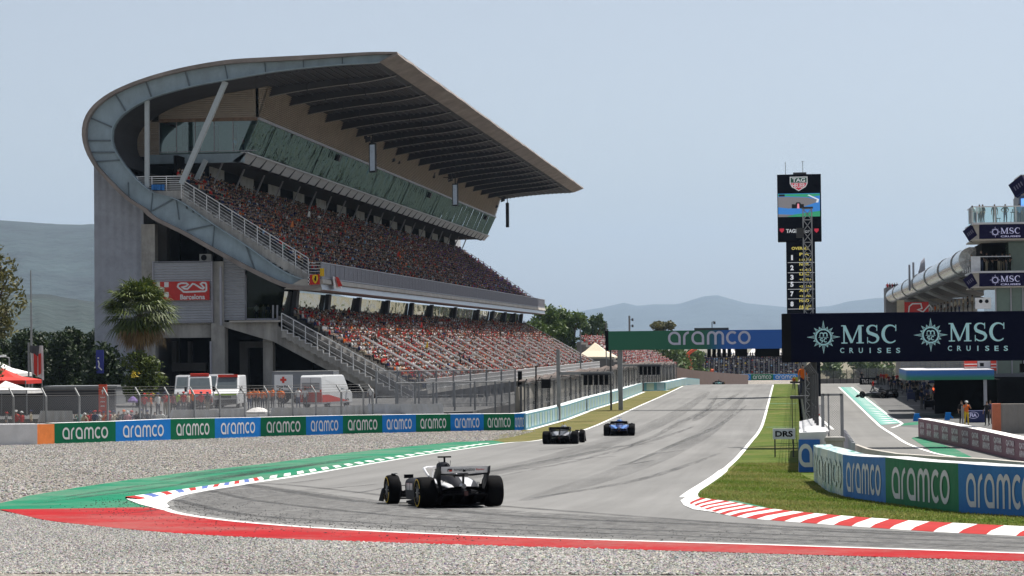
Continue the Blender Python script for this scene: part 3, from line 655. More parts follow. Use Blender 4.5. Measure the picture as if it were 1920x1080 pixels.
def mat_dark_mirror(name, col, wav, scale):
    m, nt, b = _new(name); N = nt.nodes.new; L = nt.links.new; g = N('ShaderNodeBsdfGlossy'); g.inputs['Color'].default_value = (*col, 1); g.inputs['Roughness'].default_value = .03
    tc = N('ShaderNodeTexCoord'); mp = N('ShaderNodeMapping'); mp.inputs['Scale'].default_value = scale; L(tc.outputs['Object'], mp.inputs[0]); nz = N('ShaderNodeTexNoise'); nz.inputs['Scale'].default_value = 1; nz.inputs['Detail'].default_value = 3; L(mp.outputs[0], nz.inputs['Vector'])
    bp = N('ShaderNodeBump'); bp.inputs['Distance'].default_value = wav; L(nz.outputs[0], bp.inputs['Height']); L(bp.outputs[0], g.inputs['Normal']); L(g.outputs[0], nt.nodes['Material Output'].inputs[0]); MATS[name] = m; return m
M_MIRROR = mat_dark_mirror('mirror_glass', (.10, .15, .155), .5, (.6, .42, .2))
M_MIRROR2 = mat_glass_wavy('mirror_glass_low', (.50, .54, .50), .05, .06, (.6, .35, .6))
M_STRIPM = mat_glass_wavy('polished_metal_strip', (.30, .31, .33), .3, .05, (.5, .35, 2.5), .4)
M_CLEAR = mat_clear_glass('clear_glass', (.62, .80, .80))
M_TEAL = mat('pale_teal_room', (.34, .46, .46), .8, var=.08)
M_WFAS = mat('white_fascia', (.50, .50, .51), .55, var=.12)
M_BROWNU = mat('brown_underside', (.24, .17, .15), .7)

gs = empty('grandstand', P(430, 735, Y0), 'huge curved concrete grandstand with dark overhanging roof and two packed tiers', 'grandstand')
def S2(pts, Y=Y0): return [P(x, y, Y) for x, y in pts]
def resample(pts, n):
    p = [Vector(q) for q in pts]; d = [0]
    for a, b in zip(p, p[1:]): d.append(d[-1]+(b-a).length)
    out = []; j = 0
    for i in range(n+1):
        s = d[-1]*i/n
        while j < len(p)-2 and d[j+1] < s: j += 1
        out.append(p[j].lerp(p[j+1], (s-d[j])/max(1e-9, d[j+1]-d[j])))
    return out
def crom(pts, n=4):
    p = [Vector(q) for q in pts]; out = []
    for i in range(len(p)-1):
        a, b, c, d = p[max(0, i-1)], p[i], p[i+1], p[min(len(p)-1, i+2)]
        for k in range(n):
            t = k/n; out.append(.5*((2*b)+(c-a)*t+(2*a-5*b+4*c-d)*t*t+(3*b-a-3*c+d)*t**3))
    return out+[p[-1]]
OUT1 = [(745, 98), (700, 98), (640, 101), (560, 105), (500, 108), (426, 113), (344, 127), (271, 147), (213, 171), (178, 196), (160, 222), (155, 252), (162, 284), (178, 313)]
OUT2 = [(178, 313), (213, 351), (241, 377), (268, 394), (286, 411), (344, 440), (402, 473), (461, 505), (519, 533), (548, 541.5), (577, 544.5), (603, 538)]
IN1 = [(712, 116), (700, 118), (640, 121.5), (569, 128), (499, 137), (426, 150), (356, 163), (283, 184), (235, 211), (213, 237), (210, 264), (217, 284), (236, 313)]
IN2 = [(236, 313), (257, 337), (286, 360), (315, 368), (344, 380), (402, 421), (461, 459), (519, 500), (548, 516), (577, 525), (600, 526)]
o1 = crom(S2(OUT1)); i1 = crom(S2(IN1)); o2 = crom(S2(OUT2)); i2 = crom(S2(IN2))
NA, NB = 56, 40
o1r, i1r, o2r, i2r = resample(o1, NA), resample(i1, NA), resample(o2, NB), resample(i2, NB)
oc = o1r+o2r[1:]; ic = i1r+i2r[1:]
D = lambda p, dy: Vector((p.x, p.y+dy, p.z))
# gable beam: recessed web, projecting rims, stiffeners
mb = MB(); mb.strip([D(p, .35) for p in oc], [D(p, .35) for p in ic]); gable = mb.build('gable_beam', M_GABLE, gs)
def rim(name, curve, other, w, dy0, dy1, m, parent):
    mb = MB(); inn = []
    for a, b in zip(curve, other):
        d = (b-a); inn.append(a + d.normalized()*min(w, d.length*.4))
    mb.strip([D(p, dy0) for p in curve], [D(p, dy0) for p in inn]); mb.strip([D(p, dy0) for p in inn], [D(p, dy1) for p in inn]); mb.strip([D(p, dy0) for p in curve], [D(p, dy1) for p in curve])
    return mb.build(name, m, parent)
rim('outer_rim', oc, ic, .42, -.35, 1.2, M_RIM, gable); rim('inner_rim', ic, oc, .10, -.1, .9, M_GABLE, gable)
mb = MB(); N_ = len(oc)
for a, b in (((1720, 90), (1722, 135)), ((1470, 105), (1472, 165)), ((1220, 120), (1228, 195)), ((965, 140), (985, 240)), ((710, 180), (738, 280)), ((455, 240), (495, 355)), ((255, 320), (330, 445)), ((105, 485), (245, 545)), ((75, 630), (240, 630)), ((90, 705), (265, 705)), ((140, 765), (290, 755))):
    mb = MB(); mb.bar(P(140+a[0]/3.43, 80+a[1]/3.43, Y0+.27), P(140+b[0]/3.43, 80+b[1]/3.43, Y0+.27), .07, .16); mb.build('stiffener', mat('stiffener_steel', (.13, .165, .19), .6), gable)
for a, b in (((286, 395), (327, 372)), ((330, 372), (336, 412)), ((350, 432), (402, 421)), ((402, 422), (398, 470)), ((240, 342), (242, 375)), ((286, 362), (282, 408)), ((461, 460), (480, 512))):
    mb = MB(); mb.bar(P(*a, Y0+.27), P(*b, Y0+.27), .07, .16); mb.build('stiffener', MATS['stiffener_steel'], gable)
# roof shell
YE = 427.0; mb = MB(); n = len(o1r)
for j, (ya, yb) in enumerate(((Y0+.6, YE),)):
    A = [Vector((p.x, ya, p.z)) for p in o1r]; B = [Vector((p.x, yb, p.z)) for p in o1r]; mb.strip(A, B, 0)
    A2 = [Vector((p.x, ya, p.z)) for p in i1r]; B2 = [Vector((p.x, yb, p.z)) for p in i1r]; mb.strip(A2, B2, 1)
    mb.strip(B, B2, 0)
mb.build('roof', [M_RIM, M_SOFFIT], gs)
# front fascia of the roof, slightly uneven like sheet metal
mb = MB(); a, b = o1r[0], i1r[0]; ks = [Y0-.3 + (YE+.5-Y0)*i/44 for i in range(45)]; js = [RNG.uniform(-.06, .06) for _ in ks]
top = [Vector((a.x, y, a.z+js[i])) for i, y in enumerate(ks)]; edge = [Vector((a.x+.12, y, a.z-.28+js[i])) for i, y in enumerate(ks)]; low = [Vector((b.x, y, b.z-.05+js[i]*.3)) for i, y in enumerate(ks)]
mb.strip(top, edge, 1); mb.strip(edge, low, 0); mb.add([top[0], edge[0], low[0]], [(0, 1, 2)], 1)
mb.build('roof_fascia', [M_RIM, M_SOFFIT and M_RIM], gs)
# box of suites under the roof
YB = 234.0; YBE = 425.0
c_top = P(505, 149, YB); c_bot = P(485, 224, YB); g_bot = P(459, 284, YB)
sof_z = lambda X: float(np.interp(X, sorted([p.x for p in i1r[:40]]), [p.z for p in sorted(i1r[:40], key=lambda q: q.x)]))
mb = MB(); wz0, wz1 = c_bot.z, sof_z(c_top.x)+.1; ns = 19
mb.quad((c_bot.x-.25, YB, wz0), (c_bot.x-.25, YBE, wz0), (c_top.x-.25, YBE, wz1), (c_top.x-.25, YB, wz1), 1)
for i in range(ns):
    t0 = i/ns; z = lerp(wz0, wz1, t0); x = lerp(c_bot.x, c_top.x, t0); h = (wz1-wz0)/ns
    mb.prism([(x-.2, YB, z+h*.05), (x+.02, YB, z+h*.05), (x-.03, YB, z+h*.62), (x-.2, YB, z+h*.62)], (0, YBE-YB, 0), 0)
mb.build('slatted_wall', [M_SLAT, M_SLATB], gs)
# side wall of the box, facing the camera
lx = P(285, 210, YB).x; mb = MB(); xs_ = np.linspace(lx, c_bot.x, 14)
topz = [min(sof_z(x)+.1, sof_z(x)+.1) for x in xs_]
mb.strip([(x, YB, c_bot.z) for x in xs_], [(x, YB, z) for x, z in zip(xs_, topz)]); mb.quad((c_bot.x, YB, c_bot.z), (c_top.x, YB, wz1), (c_bot.x-.3, YB, wz1), (c_bot.x-.3, YB, c_bot.z))
mb.build('side_cladding', M_SIDE, gs)
mb = MB(); sx0 = P(298, 250, YB).x; gtop = c_bot.z; gb = g_bot.z
mb.box(lx-6, sx0, YB, YB+1, gb-.3, sof_z(lx)+.5, 0); mb.build('side_pier', M_SIDE, gs)
mb = MB(); mb.box(sx0, c_bot.x-.05, YB-.05, YB+.15, gtop-.1, gtop+.25); mb.build('lintel', mat('rusty_lintel', (.22, .15, .11), .8, var=.35, scale=2), gs)
# room behind the side window
mb = MB(); mb.quad((sx0, YB+7, gb), (g_bot.x, YB+7, gb), (c_bot.x, YB+7, gtop+.2), (sx0, YB+7, gtop+.2)); mb.quad((sx0, YB+.2, gtop+.2), (c_bot.x, YB+.2, gtop+.2), (c_bot.x, YB+7, gtop+.2), (sx0, YB+7, gtop+.2)); mb.quad((sx0, YB+.2, gb), (sx0, YB+7, gb), (sx0, YB+7, gtop), (sx0, YB+.2, gtop))
mb.box(sx0, g_bot.x, YB+.2, YB+7, gb-.05, gb+.02); mb.build('suite_room', M_TEAL, gs)
mb = MB()
for x in (316, 345, 372, 405, 440): q = P(x, 250, YB+5); mb.box(q.x-.22, q.x+.22, YB+5, YB+5.4, gb, gtop)
q = P(330, 270, YB+3); mb.box(q.x-1.6, q.x+1.8, YB+3, YB+4, gb, gb+.9); mb.build('suite_furniture', mat('dark_furniture', (.08, .10, .11), .7), gs)
mb = MB(); mb.quad((sx0, YB+.05, gb), (g_bot.x, YB+.05, gb), (c_bot.x, YB+.05, gtop), (sx0, YB+.05, gtop)); w_ = mb.build('side_window', M_CLEAR, gs)
mb = MB()
for t in (0, .2, .42, .64, .86):
    x0 = lerp(sx0, g_bot.x, t); mb.box(x0, x0+.07, YB-.02, YB+.1, gb, gtop)
mb.box(sx0, c_bot.x-.3, YB-.02, YB+.08, gb+.06, gb+.14); mb.build('frame', M_RAILG, w_)
# mirrored front glazing, pane by pane
npan = 46; mb = MB(); fr = MB()
for i in range(npan):
    y0, y1 = lerp(YB, YBE, i/npan), lerp(YB, YBE, (i+1)/npan); dx0, dx1 = RNG.uniform(-.035, .035, 2); e = .03
    mb.quad((g_bot.x+dx0, y0+e, gb), (g_bot.x+dx0, y1-e, gb), (c_bot.x+dx1, y1-e, gtop), (c_bot.x+dx1, y0+e, gtop))
fr.prism([(c_bot.x-.1, YB-.1, gtop-.05), (c_bot.x+.14, YB-.1, gtop-.05), (c_bot.x+.14, YB-.1, gtop+.2), (c_bot.x-.1, YB-.1, gtop+.2)], (0, YBE-YB+.2, 0))
gz_ = mb.build('front_glazing', M_MIRROR, gs); fr.build('frame', M_RAILG, gz_)
# floor of the box: slab edge facing the camera, soffit and bracketed fascia to the track
f0 = P(457, 287, YB); f1 = P(457, 304, YB); mb = MB()
mb.box(sx0-1.5, f0.x, YB-.1, YB+.5, f1.z, f0.z); mb.build('floor_edge', M_GABLE, gs)
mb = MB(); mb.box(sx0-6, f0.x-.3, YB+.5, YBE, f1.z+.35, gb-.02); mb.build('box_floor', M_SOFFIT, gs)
mb = MB(); nb = 40
for i in range(nb):
    y0 = lerp(YB, YBE, i/nb); y1 = lerp(YB, YBE, (i+1)/nb)
    mb.prism([(f0.x+.25, y0+.22, gb-.2), (f0.x+.25, y1-.22, gb-.2), (f0.x-.5, y1-.22, f1.z+.1), (f0.x-.5, y0+.22, f1.z+.1)], (-.15, 0, 0), 0)
    mb.prism([(f0.x-.5, y0-.1, f1.z-.1), (f0.x+.25, y0-.1, gb-.2), (f0.x+.1, y0-.1, gb-.1), (f0.x-1.2, y0-.1, f1.z+.1)], (0, .2, 0), 1)
mb.box(f0.x-.3, f0.x+.45, YB-.1, YBE, gb-.2, gb-.04, 0)
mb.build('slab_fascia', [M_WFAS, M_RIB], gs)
# roof ribs
xf, xb = i1r[0].x, c_top.x-.4
for i in range(19):
    y = 235.5+9.6*i; mb = MB(); nn = 10; T, B = [], []
    for j in range(nn+1):
        t = j/nn; x = lerp(xb, xf-.2, t); zt = sof_z(x)+.15; dep = lerp(.88, .6, t/.75) if t < .75 else lerp(.6, .12, (t-.75)/.25); T.append((x, y, zt)); B.append((x, y, zt-.15-dep))
    for a, b in zip(range(nn), range(1, nn+1)):
        mb.prism([T[a], T[b], B[b], B[a]], (0, .14, 0), 0)
        mb.bar(Vector(B[a])+Vector((0, .07, -.02)), Vector(B[b])+Vector((0, .07, -.02)), .34, .05, 1)
    for t in (.3, .62):
        x = lerp(xb, xf, t); zt = sof_z(x); mb.box(x-.04, x+.04, y-.16, y+.3, zt-.9, zt, 0)
    mb.build('roof_rib', [M_RIB, M_RIBEDGE], gs)
mb = MB()
for t in np.linspace(.08, .95, 16):
    x = lerp(xb, xf, t); mb.box(x-.05, x+.05, Y0+1, YE-.5, sof_z(x)-.14, sof_z(x)+.05)
mb.build('purlin', M_RIB, gs)

# tiers -------------------------------------------------------------------
def tier(name, f_px, b_px, rows, ya, yb, extra=0):
    f, b = P(*f_px, Y0), P(*b_px, Y0); run = (f.x-b.x)/rows; rise = (b.z-f.z)/rows; mb = MB(); loop = []
    for i in range(rows+extra):
        x, z = f.x-run*i, f.z+rise*i; loop += [(x, ya, z), (x-run, ya, z)]
    xl, zl = f.x-run*(rows+extra), f.z+rise*(rows+extra-1)
    und = [(xl, ya, zl-1.0), (f.x, ya, f.z-1.1)]
    # extrude the stepped section
    A = [Vector(p) for p in loop+und]; B = [Vector((p.x, yb, p.z)) for p in A]; n = len(A)
    mb.add(A+B, [(i, (i+1) % n, n+(i+1) % n, n+i) for i in range(n)])
    bm_caps = [(A, 1), (B, -1)]
    for C, s in bm_caps:
        for i in range(rows+extra):
            a, b2 = C[2*i], C[2*i+1]; t0 = i/(rows+extra); t1 = (i+1)/(rows+extra)
            lo0 = C[-1].lerp(C[-2], t0); lo1 = C[-1].lerp(C[-2], t1); mb.add([a, b2, lo1, lo0], [(0, 1, 2, 3)])
    return mb.build(name, M_CONCD, gs), f, b, run, rise
UR, LR = 17, 18
_, uf, ub, urun, urise = tier('upper_tier', (575, 514), (345, 352), UR, Y0+2.6, 430, 3)
_, lf, lb, lrun, lrise = tier('lower_tier', (775, 731), (530, 592), LR, Y0+1.2, 432, 1)
# rear wall behind the upper tier with pale banners and dark openings
xw = ub.x-urun*3-.1
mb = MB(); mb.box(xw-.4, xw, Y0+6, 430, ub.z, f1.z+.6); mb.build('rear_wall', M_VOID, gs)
for i in range(14):
    mb = MB(); y = 243+14*i; mb.box(xw+.25, xw+.3, y, y+6.5, ub.z+urise*2+1.0, ub.z+urise*2+2.9)
    mb.build('pale_banner', mat('pale_banner_cloth', (.42, .43, .45), .8, var=.25, scale=.8), gs)
for i in range(20):
    y = 238+9.6*i; mb = MB(); mb.bar((f0.x-3.2, y, f1.z+.4), (f0.x-5.6, y, ub.z-1.9), .16, .16)
    mb.build('tier_strut', M_RAILG, gs)
# balcony edge
Yb0, Yb1 = Y0-.2, 431.0
b_top = P(605, 523, Y0); b_low = P(604, 545, Y0); b_band = P(606, 531, Y0); b_back = P(533, 544, Y0); b_ins = P(577, 524, Y0)
mb = MB()
def xsec(pts, m, ya=Yb0, yb=Yb1):
    for (a, b, mi) in pts: mb.quad((a[0], ya, a[1]), (a[0], yb, a[1]), (b[0], yb, b[1]), (b[0], ya, b[1]), mi)
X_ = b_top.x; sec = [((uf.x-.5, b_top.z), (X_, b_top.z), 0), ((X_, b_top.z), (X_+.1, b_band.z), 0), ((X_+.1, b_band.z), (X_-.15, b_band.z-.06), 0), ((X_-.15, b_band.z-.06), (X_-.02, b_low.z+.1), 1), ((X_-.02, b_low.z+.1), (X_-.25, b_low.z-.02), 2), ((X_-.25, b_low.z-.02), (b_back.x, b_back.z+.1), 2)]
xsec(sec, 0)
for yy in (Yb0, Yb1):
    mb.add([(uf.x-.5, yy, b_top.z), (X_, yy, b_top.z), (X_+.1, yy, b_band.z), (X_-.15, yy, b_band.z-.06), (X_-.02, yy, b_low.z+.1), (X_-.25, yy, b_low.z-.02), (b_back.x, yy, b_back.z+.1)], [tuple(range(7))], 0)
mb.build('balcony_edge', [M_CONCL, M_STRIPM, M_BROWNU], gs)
r_top = P(605, 492, Y0); mb = MB()
for k, y in enumerate(np.arange(Yb0, Yb1, .24)): mb.box(X_-.13, X_-.09, y, y+.05, b_top.z, r_top.z)
for z in (r_top.z, b_top.z+.12): mb.box(X_-.16, X_-.06, Yb0, Yb1, z-.04, z+.04)
for y in np.arange(Yb0, Yb1, 2.4): mb.box(X_-.17, X_-.05, y, y+.09, b_top.z, r_top.z+.02)
mb.build('balcony_railing', M_RAILG, gs)
mb = MB(); mb.quad((X_-.2, 262, b_top.z+.1), (X_-.2, Yb1, b_top.z+.1), (X_-.2, Yb1, r_top.z-.03), (X_-.2, 262, r_top.z-.03)); mb.build('balcony_windbreak', mat_mesh('windbreak_mesh', (.16, .15, .19), (0, 1, 0), .05, .38, .8, 0), gs)
# glass band under the balcony
gt, gl_ = P(534, 546, Y0+1.5), P(526, 585, Y0+1.5); mb = MB(); mc = MB(); L_ = 431-(Y0+1.5); npn = 30
for i in range(npn):
    y0 = Y0+1.5+L_*i/npn; y1 = Y0+1.5+L_*(i+1)/npn; d = RNG.uniform(-.03, .03, 2)
    mb.quad((gl_.x+d[0], y0, gl_.z-.8), (gl_.x+d[0], y1-.08, gl_.z-.8), (gt.x+d[1], y1-.08, gt.z), (gt.x+d[1], y0, gt.z))
mb.build('glass_band', M_MIRROR2, gs)
for x, in [(549,), (610,), (668,), (722,), (768,), (805,), (850,), (893,), (921,), (944,), (962,), (975,)]:
    p = PX(x, 570, gt.x); mc = MB(); y = p.y
    mc.prism([(gl_.x+.1, y, gl_.z-.9), (gl_.x+.6, y, gl_.z-.9), (gt.x+.45, y, gt.z+.1), (gt.x+.05, y, gt.z+.1)], (0, 1.3, 0)); mc.build('glass_band_column', M_RIB, gs)
# two props of the near gable
for a, b, w in (((276, 352), (276, 189), .42), ((340, 345), (423, 153), .5)):
    mb = MB(); mb.bar(P(*a, Y0+.6), P(*b, Y0+.6), w, w, up=(0, 1, 0)); mb.build('gable_prop', mat('pale_steel_prop', (.42, .46, .48), .5, var=.06), gs)
mb = MB(); mb.bar(P(368, 338, Y0+8), P(386, 300, Y0+8), .45, .45, up=(0, 1, 0)); mb.build('gable_prop', MATS['pale_steel_prop'], gs)
# landing and stairs of the upper tier at the near end
def stair_flight(parent, a, b, n, y0, wid, thick, m, rail_h, mr, wires, post_every, name='stair'):
    """zig-zag flight along the near face from pixel a (top) to b (bottom) with a wire railing"""
    A, B = P(*a, y0), P(*b, y0); mb = MB(); dx, dz = (B.x-A.x)/n, (B.z-A.z)/n
    for i in range(n):
        x, z = A.x+dx*i, A.z+dz*i; mb.box(x, x+dx, y0, y0+wid, z-thick+dz, z)
        mb.box(x+dx*.75, x+dx*1.05, y0-.05, y0+.25, z-thick+dz-.15, z-.2)
    s = mb.build(name, m, parent); rb_ = MB()
    for i in range(0, n+1, post_every):
        x, z = A.x+dx*i, A.z+dz*i; rb_.box(x-.04, x+.04, y0+.02, y0+.10, z, z+rail_h)
    for k in range(wires):
        h = rail_h*(k+1)/wires; r = .045 if k == wires-1 else .02
        rb_.bar((A.x, y0+.06, A.z+h), (B.x, y0+.06, B.z+h), r*2, r*2)
    rb_.build('stair_railing', mr, parent); return A, B
stair_flight(gs, (340, 372), (578, 520), 20, Y0+.4, 2.4, .5, M_CONC, 1.9, M_RAILW, 6, 2)
p0, p1 = P(255, 352, Y0+.5), P(345, 372, Y0+.5)
mb = MB(); mb.box(p0.x, p1.x, Y0+.5, Y0+9, P(300, 362, Y0).z-.6, P(300, 357, Y0).z); mb.build('landing', M_CONC, gs)
mb = MB(); zt = P(300, 330, Y0).z; zb = P(300, 357, Y0).z
for k in range(7): z = lerp(zb+.15, zt, k/6); mb.bar((p0.x, Y0+.55, z), (p1.x, Y0+.55, z), .05 if k < 6 else .09)
for x in (258, 285, 312, 340): q = P(x, 345, Y0+.55); mb.box(q.x-.04, q.x+.04, Y0+.5, Y0+.6, zb, zt)
mb.build('landing_railing', M_RAILW, gs)
a = P(580, 492, Y0+.3); mb = MB()
for k in range(6): z = lerp(b_top.z+.15, r_top.z, k/5); mb.bar((P(578, 500, Y0).x, Y0+.2, z), (X_-.1, Y0-.1, z), .05)
mb.build('corner_railing', M_RAILW, gs)
# lower stairs, white railings
A, B = stair_flight(gs, (528, 620), (775, 757), 22, Y0+.5, 1.0, .35, M_CONC, 1.75, M_RAILW, 3, 2)
mb = MB()
for i in range(22):
    x, z = lerp(A.x, B.x, i/22), lerp(A.z, B.z, i/22); dx = (B.x-A.x)/22; dz = (B.z-A.z)/22
    mb.bar((x, Y0+.4, z+.05), (x+dx, Y0+.4, z+.05), .07); mb.bar((x+dx, Y0+.4, z+.05), (x+dx, Y0+.4, z+dz+.05), .07)
mb.build('stair_trim', M_RAILW, gs)
# raking beam carrying the lower tier
mb = MB(); mb.prism([P(420, 604, Y0+1.2), P(526, 602, Y0+1.2), P(775, 742, Y0+1.2), P(775, 775, Y0+1.2), P(618, 696, Y0+1.2), P(512, 640, Y0+1.2), P(490, 634, Y0+1.2), P(420, 613, Y0+1.2)], (0, 1.3, 0)); mb.build('raking_beam', M_CONC, gs)
# ground-floor frame
def rb(mb, x0, y0, x1, y1, Y, dep, mi=0):
    a, b = P(x0, y1, Y), P(x1, y0, Y); mb.box(a.x, b.x, Y, Y+dep, a.z, b.z, mi)
def part(name, rects, m, Y, dep): 
    mb = MB()
    for r in rects: rb(mb, *r, Y, dep)
    return mb.build(name, m, gs)
mb = MB(); poly = [P(178, 770, Y0+2.2), P(269, 770, Y0+2.2), P(269, 394, Y0+2.2), P(241, 378, Y0+2.2), P(213, 351, Y0+2.2), P(176, 311, Y0+2.2)]; mb.prism(poly, (0, 30, 0)); mb.build('tower_wall', M_TOWER, gs)
part('column', [(267, 420, 290, 770)], M_CONC, Y0+1.6, 1.2); part('column', [(399, 490, 419, 612)], M_CONC, Y0+1.4, 1.2); part('column', [(397, 606, 421, 770)], M_CONC, Y0+1.0, 1.4)
part('column', [(494, 634, 511, 770)], M_CONC, Y0+2.4, 1.2); part('pipe', [(412, 500, 415, 610), (394, 640, 396, 770)], M_RAILG, Y0+.6, .3); part('column', [(292, 395, 312, 495)], M_CONCD, Y0+5, 1.2)
part('beam', [(288, 607, 399, 634)], M_CONC, Y0+1.7, 1.0); part('beam', [(288, 604, 500, 608)], M_CONC, Y0+1.3, 1.5); part('sill', [(430, 600, 526, 604.5)], M_CONCL, Y0+.5, 1.0)
lp = part('louvre_panel', [(287, 491, 397, 605)], M_LOUV, Y0+1.2, .3); mb = MB()
for r in ((286, 489, 398, 491.5), (286, 604, 398, 606), (286, 490, 287.5, 605), (396.5, 490, 398, 605)): rb(mb, *r, Y0+1.05, .4)
mb.build('frame', M_RAILG, lp)
mb = MB(); mb.prism([P(419, 600, Y0+1.6), P(459, 600, Y0+1.6), P(459, 502, Y0+1.6), P(419, 480, Y0+1.6)], (0, .3, 0)); mb.build('louvre_panel', M_LOUV, gs)
mb = MB(); mb.add([P(462, 598, Y0+2), P(526, 598, Y0+2), P(533, 543, Y0+2), P(462, 505, Y0+2)], [(0, 1, 2, 3)]); wn = mb.build('end_window', mat_clear_glass('dim_glass', (.5, .55, .52), -.12), gs)
mb = MB()
for a, b in (((461, 515), (461, 600)), ((461, 598.5), (527, 598.5)), ((512, 572), (512, 598)), ((520, 572), (520, 598))): mb.bar(P(*a, Y0+1.9), P(*b, Y0+1.9), .14)
mb.build('frame', M_RAILG, wn)
mb = MB(); rb(mb, 462, 576, 500, 597, Y0+5, .6); mb.build('yellow_counter', mat('olive_counter', (.12, .13, .05), .7), gs)
# deep shade behind, put into the colour: near-black floors and back walls
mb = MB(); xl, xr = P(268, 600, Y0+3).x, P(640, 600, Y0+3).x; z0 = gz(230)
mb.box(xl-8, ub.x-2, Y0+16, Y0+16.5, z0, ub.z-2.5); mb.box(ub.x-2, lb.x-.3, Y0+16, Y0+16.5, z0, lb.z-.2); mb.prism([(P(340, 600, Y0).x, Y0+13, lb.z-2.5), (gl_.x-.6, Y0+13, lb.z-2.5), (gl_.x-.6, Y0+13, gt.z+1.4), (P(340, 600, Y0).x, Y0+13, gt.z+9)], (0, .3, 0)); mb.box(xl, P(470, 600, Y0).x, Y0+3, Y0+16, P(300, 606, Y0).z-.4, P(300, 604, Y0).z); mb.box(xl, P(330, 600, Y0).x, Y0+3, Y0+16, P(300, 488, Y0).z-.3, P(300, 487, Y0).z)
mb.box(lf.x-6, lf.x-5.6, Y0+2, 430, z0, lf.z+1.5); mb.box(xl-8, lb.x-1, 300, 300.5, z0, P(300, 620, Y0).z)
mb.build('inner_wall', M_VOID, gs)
part('mezzanine_wall', [(322, 680, 385, 696)], M_CONCD, Y0+8, .5); part('mezzanine_wall', [(460, 640, 494, 652)], M_CONCD, Y0+8, .5)
for r_ in ((450, 640, 464, 770), (322, 640, 330, 680), (352, 640, 357, 680)): part("inner_column", [r_], M_CONCD, Y0+9, 1)
# aisles of the lower tier: pale stair strips with twin handrails
for y in np.arange(236, 431, 9.6):
    mb = MB(); s0, s1 = 0, 10
    for i in range(s0, s1):
        x, z = lf.x-lrun*i, lf.z+lrise*i; mb.box(x-lrun, x, y, y+1.0, z-.2, z+.06, 1)
    for dy in (0, 1.0):
        A, B = (lf.x+.1, y+dy, lf.z+1.25), (lf.x-lrun*s1, y+dy, lf.z+lrise*s1+1.25); mb.bar(A, B, .13); mb.bar(Vector(A)-Vector((0, 0, .45)), Vector(B)-Vector((0, 0, .45)), .07)
        for i in range(0, s1+1, 2): x, z = lf.x-lrun*i, lf.z+lrise*i; mb.box(x-.04, x+.04, y+dy-.04, y+dy+.04, z, z+1.0)
    mb.build('aisle_railing', [M_RAILW, M_CONCL], gs)
for y in np.arange(250, 431, 19.2):
    mb = MB(); A, B = (uf.x, y, uf.z+1.0), (uf.x-urun*5, y, uf.z+urise*5+1.0); mb.bar(A, B, .08); mb.build('aisle_railing', M_RAILG, gs)
# front walkway of the lower tier and its railing along the track
zf = lf.z-.1; mb = MB(); mb.box(lf.x-.1, lf.x+1.1, Y0+2, 432, zf-.35, zf); mb.build('walkway', M_CONC, gs)
mb = MB()
for y in np.arange(Y0+2, 432, .45): mb.box(lf.x+1.0, lf.x+1.05, y, y+.05, zf, zf+1.1)
for z in (zf+1.1, zf+.6, zf+.1): mb.box(lf.x+.97, lf.x+1.07, Y0+2, 432, z-.035, z+.035)
mb.build('walkway_railing', M_RAILW, gs)
mb = MB()
for y in np.arange(Y0+4, 432, 6): mb.box(lf.x+.3, lf.x+.8, y, y+.4, gz(y)-.2, zf-.35)
mb.build('walkway_post', M_CONC, gs)
# safety rails at the far ends of both tiers
mb = MB()
for A, B in (((uf.x, 430.3, uf.z+1.2), (uf.x-urun*UR, 430.3, uf.z+urise*UR+1.2)), ((lf.x, 432.2, lf.z+1.1), (lf.x-lrun*LR, 432.2, lf.z+lrise*LR+1.1))): mb.bar(A, B, .09)
mb.build('end_railing', M_RAILG, gs)
# air conditioner, flood lamp boxes
mb = MB(); rb(mb, 374, 476, 396, 490, Y0+1.6, .6, 0); c = P(382, 483, Y0+1.55); mb.lathe([(.28, 0), (.30, .05)], 'Y', 14, 1, (c.x, c.y-.02, c.z)); mb.build('air_conditioner', [mat('dirty_white', (.30, .30, .29), .7), M_VOID], gs)
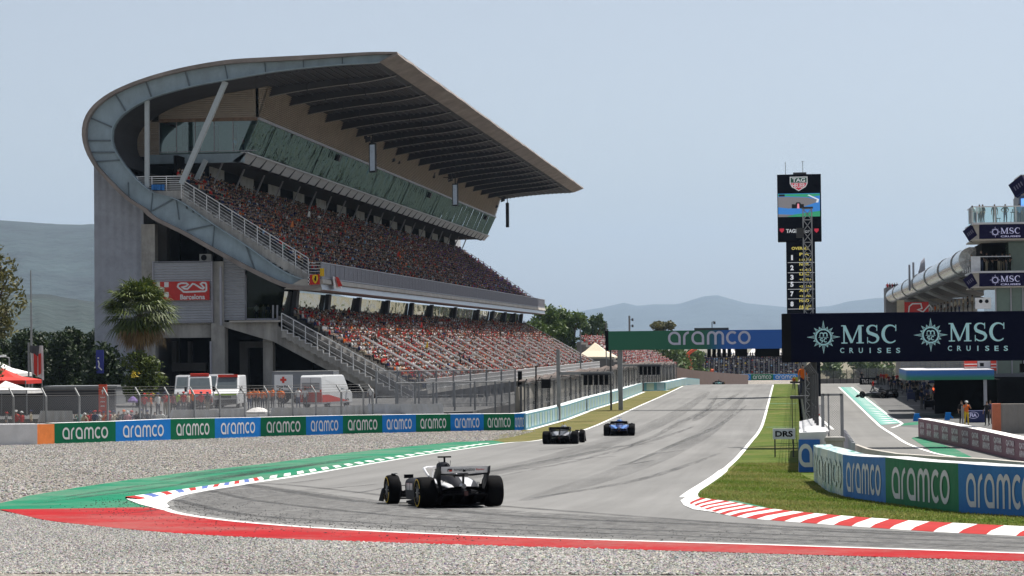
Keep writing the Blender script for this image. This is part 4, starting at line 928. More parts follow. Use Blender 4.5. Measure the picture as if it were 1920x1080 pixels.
# ---- things fixed on or hung from the stand
def red_sign():
    Y = Y0+.85; a, b = P(300, 563.5, Y), P(392.5, 527, Y); w, h = b.x-a.x, b.z-a.z
    t = empty('wall_sign', (a.x+w/2, Y, a.z), 'red wall sign with white circuit outline and white and red chequer above the palm', 'sign')
    mb = MB(); mb.box(a.x, b.x, Y, Y+.15, a.z, b.z, 0)
    for i in range(4):
        for j in range(3):
            x = a.x-.45*2+.45*i; z = b.z-.5*(j+1)-.05
            if (i+j) % 2 == 0 and i < 2: mb.box(x, x+.45, Y+.02, Y+.14, z, z+.5, 0)
            if (i+j) % 2 == 1 and i >= 2: mb.box(x, x+.45, Y-.012, Y-.008, z, z+.5, 1)
            if (i+j) % 2 == 1 and i < 2: mb.box(x, x+.45, Y+.02, Y+.14, z, z+.5, 1)
    pn = mb.build('panel', [mat('sign_red', (.52, .025, .02), .5), mat('sign_white', (.70, .70, .70), .5)], t)
    mb = MB(); add_text(mb, 'Barcelona', (a.x+w*.66, Y-.02, a.z+h*.17), (1, 0, 0), (0, 0, 1), h*.27, w*.5, bold=.03)
    mb.build('lettering', MATS['sign_white'], t)
    tr = [(0, .70), (.03, .88), (.12, .95), (.30, .95), (.36, .85), (.30, .72), (.16, .66), (.22, .55), (.34, .52), (.46, .76), (.52, .90), (.60, .86), (.70, .72), (.80, .58), (.88, .52), (.92, .60), (.86, .74), (.80, .88), (.86, .97), (.97, .95), (1.0, .82), (1.0, .42), (.95, .33), (.80, .33), (.30, .30), (.20, .32), (.14, .44), (.06, .58)]
    v, f = ribbon([(q[0]*w*.58, q[1]*h*.72) for q in tr], .17, True); mb = MB(); mb.add([(a.x+w*.36+q[0], Y-.02, a.z+h*.22+q[1]) for q in v], f); mb.build('circuit_outline', MATS['sign_white'], t)
red_sign()
M_SCR = mat('lit_pale_screen', (.48, .58, .72), .5, var=.35, scale=.5, emit=.12)
for i, (x, w, y0, y1) in enumerate(((698, 4.5, 268, 323), (853, 3, 344, 386), (951, 2, 380, 426))):
    p = PX(x, (y0+y1)/2, c_bot.x+2.6); Y = p.y; top, bot = P(x, y0, Y).z, P(x, y1, Y).z
    t = empty('hanging_screen', (p.x, Y, bot), ['tall screen nearest the camera hung under the roof before slatted wall', 'middle tall screen hung under the roof before slatted wall', 'farthest screen hung at the far end of the box'][i], 'screen', 'screens hung under the stand roof')
    mb = MB(); mb.obox((p.x, Y+.35, (top+bot)/2), (.42 if i < 2 else .25, -.25, 0), (.08, .14, 0), (0, 0, (top-bot)/2)); mb.build('casing', M_RIB, t)
    mb = MB(); mb.obox((p.x-.03, Y+.18, (top+bot)/2), (.34 if i < 2 else .15, -.20, 0), (.005, .01, 0), (0, 0, (top-bot)/2-.2)); mb.build('display', M_SCR if i < 2 else M_RIB, t)
    mb = MB(); zc = sof_z(p.x)-1.0
    for q in range(6): s = RNG.uniform(.12, .35, 3); c = Vector((p.x-.6+RNG.uniform(-.5, .3), Y+.3+RNG.uniform(-.5, .5), top+.5+q*.35)); mb.obox(c, (s[0], 0, .1), (0, s[1], 0), (0, 0, s[2]))
    mb.bar((p.x, Y+.4, bot+.5), (p.x, Y+.4, zc+.9), .14); mb.bar((c_bot.x, Y+.4, top+1), (p.x, Y+.4, top+1), .1); mb.build('bracket', M_RIB, t)
for i, (x, y) in enumerate(((812, 331), (735, 300), (748, 305), (930, 387))):
    p = PX(x, y, c_bot.x+.5); mb = MB()
    for q in range(5): s = RNG.uniform(.12, .38 if i == 0 else .22, 3); mb.obox(p+Vector((RNG.uniform(-.2, .2), RNG.uniform(-.7, .7), RNG.uniform(-.6, .6) if i == 0 else 0)), (s[0], 0, .05), (0, s[1], .05), (0, 0, s[2]))
    mb.bar(p-Vector((.7, 0, 0)), p, .1)
    tag(mb.build('loudspeaker', M_RIB), ['large black loudspeaker cluster on the slatted wall between two screens', 'small black speaker on slats just right of the nearest screen, left of a pair', 'small black speaker on slats right of nearest screen, right of a pair', 'small black speaker on the slats near the far end of the box'][i], 'loudspeaker')
for i, (x, y) in enumerate(((634, 296), (805, 366), (910, 408))):
    p = PX(x, y, (c_bot.x+g_bot.x)/2+.5); mb = MB(); mb.obox(p, (.25, 0, -.1), (0, .45, 0), (.15, 0, .38)); mb.bar(p, p+Vector((-.6, 0, .3)), .08)
    tag(mb.build('loudspeaker', M_RIB), ['black box speaker hung before the mirrored glazing, nearest of three', 'black box speaker hung before the mirrored glazing, middle of three', 'black box speaker hung before the mirrored glazing, farthest of three'][i], 'loudspeaker', 'box speakers before the glazing')
# flags on the balcony corner
M_FLR = mat('flag_red', (.55, .03, .02), .75, var=.1); M_FLY = mat('flag_yellow', (.75, .48, .02), .75); M_FLW = mat('flag_white', (.72, .70, .68), .8); M_BLK = mat('matt_black', (.008, .008, .009), .8, spec=.1)
def cloth(mb, a, b, c, d, n=8, amp=.06, mi=0, axis=(0, -1, 0), th=.015):
    """slightly rippled hanging cloth a b (top) d c (bottom), with thickness"""
    for off in (0, th):
        A, B = [], []
        for i in range(n+1):
            t = i/n; w = Vector(axis)*(amp*math.sin(i*1.9)+off); A.append(Vector(a).lerp(Vector(b), t)+w*.3); B.append(Vector(d).lerp(Vector(c), t)+w)
        mb.strip(A, B, mi)
Yf = Y0-.5
mb = MB(); cloth(mb, P(581, 515, Yf), P(599, 514, Yf), P(600, 533, Yf), P(580, 534, Yf))
fl = tag(mb.build('flag', M_FLR), 'red flag with yellow shield hung at the balcony corner', 'flag')
mb = MB(); c = P(591, 523.5, Yf-.1); sh = [(0, .45), (.26, .40), (.30, .05), (.18, -.25), (0, -.45), (-.18, -.25), (-.30, .05), (-.26, .40)]; mb.add([(c.x+x, c.y, c.z+z) for x, z in sh], [tuple(range(8))]); mb.build('yellow_shield', M_FLY, fl)
mb = MB(); hs = [(-.02, .30), (.08, .32), (.12, .20), (.06, .12), (.14, .02), (.08, -.05), (.12, -.25), (.04, -.12), (-.06, -.28), (-.04, -.05), (-.14, .0), (-.06, .1)]; mb.add([(c.x+x, c.y-.02, c.z+z) for x, z in hs], [tuple(range(12))]); mb.build('black_horse', M_BLK, fl)
mb = MB()
for j in range(5):
    for i in range(2): q = P(577.5+i*1.8, 519+j*3, Yf-.02); mb.box(q.x, q.x+.1, q.y, q.y+.01, q.z-.16, q.z, (i+j) % 2)
tag(mb.build('chequered_cloth', [M_FLW, M_BLK]), 'small black and white chequered cloth left of the red shield flag', 'flag')
mb = MB(); cloth(mb, P(600, 503, Yf), P(608, 503, Yf), P(608, 518, Yf), P(600, 518, Yf)); tag(mb.build('yellow_sign', M_FLY), 'small yellow notice on the railing above the red shield flag', 'sign')
mb = MB(); Yg = Y0-.2; q0 = P(622, 519, Yg); xg = X_+.25
cl = [PX(x, y, xg) for x, y in ((624, 518), (634, 521), (640, 541), (626, 541))]; cloth(mb, *cl, amp=.15, axis=(1, 0, 0))
t = tag(mb.build('banner', M_FLW), 'crumpled white and red flag hanging over the balcony front', 'flag'); mb = MB()
cl2 = [p+Vector((.22, 0, 0)) for p in [PX(x, y, xg) for x, y in ((625, 519), (630, 520), (637, 536), (630, 538))]]; cloth(mb, *cl2, amp=.12, axis=(1, 0, 0)); mb.build('red_patch', M_FLR, t)
# blue jacket on the landing railing
mb = MB(); cloth(mb, P(284, 346, Y0+.3), P(309, 346, Y0+.3), P(309, 357, Y0+.3), P(284, 356, Y0+.3), amp=.2, th=.1); tag(mb.build('jacket', mat('blue_cloth', (.03, .16, .42), .8, var=.3, scale=4)), 'blue jacket hung on the landing railing', 'jacket')
# ================================================================ RACING CARS (local frame: +Y forward, rear axle at y = 0, ground at z = 0)
M_TYRE = mat('tyre_rubber', (.0065, .0065, .0075), .75, var=.25, scale=6, spec=.04, bump=.002, bscale=60)
M_RIMM = mat('dark_wheel_cover', (.06, .06, .065), .35, metal=.6)
M_YEL = mat('yellow_tyre_band', (.75, .50, .02), .6)
M_CARB = mat('carbon_black', (.006, .006, .008), .45, var=.3, scale=3, spec=.12)
M_CARBM = mat('carbon_matt', (.008, .008, .010), .75, spec=.05, var=.3, scale=3)
M_GREYM = mat('bare_metal', (.30, .30, .31), .35, metal=.8)
def superring(y, hw, z0, z1, e=2.6, n=20, cx=0.0):
    zc, hz = (z0+z1)/2, (z1-z0)/2; out = []
    for j in range(n):
        t = 2*math.pi*j/n; c, s = math.cos(t), math.sin(t)
        out.append((cx+hw*math.copysign(abs(c)**(2/e), c), y, zc+hz*math.copysign(abs(s)**(2/e), s)))
    return out
def racing_car(loc, yaw, label, body_m, accent_m, wing_m, helmet_m, lettered=False, group=None, number=None, band=M_YEL, detail=True, pitch=0.0, cam_m=None, pod_m=None, cover_m=None):
    pod_m = pod_m or body_m; cover_m = cover_m or body_m
    t = empty('racing_car', loc, label, 'racing car', group, rz=yaw)
    t.rotation_euler.x = pitch
    def B(mb, name, m, smooth=True, parent=t, bevel=0): return mb.build(name, m, parent, local=True, smooth=smooth, bevel=bevel)
    # wheels
    for wx, wy, w, side in ((-.80, 0, .40, -1), (.80, 0, .40, 1), (-.84, 3.5, .31, -1), (.84, 3.5, .31, 1)):
        h = w/2; mb = MB()
        pr = [(.235, -h+.02), (.30, -h), (.335, -h+.012), (.352, -h+.035), (.36, -h+.09), (.362, 0), (.36, h-.09), (.352, h-.035), (.335, h-.012), (.30, h), (.235, h-.02), (.225, h-.07), (.225, -h+.07), (.235, -h+.02)]
        mb.lathe(pr, 'X', 40, 0, (0, 0, 0)); wh = B(mb, 'wheel', M_TYRE); wh.location = (wx, wy, .36)
        mb = MB(); x1 = side*(h-.035); mb.lathe([(.02, x1+side*.03), (.08, x1+side*.028), (.10, x1+side*.012), (.20, x1), (.232, x1-side*.01), (.232, x1-side*.06), (.02, x1-side*.06)], 'X', 28)
        for k in range(10):
            a = 2*math.pi*k/10; mb.obox((x1+side*.008, .155*math.cos(a), .155*math.sin(a)), (.012, 0, 0), (0, .06*math.cos(a), .06*math.sin(a)), (0, -.012*math.sin(a), .012*math.cos(a)))
        B(mb, 'rim', M_RIMM, parent=wh)
        mb = MB(); xs_ = side*(h+.002)
        for a0, a1 in ((10, 160), (190, 340)):
            A, C = [], []
            for k in range(25):
                a = R(lerp(a0, a1, k/24)); A.append((xs_-side*.004, .318*math.cos(a), .318*math.sin(a))); C.append((xs_, .294*math.cos(a), .294*math.sin(a)))
            mb.strip(A, C)
        B(mb, 'tyre_band', band, parent=wh)
    # bodywork
    mb = MB(); sec = [(-.62, .05, .30, .40, 2.2), (-.35, .10, .24, .50, 2.4), (.0, .15, .18, .58, 2.4), (.5, .20, .12, .74, 2.3), (1.0, .25, .10, .86, 2.2), (1.35, .25, .10, .93, 2.2), (1.55, .26, .10, .95, 2.3)]
    mb.loft([superring(*q) for q in sec]); B(mb, 'engine_cover', [cover_m])
    mb = MB(); sec = [(1.5, .36, .10, .66, 3), (1.9, .38, .10, .66, 3), (2.5, .36, .12, .64, 3), (2.9, .29, .16, .60, 3), (3.5, .20, .20, .54, 3), (4.1, .15, .20, .42, 3), (4.55, .10, .17, .30, 2.6), (4.68, .05, .18, .25, 2.4)]
    mb.loft([superring(*q) for q in sec]); B(mb, 'nose', [body_m])
    for s in (-1, 1):
        mb = MB(); sec = [(-.15, .10, .26, .44, 2.6, 20, s*.16), (.25, .20, .20, .50, 2.6, 20, s*.26), (.7, .28, .14, .58, 3, 20, s*.36), (1.3, .33, .10, .63, 3.2, 20, s*.44), (1.9, .34, .14, .66, 3.4, 20, s*.47), (2.15, .33, .22, .67, 4, 20, s*.48)]
        mb.loft([superring(*q) for q in sec]); sp_ = B(mb, 'sidepod', [pod_m])
        mb = MB(); mb.add([(s*(.805), 2.05, .16), (s*.80, .95, .16), (s*.775, .80, .30), (s*.795, 1.3, .40), (s*.825, 2.05, .36)], [(0, 1, 2, 3, 4)]); B(mb, 'dark_flank', accent_m, smooth=False, parent=sp_)
        for q in range(4): mb = MB(); y_ = 1.35+.17*q; mb.obox((s*.822, y_, .47), (.004, 0, 0), (0, .035, 0), (0, 0, .08)); B(mb, 'flank_mark', M_BLK if pod_m is body_m else body_m, smooth=False, parent=sp_)
        mb = MB(); mb.loft([superring(2.16, .29, .32, .62, 4, 16, s*.49), superring(2.175, .27, .34, .60, 4, 16, s*.49)]); B(mb, 'intake', M_CARB, parent=sp_)
        mb = MB(); sec = [(-.1, .07, .40, .475, 2.4, 12, s*.19), (.1, .10, .45, .535, 2.4, 12, s*.22), (.7, .15, .56, .625, 2.4, 12, s*.36), (1.5, .17, .62, .668, 2.4, 12, s*.43)]; mb.loft([superring(*q) for q in sec]); B(mb, 'accent_stripe', body_m if pod_m is not body_m else accent_m, parent=sp_)
    # airbox, roll hoop camera, fin
    mb = MB(); mb.loft([superring(1.15, .07, .82, 1.0, 2.3, 16), superring(1.4, .13, .80, 1.03, 2.3, 16), superring(1.62, .16, .78, 1.04, 2.6, 16)]); ab = B(mb, 'airbox', [accent_m])
    mb = MB(); mb.prism([(-.008, .1, .56), (-.008, 1.2, .90), (-.008, 1.15, .99), (-.008, .55, .84)], (.016, 0, 0)); B(mb, 'engine_fin', accent_m, smooth=False, parent=ab)
    mb = MB(); mb.bar((0, 1.42, 1.02), (0, 1.42, 1.14), .035, .06); mb.obox((0, 1.42, 1.155), (.155, 0, 0), (0, .05, 0), (0, 0, .018)); mb.tube([(-.14, 1.35, .95), (-.15, 1.35, 1.07)], .006, 5); mb.tube([(.12, 1.35, .95), (.13, 1.35, 1.07)], .006, 5); B(mb, 'roof_camera', cam_m or M_CARBM, smooth=False)
    # halo, helmet, mirrors
    mb = MB(); mb.tube([(-.34, 1.62, .70), (-.36, 1.85, .80), (-.32, 2.25, .88), (-.18, 2.55, .90), (0, 2.65, .90), (.18, 2.55, .90), (.32, 2.25, .88), (.36, 1.85, .80), (.34, 1.62, .70)], .028, 8); mb.tube([(0, 2.65, .90), (0, 2.78, .62)], .022, 8); B(mb, 'halo', body_m)
    mb = MB(); mb.loft([superring(1.78+.13*math.sin(a), .125*math.cos(a)+.005, .70, .70+.27*1, 2.2, 14) for a in np.linspace(-1.4, 1.4, 9)]); B(mb, 'helmet', helmet_m)
    for s in (-1, 1):
        mb = MB(); mb.obox((s*.68, 2.32, .70), (.11, 0, 0), (0, .03, 0), (0, 0, .045)); mb.tube([(s*.58, 2.34, .66), (s*.38, 2.4, .60)], .01, 6); B(mb, 'mirror', M_CARB, smooth=False)
    # floor with raised edges, diffuser, gearbox, rear crash structure with lamp
    mb = MB(); pl = [(-.52, -.30), (-.62, .25), (-.76, .55), (-.80, 1.9), (-.62, 2.6), (-.3, 2.8), (.3, 2.8), (.62, 2.6), (.80, 1.9), (.76, .55), (.62, .25), (.52, -.30)]; mb.prism([(x, y, .045) for x, y in pl], (0, 0, .035))
    for s in (-1, 1): mb.prism([(s*.80, .5, .08), (s*.83, 1.9, .08), (s*.83, 1.9, .13), (s*.80, .75, .20)], (s*.012, 0, 0))
    B(mb, 'floor', M_CARBM, smooth=False)
    mb = MB(); mb.prism([(-.52, -.30, .06), (-.52, -.62, .26), (-.52, -.62, .33), (-.52, 0, .22), (-.52, .1, .06)], (.008, 0, 0)); mb.prism([(.52, -.30, .06), (.52, -.62, .26), (.52, -.62, .33), (.52, 0, .22), (.52, .1, .06)], (.008, 0, 0))
    mb.add([(-.52, .1, .10), (.52, .1, .10), (.52, -.62, .31), (-.52, -.62, .31), (-.52, .1, .12), (.52, .1, .12), (.52, -.62, .33), (-.52, -.62, .33)], [(0, 1, 2, 3), (4, 5, 6, 7), (2, 3, 7, 6)])
    for x in (-.26, 0, .26): mb.prism([(x, -.58, .10), (x, -.58, .31), (x, 0, .12), (x, 0, .07)], (.008, 0, 0))
    B(mb, 'diffuser', M_CARB, smooth=False)
    mb = MB(); mb.loft([superring(-.70, .05, .29, .40, 4, 12), superring(-.3, .09, .26, .42, 4, 12), superring(.2, .16, .18, .46, 3, 12)]); B(mb, 'gearbox', M_CARB)
    mb = MB(); mb.obox((0, -.715, .335), (.045, 0, 0), (0, .012, 0), (0, 0, .05)); B(mb, 'rain_light', mat('dull_red_lamp', (.05, .012, .012), .3), smooth=False)
    mb = MB(); mb.lathe([(.055, -.52), (.06, -.30), (.05, -.30), (.045, -.52)], 'Y', 16, 0, (0, 0, .50)); B(mb, 'exhaust', M_GREYM)
    # suspension and brake ducts
    for s in (-1, 1):
        mb = MB()
        for a, b in (((.15, .15, .25), (.62, .02, .24)), ((.15, -.35, .27), (.62, -.02, .24)), ((.16, .25, .46), (.62, .02, .46)), ((.14, -.25, .45), (.62, -.03, .46)), ((.12, -.5, .36), (.62, -.08, .38)), ((.16, .1, .22), (.60, .0, .42))):
            mb.bar((s*a[0], a[1], a[2]), (s*b[0], b[1], b[2]), .045, .016)
        B(mb, 'rear_suspension', M_CARB, smooth=False); mb = MB()
        for a, b in (((.22, 3.2, .22), (.70, 3.48, .24)), ((.20, 3.8, .24), (.70, 3.52, .24)), ((.22, 3.1, .46), (.70, 3.48, .46)), ((.18, 3.75, .44), (.70, 3.52, .46)), ((.2, 3.3, .5), (.68, 3.5, .26))):
            mb.bar((s*a[0], a[1], a[2]), (s*b[0], b[1], b[2]), .05, .016)
        B(mb, 'front_suspension', M_CARB, smooth=False)
    for s in (-1, 1):
        for y, x in ((0, .585), (3.5, .675)):
            mb = MB(); mb.lathe([(.02, -.02), (.19, -.02), (.21, 0), (.21, .03), (.02, .03)], 'X', 18, 0, (s*x, y, .36)); mb.obox((s*(x-.03), y+.1, .40), (.03, 0, 0), (0, .1, 0), (0, 0, .13)); B(mb, 'brake_duct', M_CARBM)
        mb = MB(); pts = [(s*.72, 3.5+.38*math.cos(a), .36+.40*math.sin(a)) for a in np.linspace(.2, 1.9, 8)]; mb.strip(pts, [(p[0]+s*.12, p[1], p[2]) for p in pts]); B(mb, 'wheel_winglet', M_CARB)
    # rear wing
    rw = MB(); hw = .56
    def wingsec(x, y0, z0, y1, z1, th, n=6):
        top, bot = [], []
        for i in range(n+1):
            k = i/n; y, z = lerp(y0, y1, k), lerp(z0, z1, k); c = math.sin(math.pi*k**.7)*th; top.append((x, y, z+c*.15)); bot.append((x, y, z-c))
        return top + bot[::-1][1:-1]
    xs_ = np.linspace(-hw, hw, 13)
    rw.loft([wingsec(x, -.22, .765-.05*math.cos(x/hw*math.pi/2)+.05, -.50, .80-.03*math.cos(x/hw*math.pi/2), .05) for x in xs_]); wmain = B(rw, 'rear_wing', M_CARB)
    fl = MB(); fl.loft([wingsec(x, -.53, .80, -.60, .955, .012) for x in np.linspace(-hw+.01, hw-.01, 5)]); flap = B(fl, 'flap', [wing_m], parent=wmain)
    ep = MB()
    for s in (-1, 1):
        o_ = [(-.18, .90), (-.66, .96), (-.68, .80), (-.60, .76), (-.52, .62), (-.38, .36), (-.28, .30), (-.22, .42), (-.12, .66)]
        # endplate curls inward towards the bottom
        vs = [(s*(hw+.02 + (.02 if z > .8 else 0) - max(0, .72-z)*.22), y, z) for y, z in o_]; vs2 = [(x-s*.014, y, z) for x, y, z in vs]; n_ = len(vs)
        ep.add(vs+vs2, [tuple(range(n_)), tuple(range(2*n_-1, n_-1, -1))]+[(i, (i+1) % n_, n_+(i+1) % n_, n_+i) for i in range(n_)])
        B(ep, 'endplate', M_CARB, smooth=False, parent=wmain); ep = MB()
    bw = MB(); bw.loft([wingsec(x, -.25, .40-.10*abs(x/.5)**2+.04, -.52, .46-.08*abs(x/.5)**2+.04, .02) for x in np.linspace(-.5, .5, 9)]); B(bw, 'beam_wing', M_CARB, parent=wmain)
    pl_ = MB(); pl_.bar((0, -.42, .45), (0, -.46, .80), .03, .12); pl_.obox((0, -.5, .86), (.03, 0, 0), (0, .07, 0), (0, 0, .03)); B(pl_, 'pillar', M_CARB, smooth=False, parent=wmain)
    if lettered:
        ydir = Vector((0, .20, -.125)).normalized(); up = Vector((0, -.2, .125)).normalized(); up = Vector((0, -.41, .911)); nrm = Vector((0, -.911, -.41))
        mb = MB(); add_text(mb, 'TOYOTA GAZOO', (-.005, -.572, .878), (1, 0, 0), up, .055, .50, 0, .02, .012); add_text(mb, 'Racing', (.375, -.572, .878), (1, 0, 0), up, .055, .20, 1, .02, .012)
        c = Vector((-.36, -.572, .878)); 
        mb.add([c+Vector((dx, 0, 0))+up*dz+nrm*.012 for dx, dz in ((-.04, .01), (.07, .01), (.07, .035), (-.04, .035))], [(0, 1, 2, 3)], 0); mb.add([c+Vector((dx, 0, 0))+up*dz+nrm*.012 for dx, dz in ((.0, -.035), (.07, -.035), (.07, .005), (.0, .005))], [(0, 1, 2, 3)], 1); mb.add([c+Vector((dx, 0, 0))+up*dz+nrm*.012 for dx, dz in ((-.05, -.035), (-.01, -.035), (-.01, .005), (-.05, .005))], [(0, 1, 2, 3)], 2)
        B(mb, 'lettering', [M_BLK, M_FLR, M_GREYM], smooth=False, parent=flap)
    if number:
        mb = MB(); add_text(mb, number, (-.27, .36, .60), (1, .25, .0), (0, .9, .35), .13, .16, 0, .02, .012); B(mb, 'number', M_BLK, smooth=False)
    # front wing
    fw = MB()
    for k, (y0, z0, y1, z1) in enumerate(((4.62, .09, 4.35, .12), (4.42, .14, 4.22, .20), (4.28, .21, 4.10, .30))):
        fw.loft([wingsec(x, y0-.1*abs(x), z0, y1-.1*abs(x), z1+.03*abs(x), .015) for x in np.linspace(-.92, .92, 11)])
    fwo = B(fw, 'front_wing', accent_m)
    for s in (-1, 1):
        e = MB(); e.prism([(s*.95, 4.60, .06), (s*.95, 4.02, .06), (s*.95, 3.98, .40), (s*.95, 4.2, .36)], (s*.015, 0, 0)); B(e, 'endplate', M_CARBM, smooth=False, parent=fwo)
    return t
M_CWHITE = mat('white_car_paint', (.66, .66, .67), .3, var=.06, scale=4, coat=.5)
M_CBLACK = mat('black_car_paint', (.022, .022, .024), .3, coat=.5); M_CSILV = mat('silver_car_paint', (.30, .30, .31), .3, metal=.5, coat=.3)
M_CBLUE = mat('blue_car_paint', (.008, .035, .18), .4, coat=.5); M_CBLUEL = mat('pale_blue_car_paint', (.05, .17, .50), .35, coat=.5); M_CGREEN = mat('teal_car_paint', (.01, .16, .14), .3, coat=.5)
M_WINGG = mat('light_wing_paint', (.82, .82, .83), .45); M_HELM = mat('red_helmet', (.6, .06, .03), .3, coat=.5); M_HELM2 = mat('white_helmet', (.7, .7, .7), .3, coat=.5); M_DARKNAVY = mat('dark_grey_car_paint', (.018, .018, .022), .6, spec=.12)
def car_at(px, py, yaw, *a, **k): p = G(px, py); sl_ = (gz(p.y+2)-gz(p.y-1))/3; return racing_car(Vector((p.x, p.y, p.z+.016)), R(yaw), *a, pitch=math.atan(sl_)*math.cos(R(yaw)), **k)
car_at(861, 952.5, 21.8, 'white and black racing car nearest the camera, light rear wing, leaving the corner', M_CWHITE, M_DARKNAVY, M_WINGG, M_HELM, lettered=True, number='31', pod_m=M_DARKNAVY, cover_m=M_DARKNAVY)
car_at(1051.5, 833, -0.7, 'black and silver racing car, middle distance, left of the blue one', M_CBLACK, M_CSILV, M_CARB, M_HELM2, band=M_GREYM, cam_m=M_YEL)
car_at(1161, 817.6, 3.4, 'blue racing car with black rear wing ahead of the black car', M_CBLUE, M_CBLUEL, M_CARB, M_HELM2, band=M_GREYM, cam_m=M_HELM2)
def far_car(px, Y, yaw, *a, **k): p = P(px, 720, Y); return racing_car(Vector((p.x, Y, gz(Y)+.016)), R(yaw), *a, **k)
far_car(1347, 405, 0, 'small dark teal racing car far away at the crest of the straight', M_CGREEN, M_CARB, M_CARB, M_HELM2)
# ================================================================ LEFT: hoardings, fences, vehicles, palms and trees
M_HGREEN = mat('hoarding_green', (.004, .15, .07), .55, var=.10, scale=1.2, spec=.12, bump=.03, bscale=1.1); M_HBLUE = mat('hoarding_blue', (.012, .19, .58), .55, var=.08, scale=1.2, spec=.12, bump=.03, bscale=1.1)
M_HWHITE = mat('hoarding_lettering', (.68, .69, .70), .5, var=.05); M_HGREY = mat('white_wrap_and_lit_top', (.62, .62, .63), .5, var=.10, scale=1.2, bump=.06, bscale=1.4); M_HORANGE = mat('orange_wrap', (.62, .17, .03), .6, var=.12, scale=2, bump=.03, bscale=2)
M_STEEL = mat('galvanised_steel', (.22, .225, .23), .6, metal=0.0, var=.12); M_STEELD = mat('dark_steel', (.05, .05, .052), .6, metal=0.0)
ORD = ['first', 'second', 'third', 'fourth', 'fifth', 'sixth', 'seventh', 'eighth', 'ninth', 'tenth', 'eleventh', 'twelfth', 'thirteenth', 'fourteenth', 'fifteenth', 'sixteenth', 'seventeenth', 'eighteenth', 'nineteenth', 'twentieth']
def hoarding(name, a, b, ha, hb, thick, m, label, cat, group=None, word=True, sub=4, frac=.86, hfr=.55, letter_m=None, sag=.0):
    """one padded advertising block from a to b (ground points), front face towards the camera"""
    a, b = Vector(a), Vector(b); d = (b-a).normalized(); n = Vector((d.y, -d.x, 0)).normalized()      # to the camera when a is left of b
    mb = MB(); Lf, Lt, Bt, Bb = [], [], [], []
    for i in range(sub+1):
        t = i/sub; p = a.lerp(b, t); h = lerp(ha, hb, t)-sag*math.sin(math.pi*t); q = p - n*thick
        Lf.append(p); Lt.append(p+Vector((0, 0, h))); Bt.append(q+Vector((0, 0, h+.01))); Bb.append(q)
    mb.strip(Lf, Lt, 0); mb.strip(Lt, Bt, 1); mb.strip(Bt, Bb, 0); mb.quad(Lf[0], Lt[0], Bt[0], Bb[0]); mb.quad(Lf[-1], Lt[-1], Bt[-1], Bb[-1])  # top strip takes the white material: its sunlit rim is painted in
    o = mb.build(name, [m, M_HGREY]); tag(o, label, cat, group)
    if word:
        mb = MB(); L_ = (b-a).length; h = (ha+hb)/2; c = (a+b)/2+Vector((0, 0, h*.5)); up = Vector((0, 0, 1)); add_wordmark(mb, c, b-a, up, h*hfr, L_*frac*.95, 0, .008); mb.build('lettering', letter_m or M_HWHITE, o)
    return o
# boards between traced ground points; heights from the photograph's top edge
bx = [(102, 832, 793.5), (217, 828.5, 790), (320, 825, 785.5), (403, 822.3, 784), (489, 818.8, 782.5), (574, 816.3, 780.5), (643, 814, 779), (717, 812.2, 778), (780, 810.4, 777), (845, 808.8, 776.5), (907, 807.8, 776), (965, 807, 775.6), (986, 806.4, 774.5)]
for i in range(12):
    (x0, y0, t0), (x1, y1, t1) = bx[i], bx[i+1]; a, b = G(x0, y0), G(x1, y1); ha, hb = P(x0, t0, a.y).z-a.z, P(x1, t1, b.y).z-b.z; gcol = i % 2 == 0
    if i == 11: gcol = False
    hoarding('advertising_barrier', a-Vector((0, 0, .05)), b-Vector((0, 0, .05)), ha+.05, hb+.05, .8, M_HGREEN if gcol else M_HBLUE,
             '%s %s lettered barrier block along the far gravel edge, %s from the orange block' % ('green' if gcol else 'blue', 'white', ORD[i]), 'barrier', 'lettered barrier blocks along the gravel', frac=.78 if i < 11 else .95)
a, b = G(70, 833.5), G(102, 832); hoarding('barrier_block', a, b, 1.22, 1.2, .9, M_HORANGE, 'orange wrapped barrier block at the left end of lettered barriers', 'barrier', word=False)
a0 = G(-80, 836); hoarding('barrier_block', a0, a, 1.25, 1.22, .9, M_HGREY, 'long crumpled white wrapped barrier at left edge of photo', 'barrier', word=False, sub=16)

# ---- catch fence along the gravel
M_MESH = mat_mesh('chain_link', (.26, .26, .27), (.62, .78, 0), .10, .22, .6, 0); M_MESHD = mat_mesh('dense_chain_link', (.30, .30, .31), (.2, .98, 0), .08, .12)
def catch_fence(label, pts, h, post_px=None, lean=.5, mesh_m=None, wires=(.0, .45, 1.0), post_m=None, over=.55, n_post=None, group=None):
    t = empty('catch_fence', pts[0], label, 'fence', group)
    path = [Vector(p) for p in pts]; mb = MB(); n = 30; rs = resample(path, n)
    mb.strip(rs, [p+Vector((0, 0, h)) for p in rs]); mb.build('mesh', mesh_m or M_MESH, t)
    mb = MB()
    for w in wires: mb.tube([p+Vector((0, 0, h*w+.05)) for p in rs], .022, 4)
    d = (path[-1]-path[0]).normalized(); nn = Vector((d.y, -d.x, 0)).normalized()
    for k in (.35, .7, 1.0): mb.tube([p+Vector((0, 0, h+over*k)) + nn*lean*k for p in rs], .012, 4)
    mb.build('wire', M_STEELD, t); return t, nn
def add_posts(t, bases, h, nn, over, lean, m, r=.06):
    for p in bases:
        mb = MB(); mb.tube([p, p+Vector((0, 0, h))], r, 6); mb.tube([p+Vector((0, 0, h-.02)), p+Vector((0, 0, h+over))+nn*lean], r*.8, 6); mb.build('post', m, t)
off = Vector((-.3, 1.6, 0)); fpx = [-30, 18, 80, 143, 197, 258, 313, 362, 410, 457, 502, 548, 592, 640, 682, 700]
def barrier_y(x): return float(np.interp(x, [q[0] for q in bx], [q[1] for q in bx]))
fb = [G(x, barrier_y(x)) + off for x in fpx]
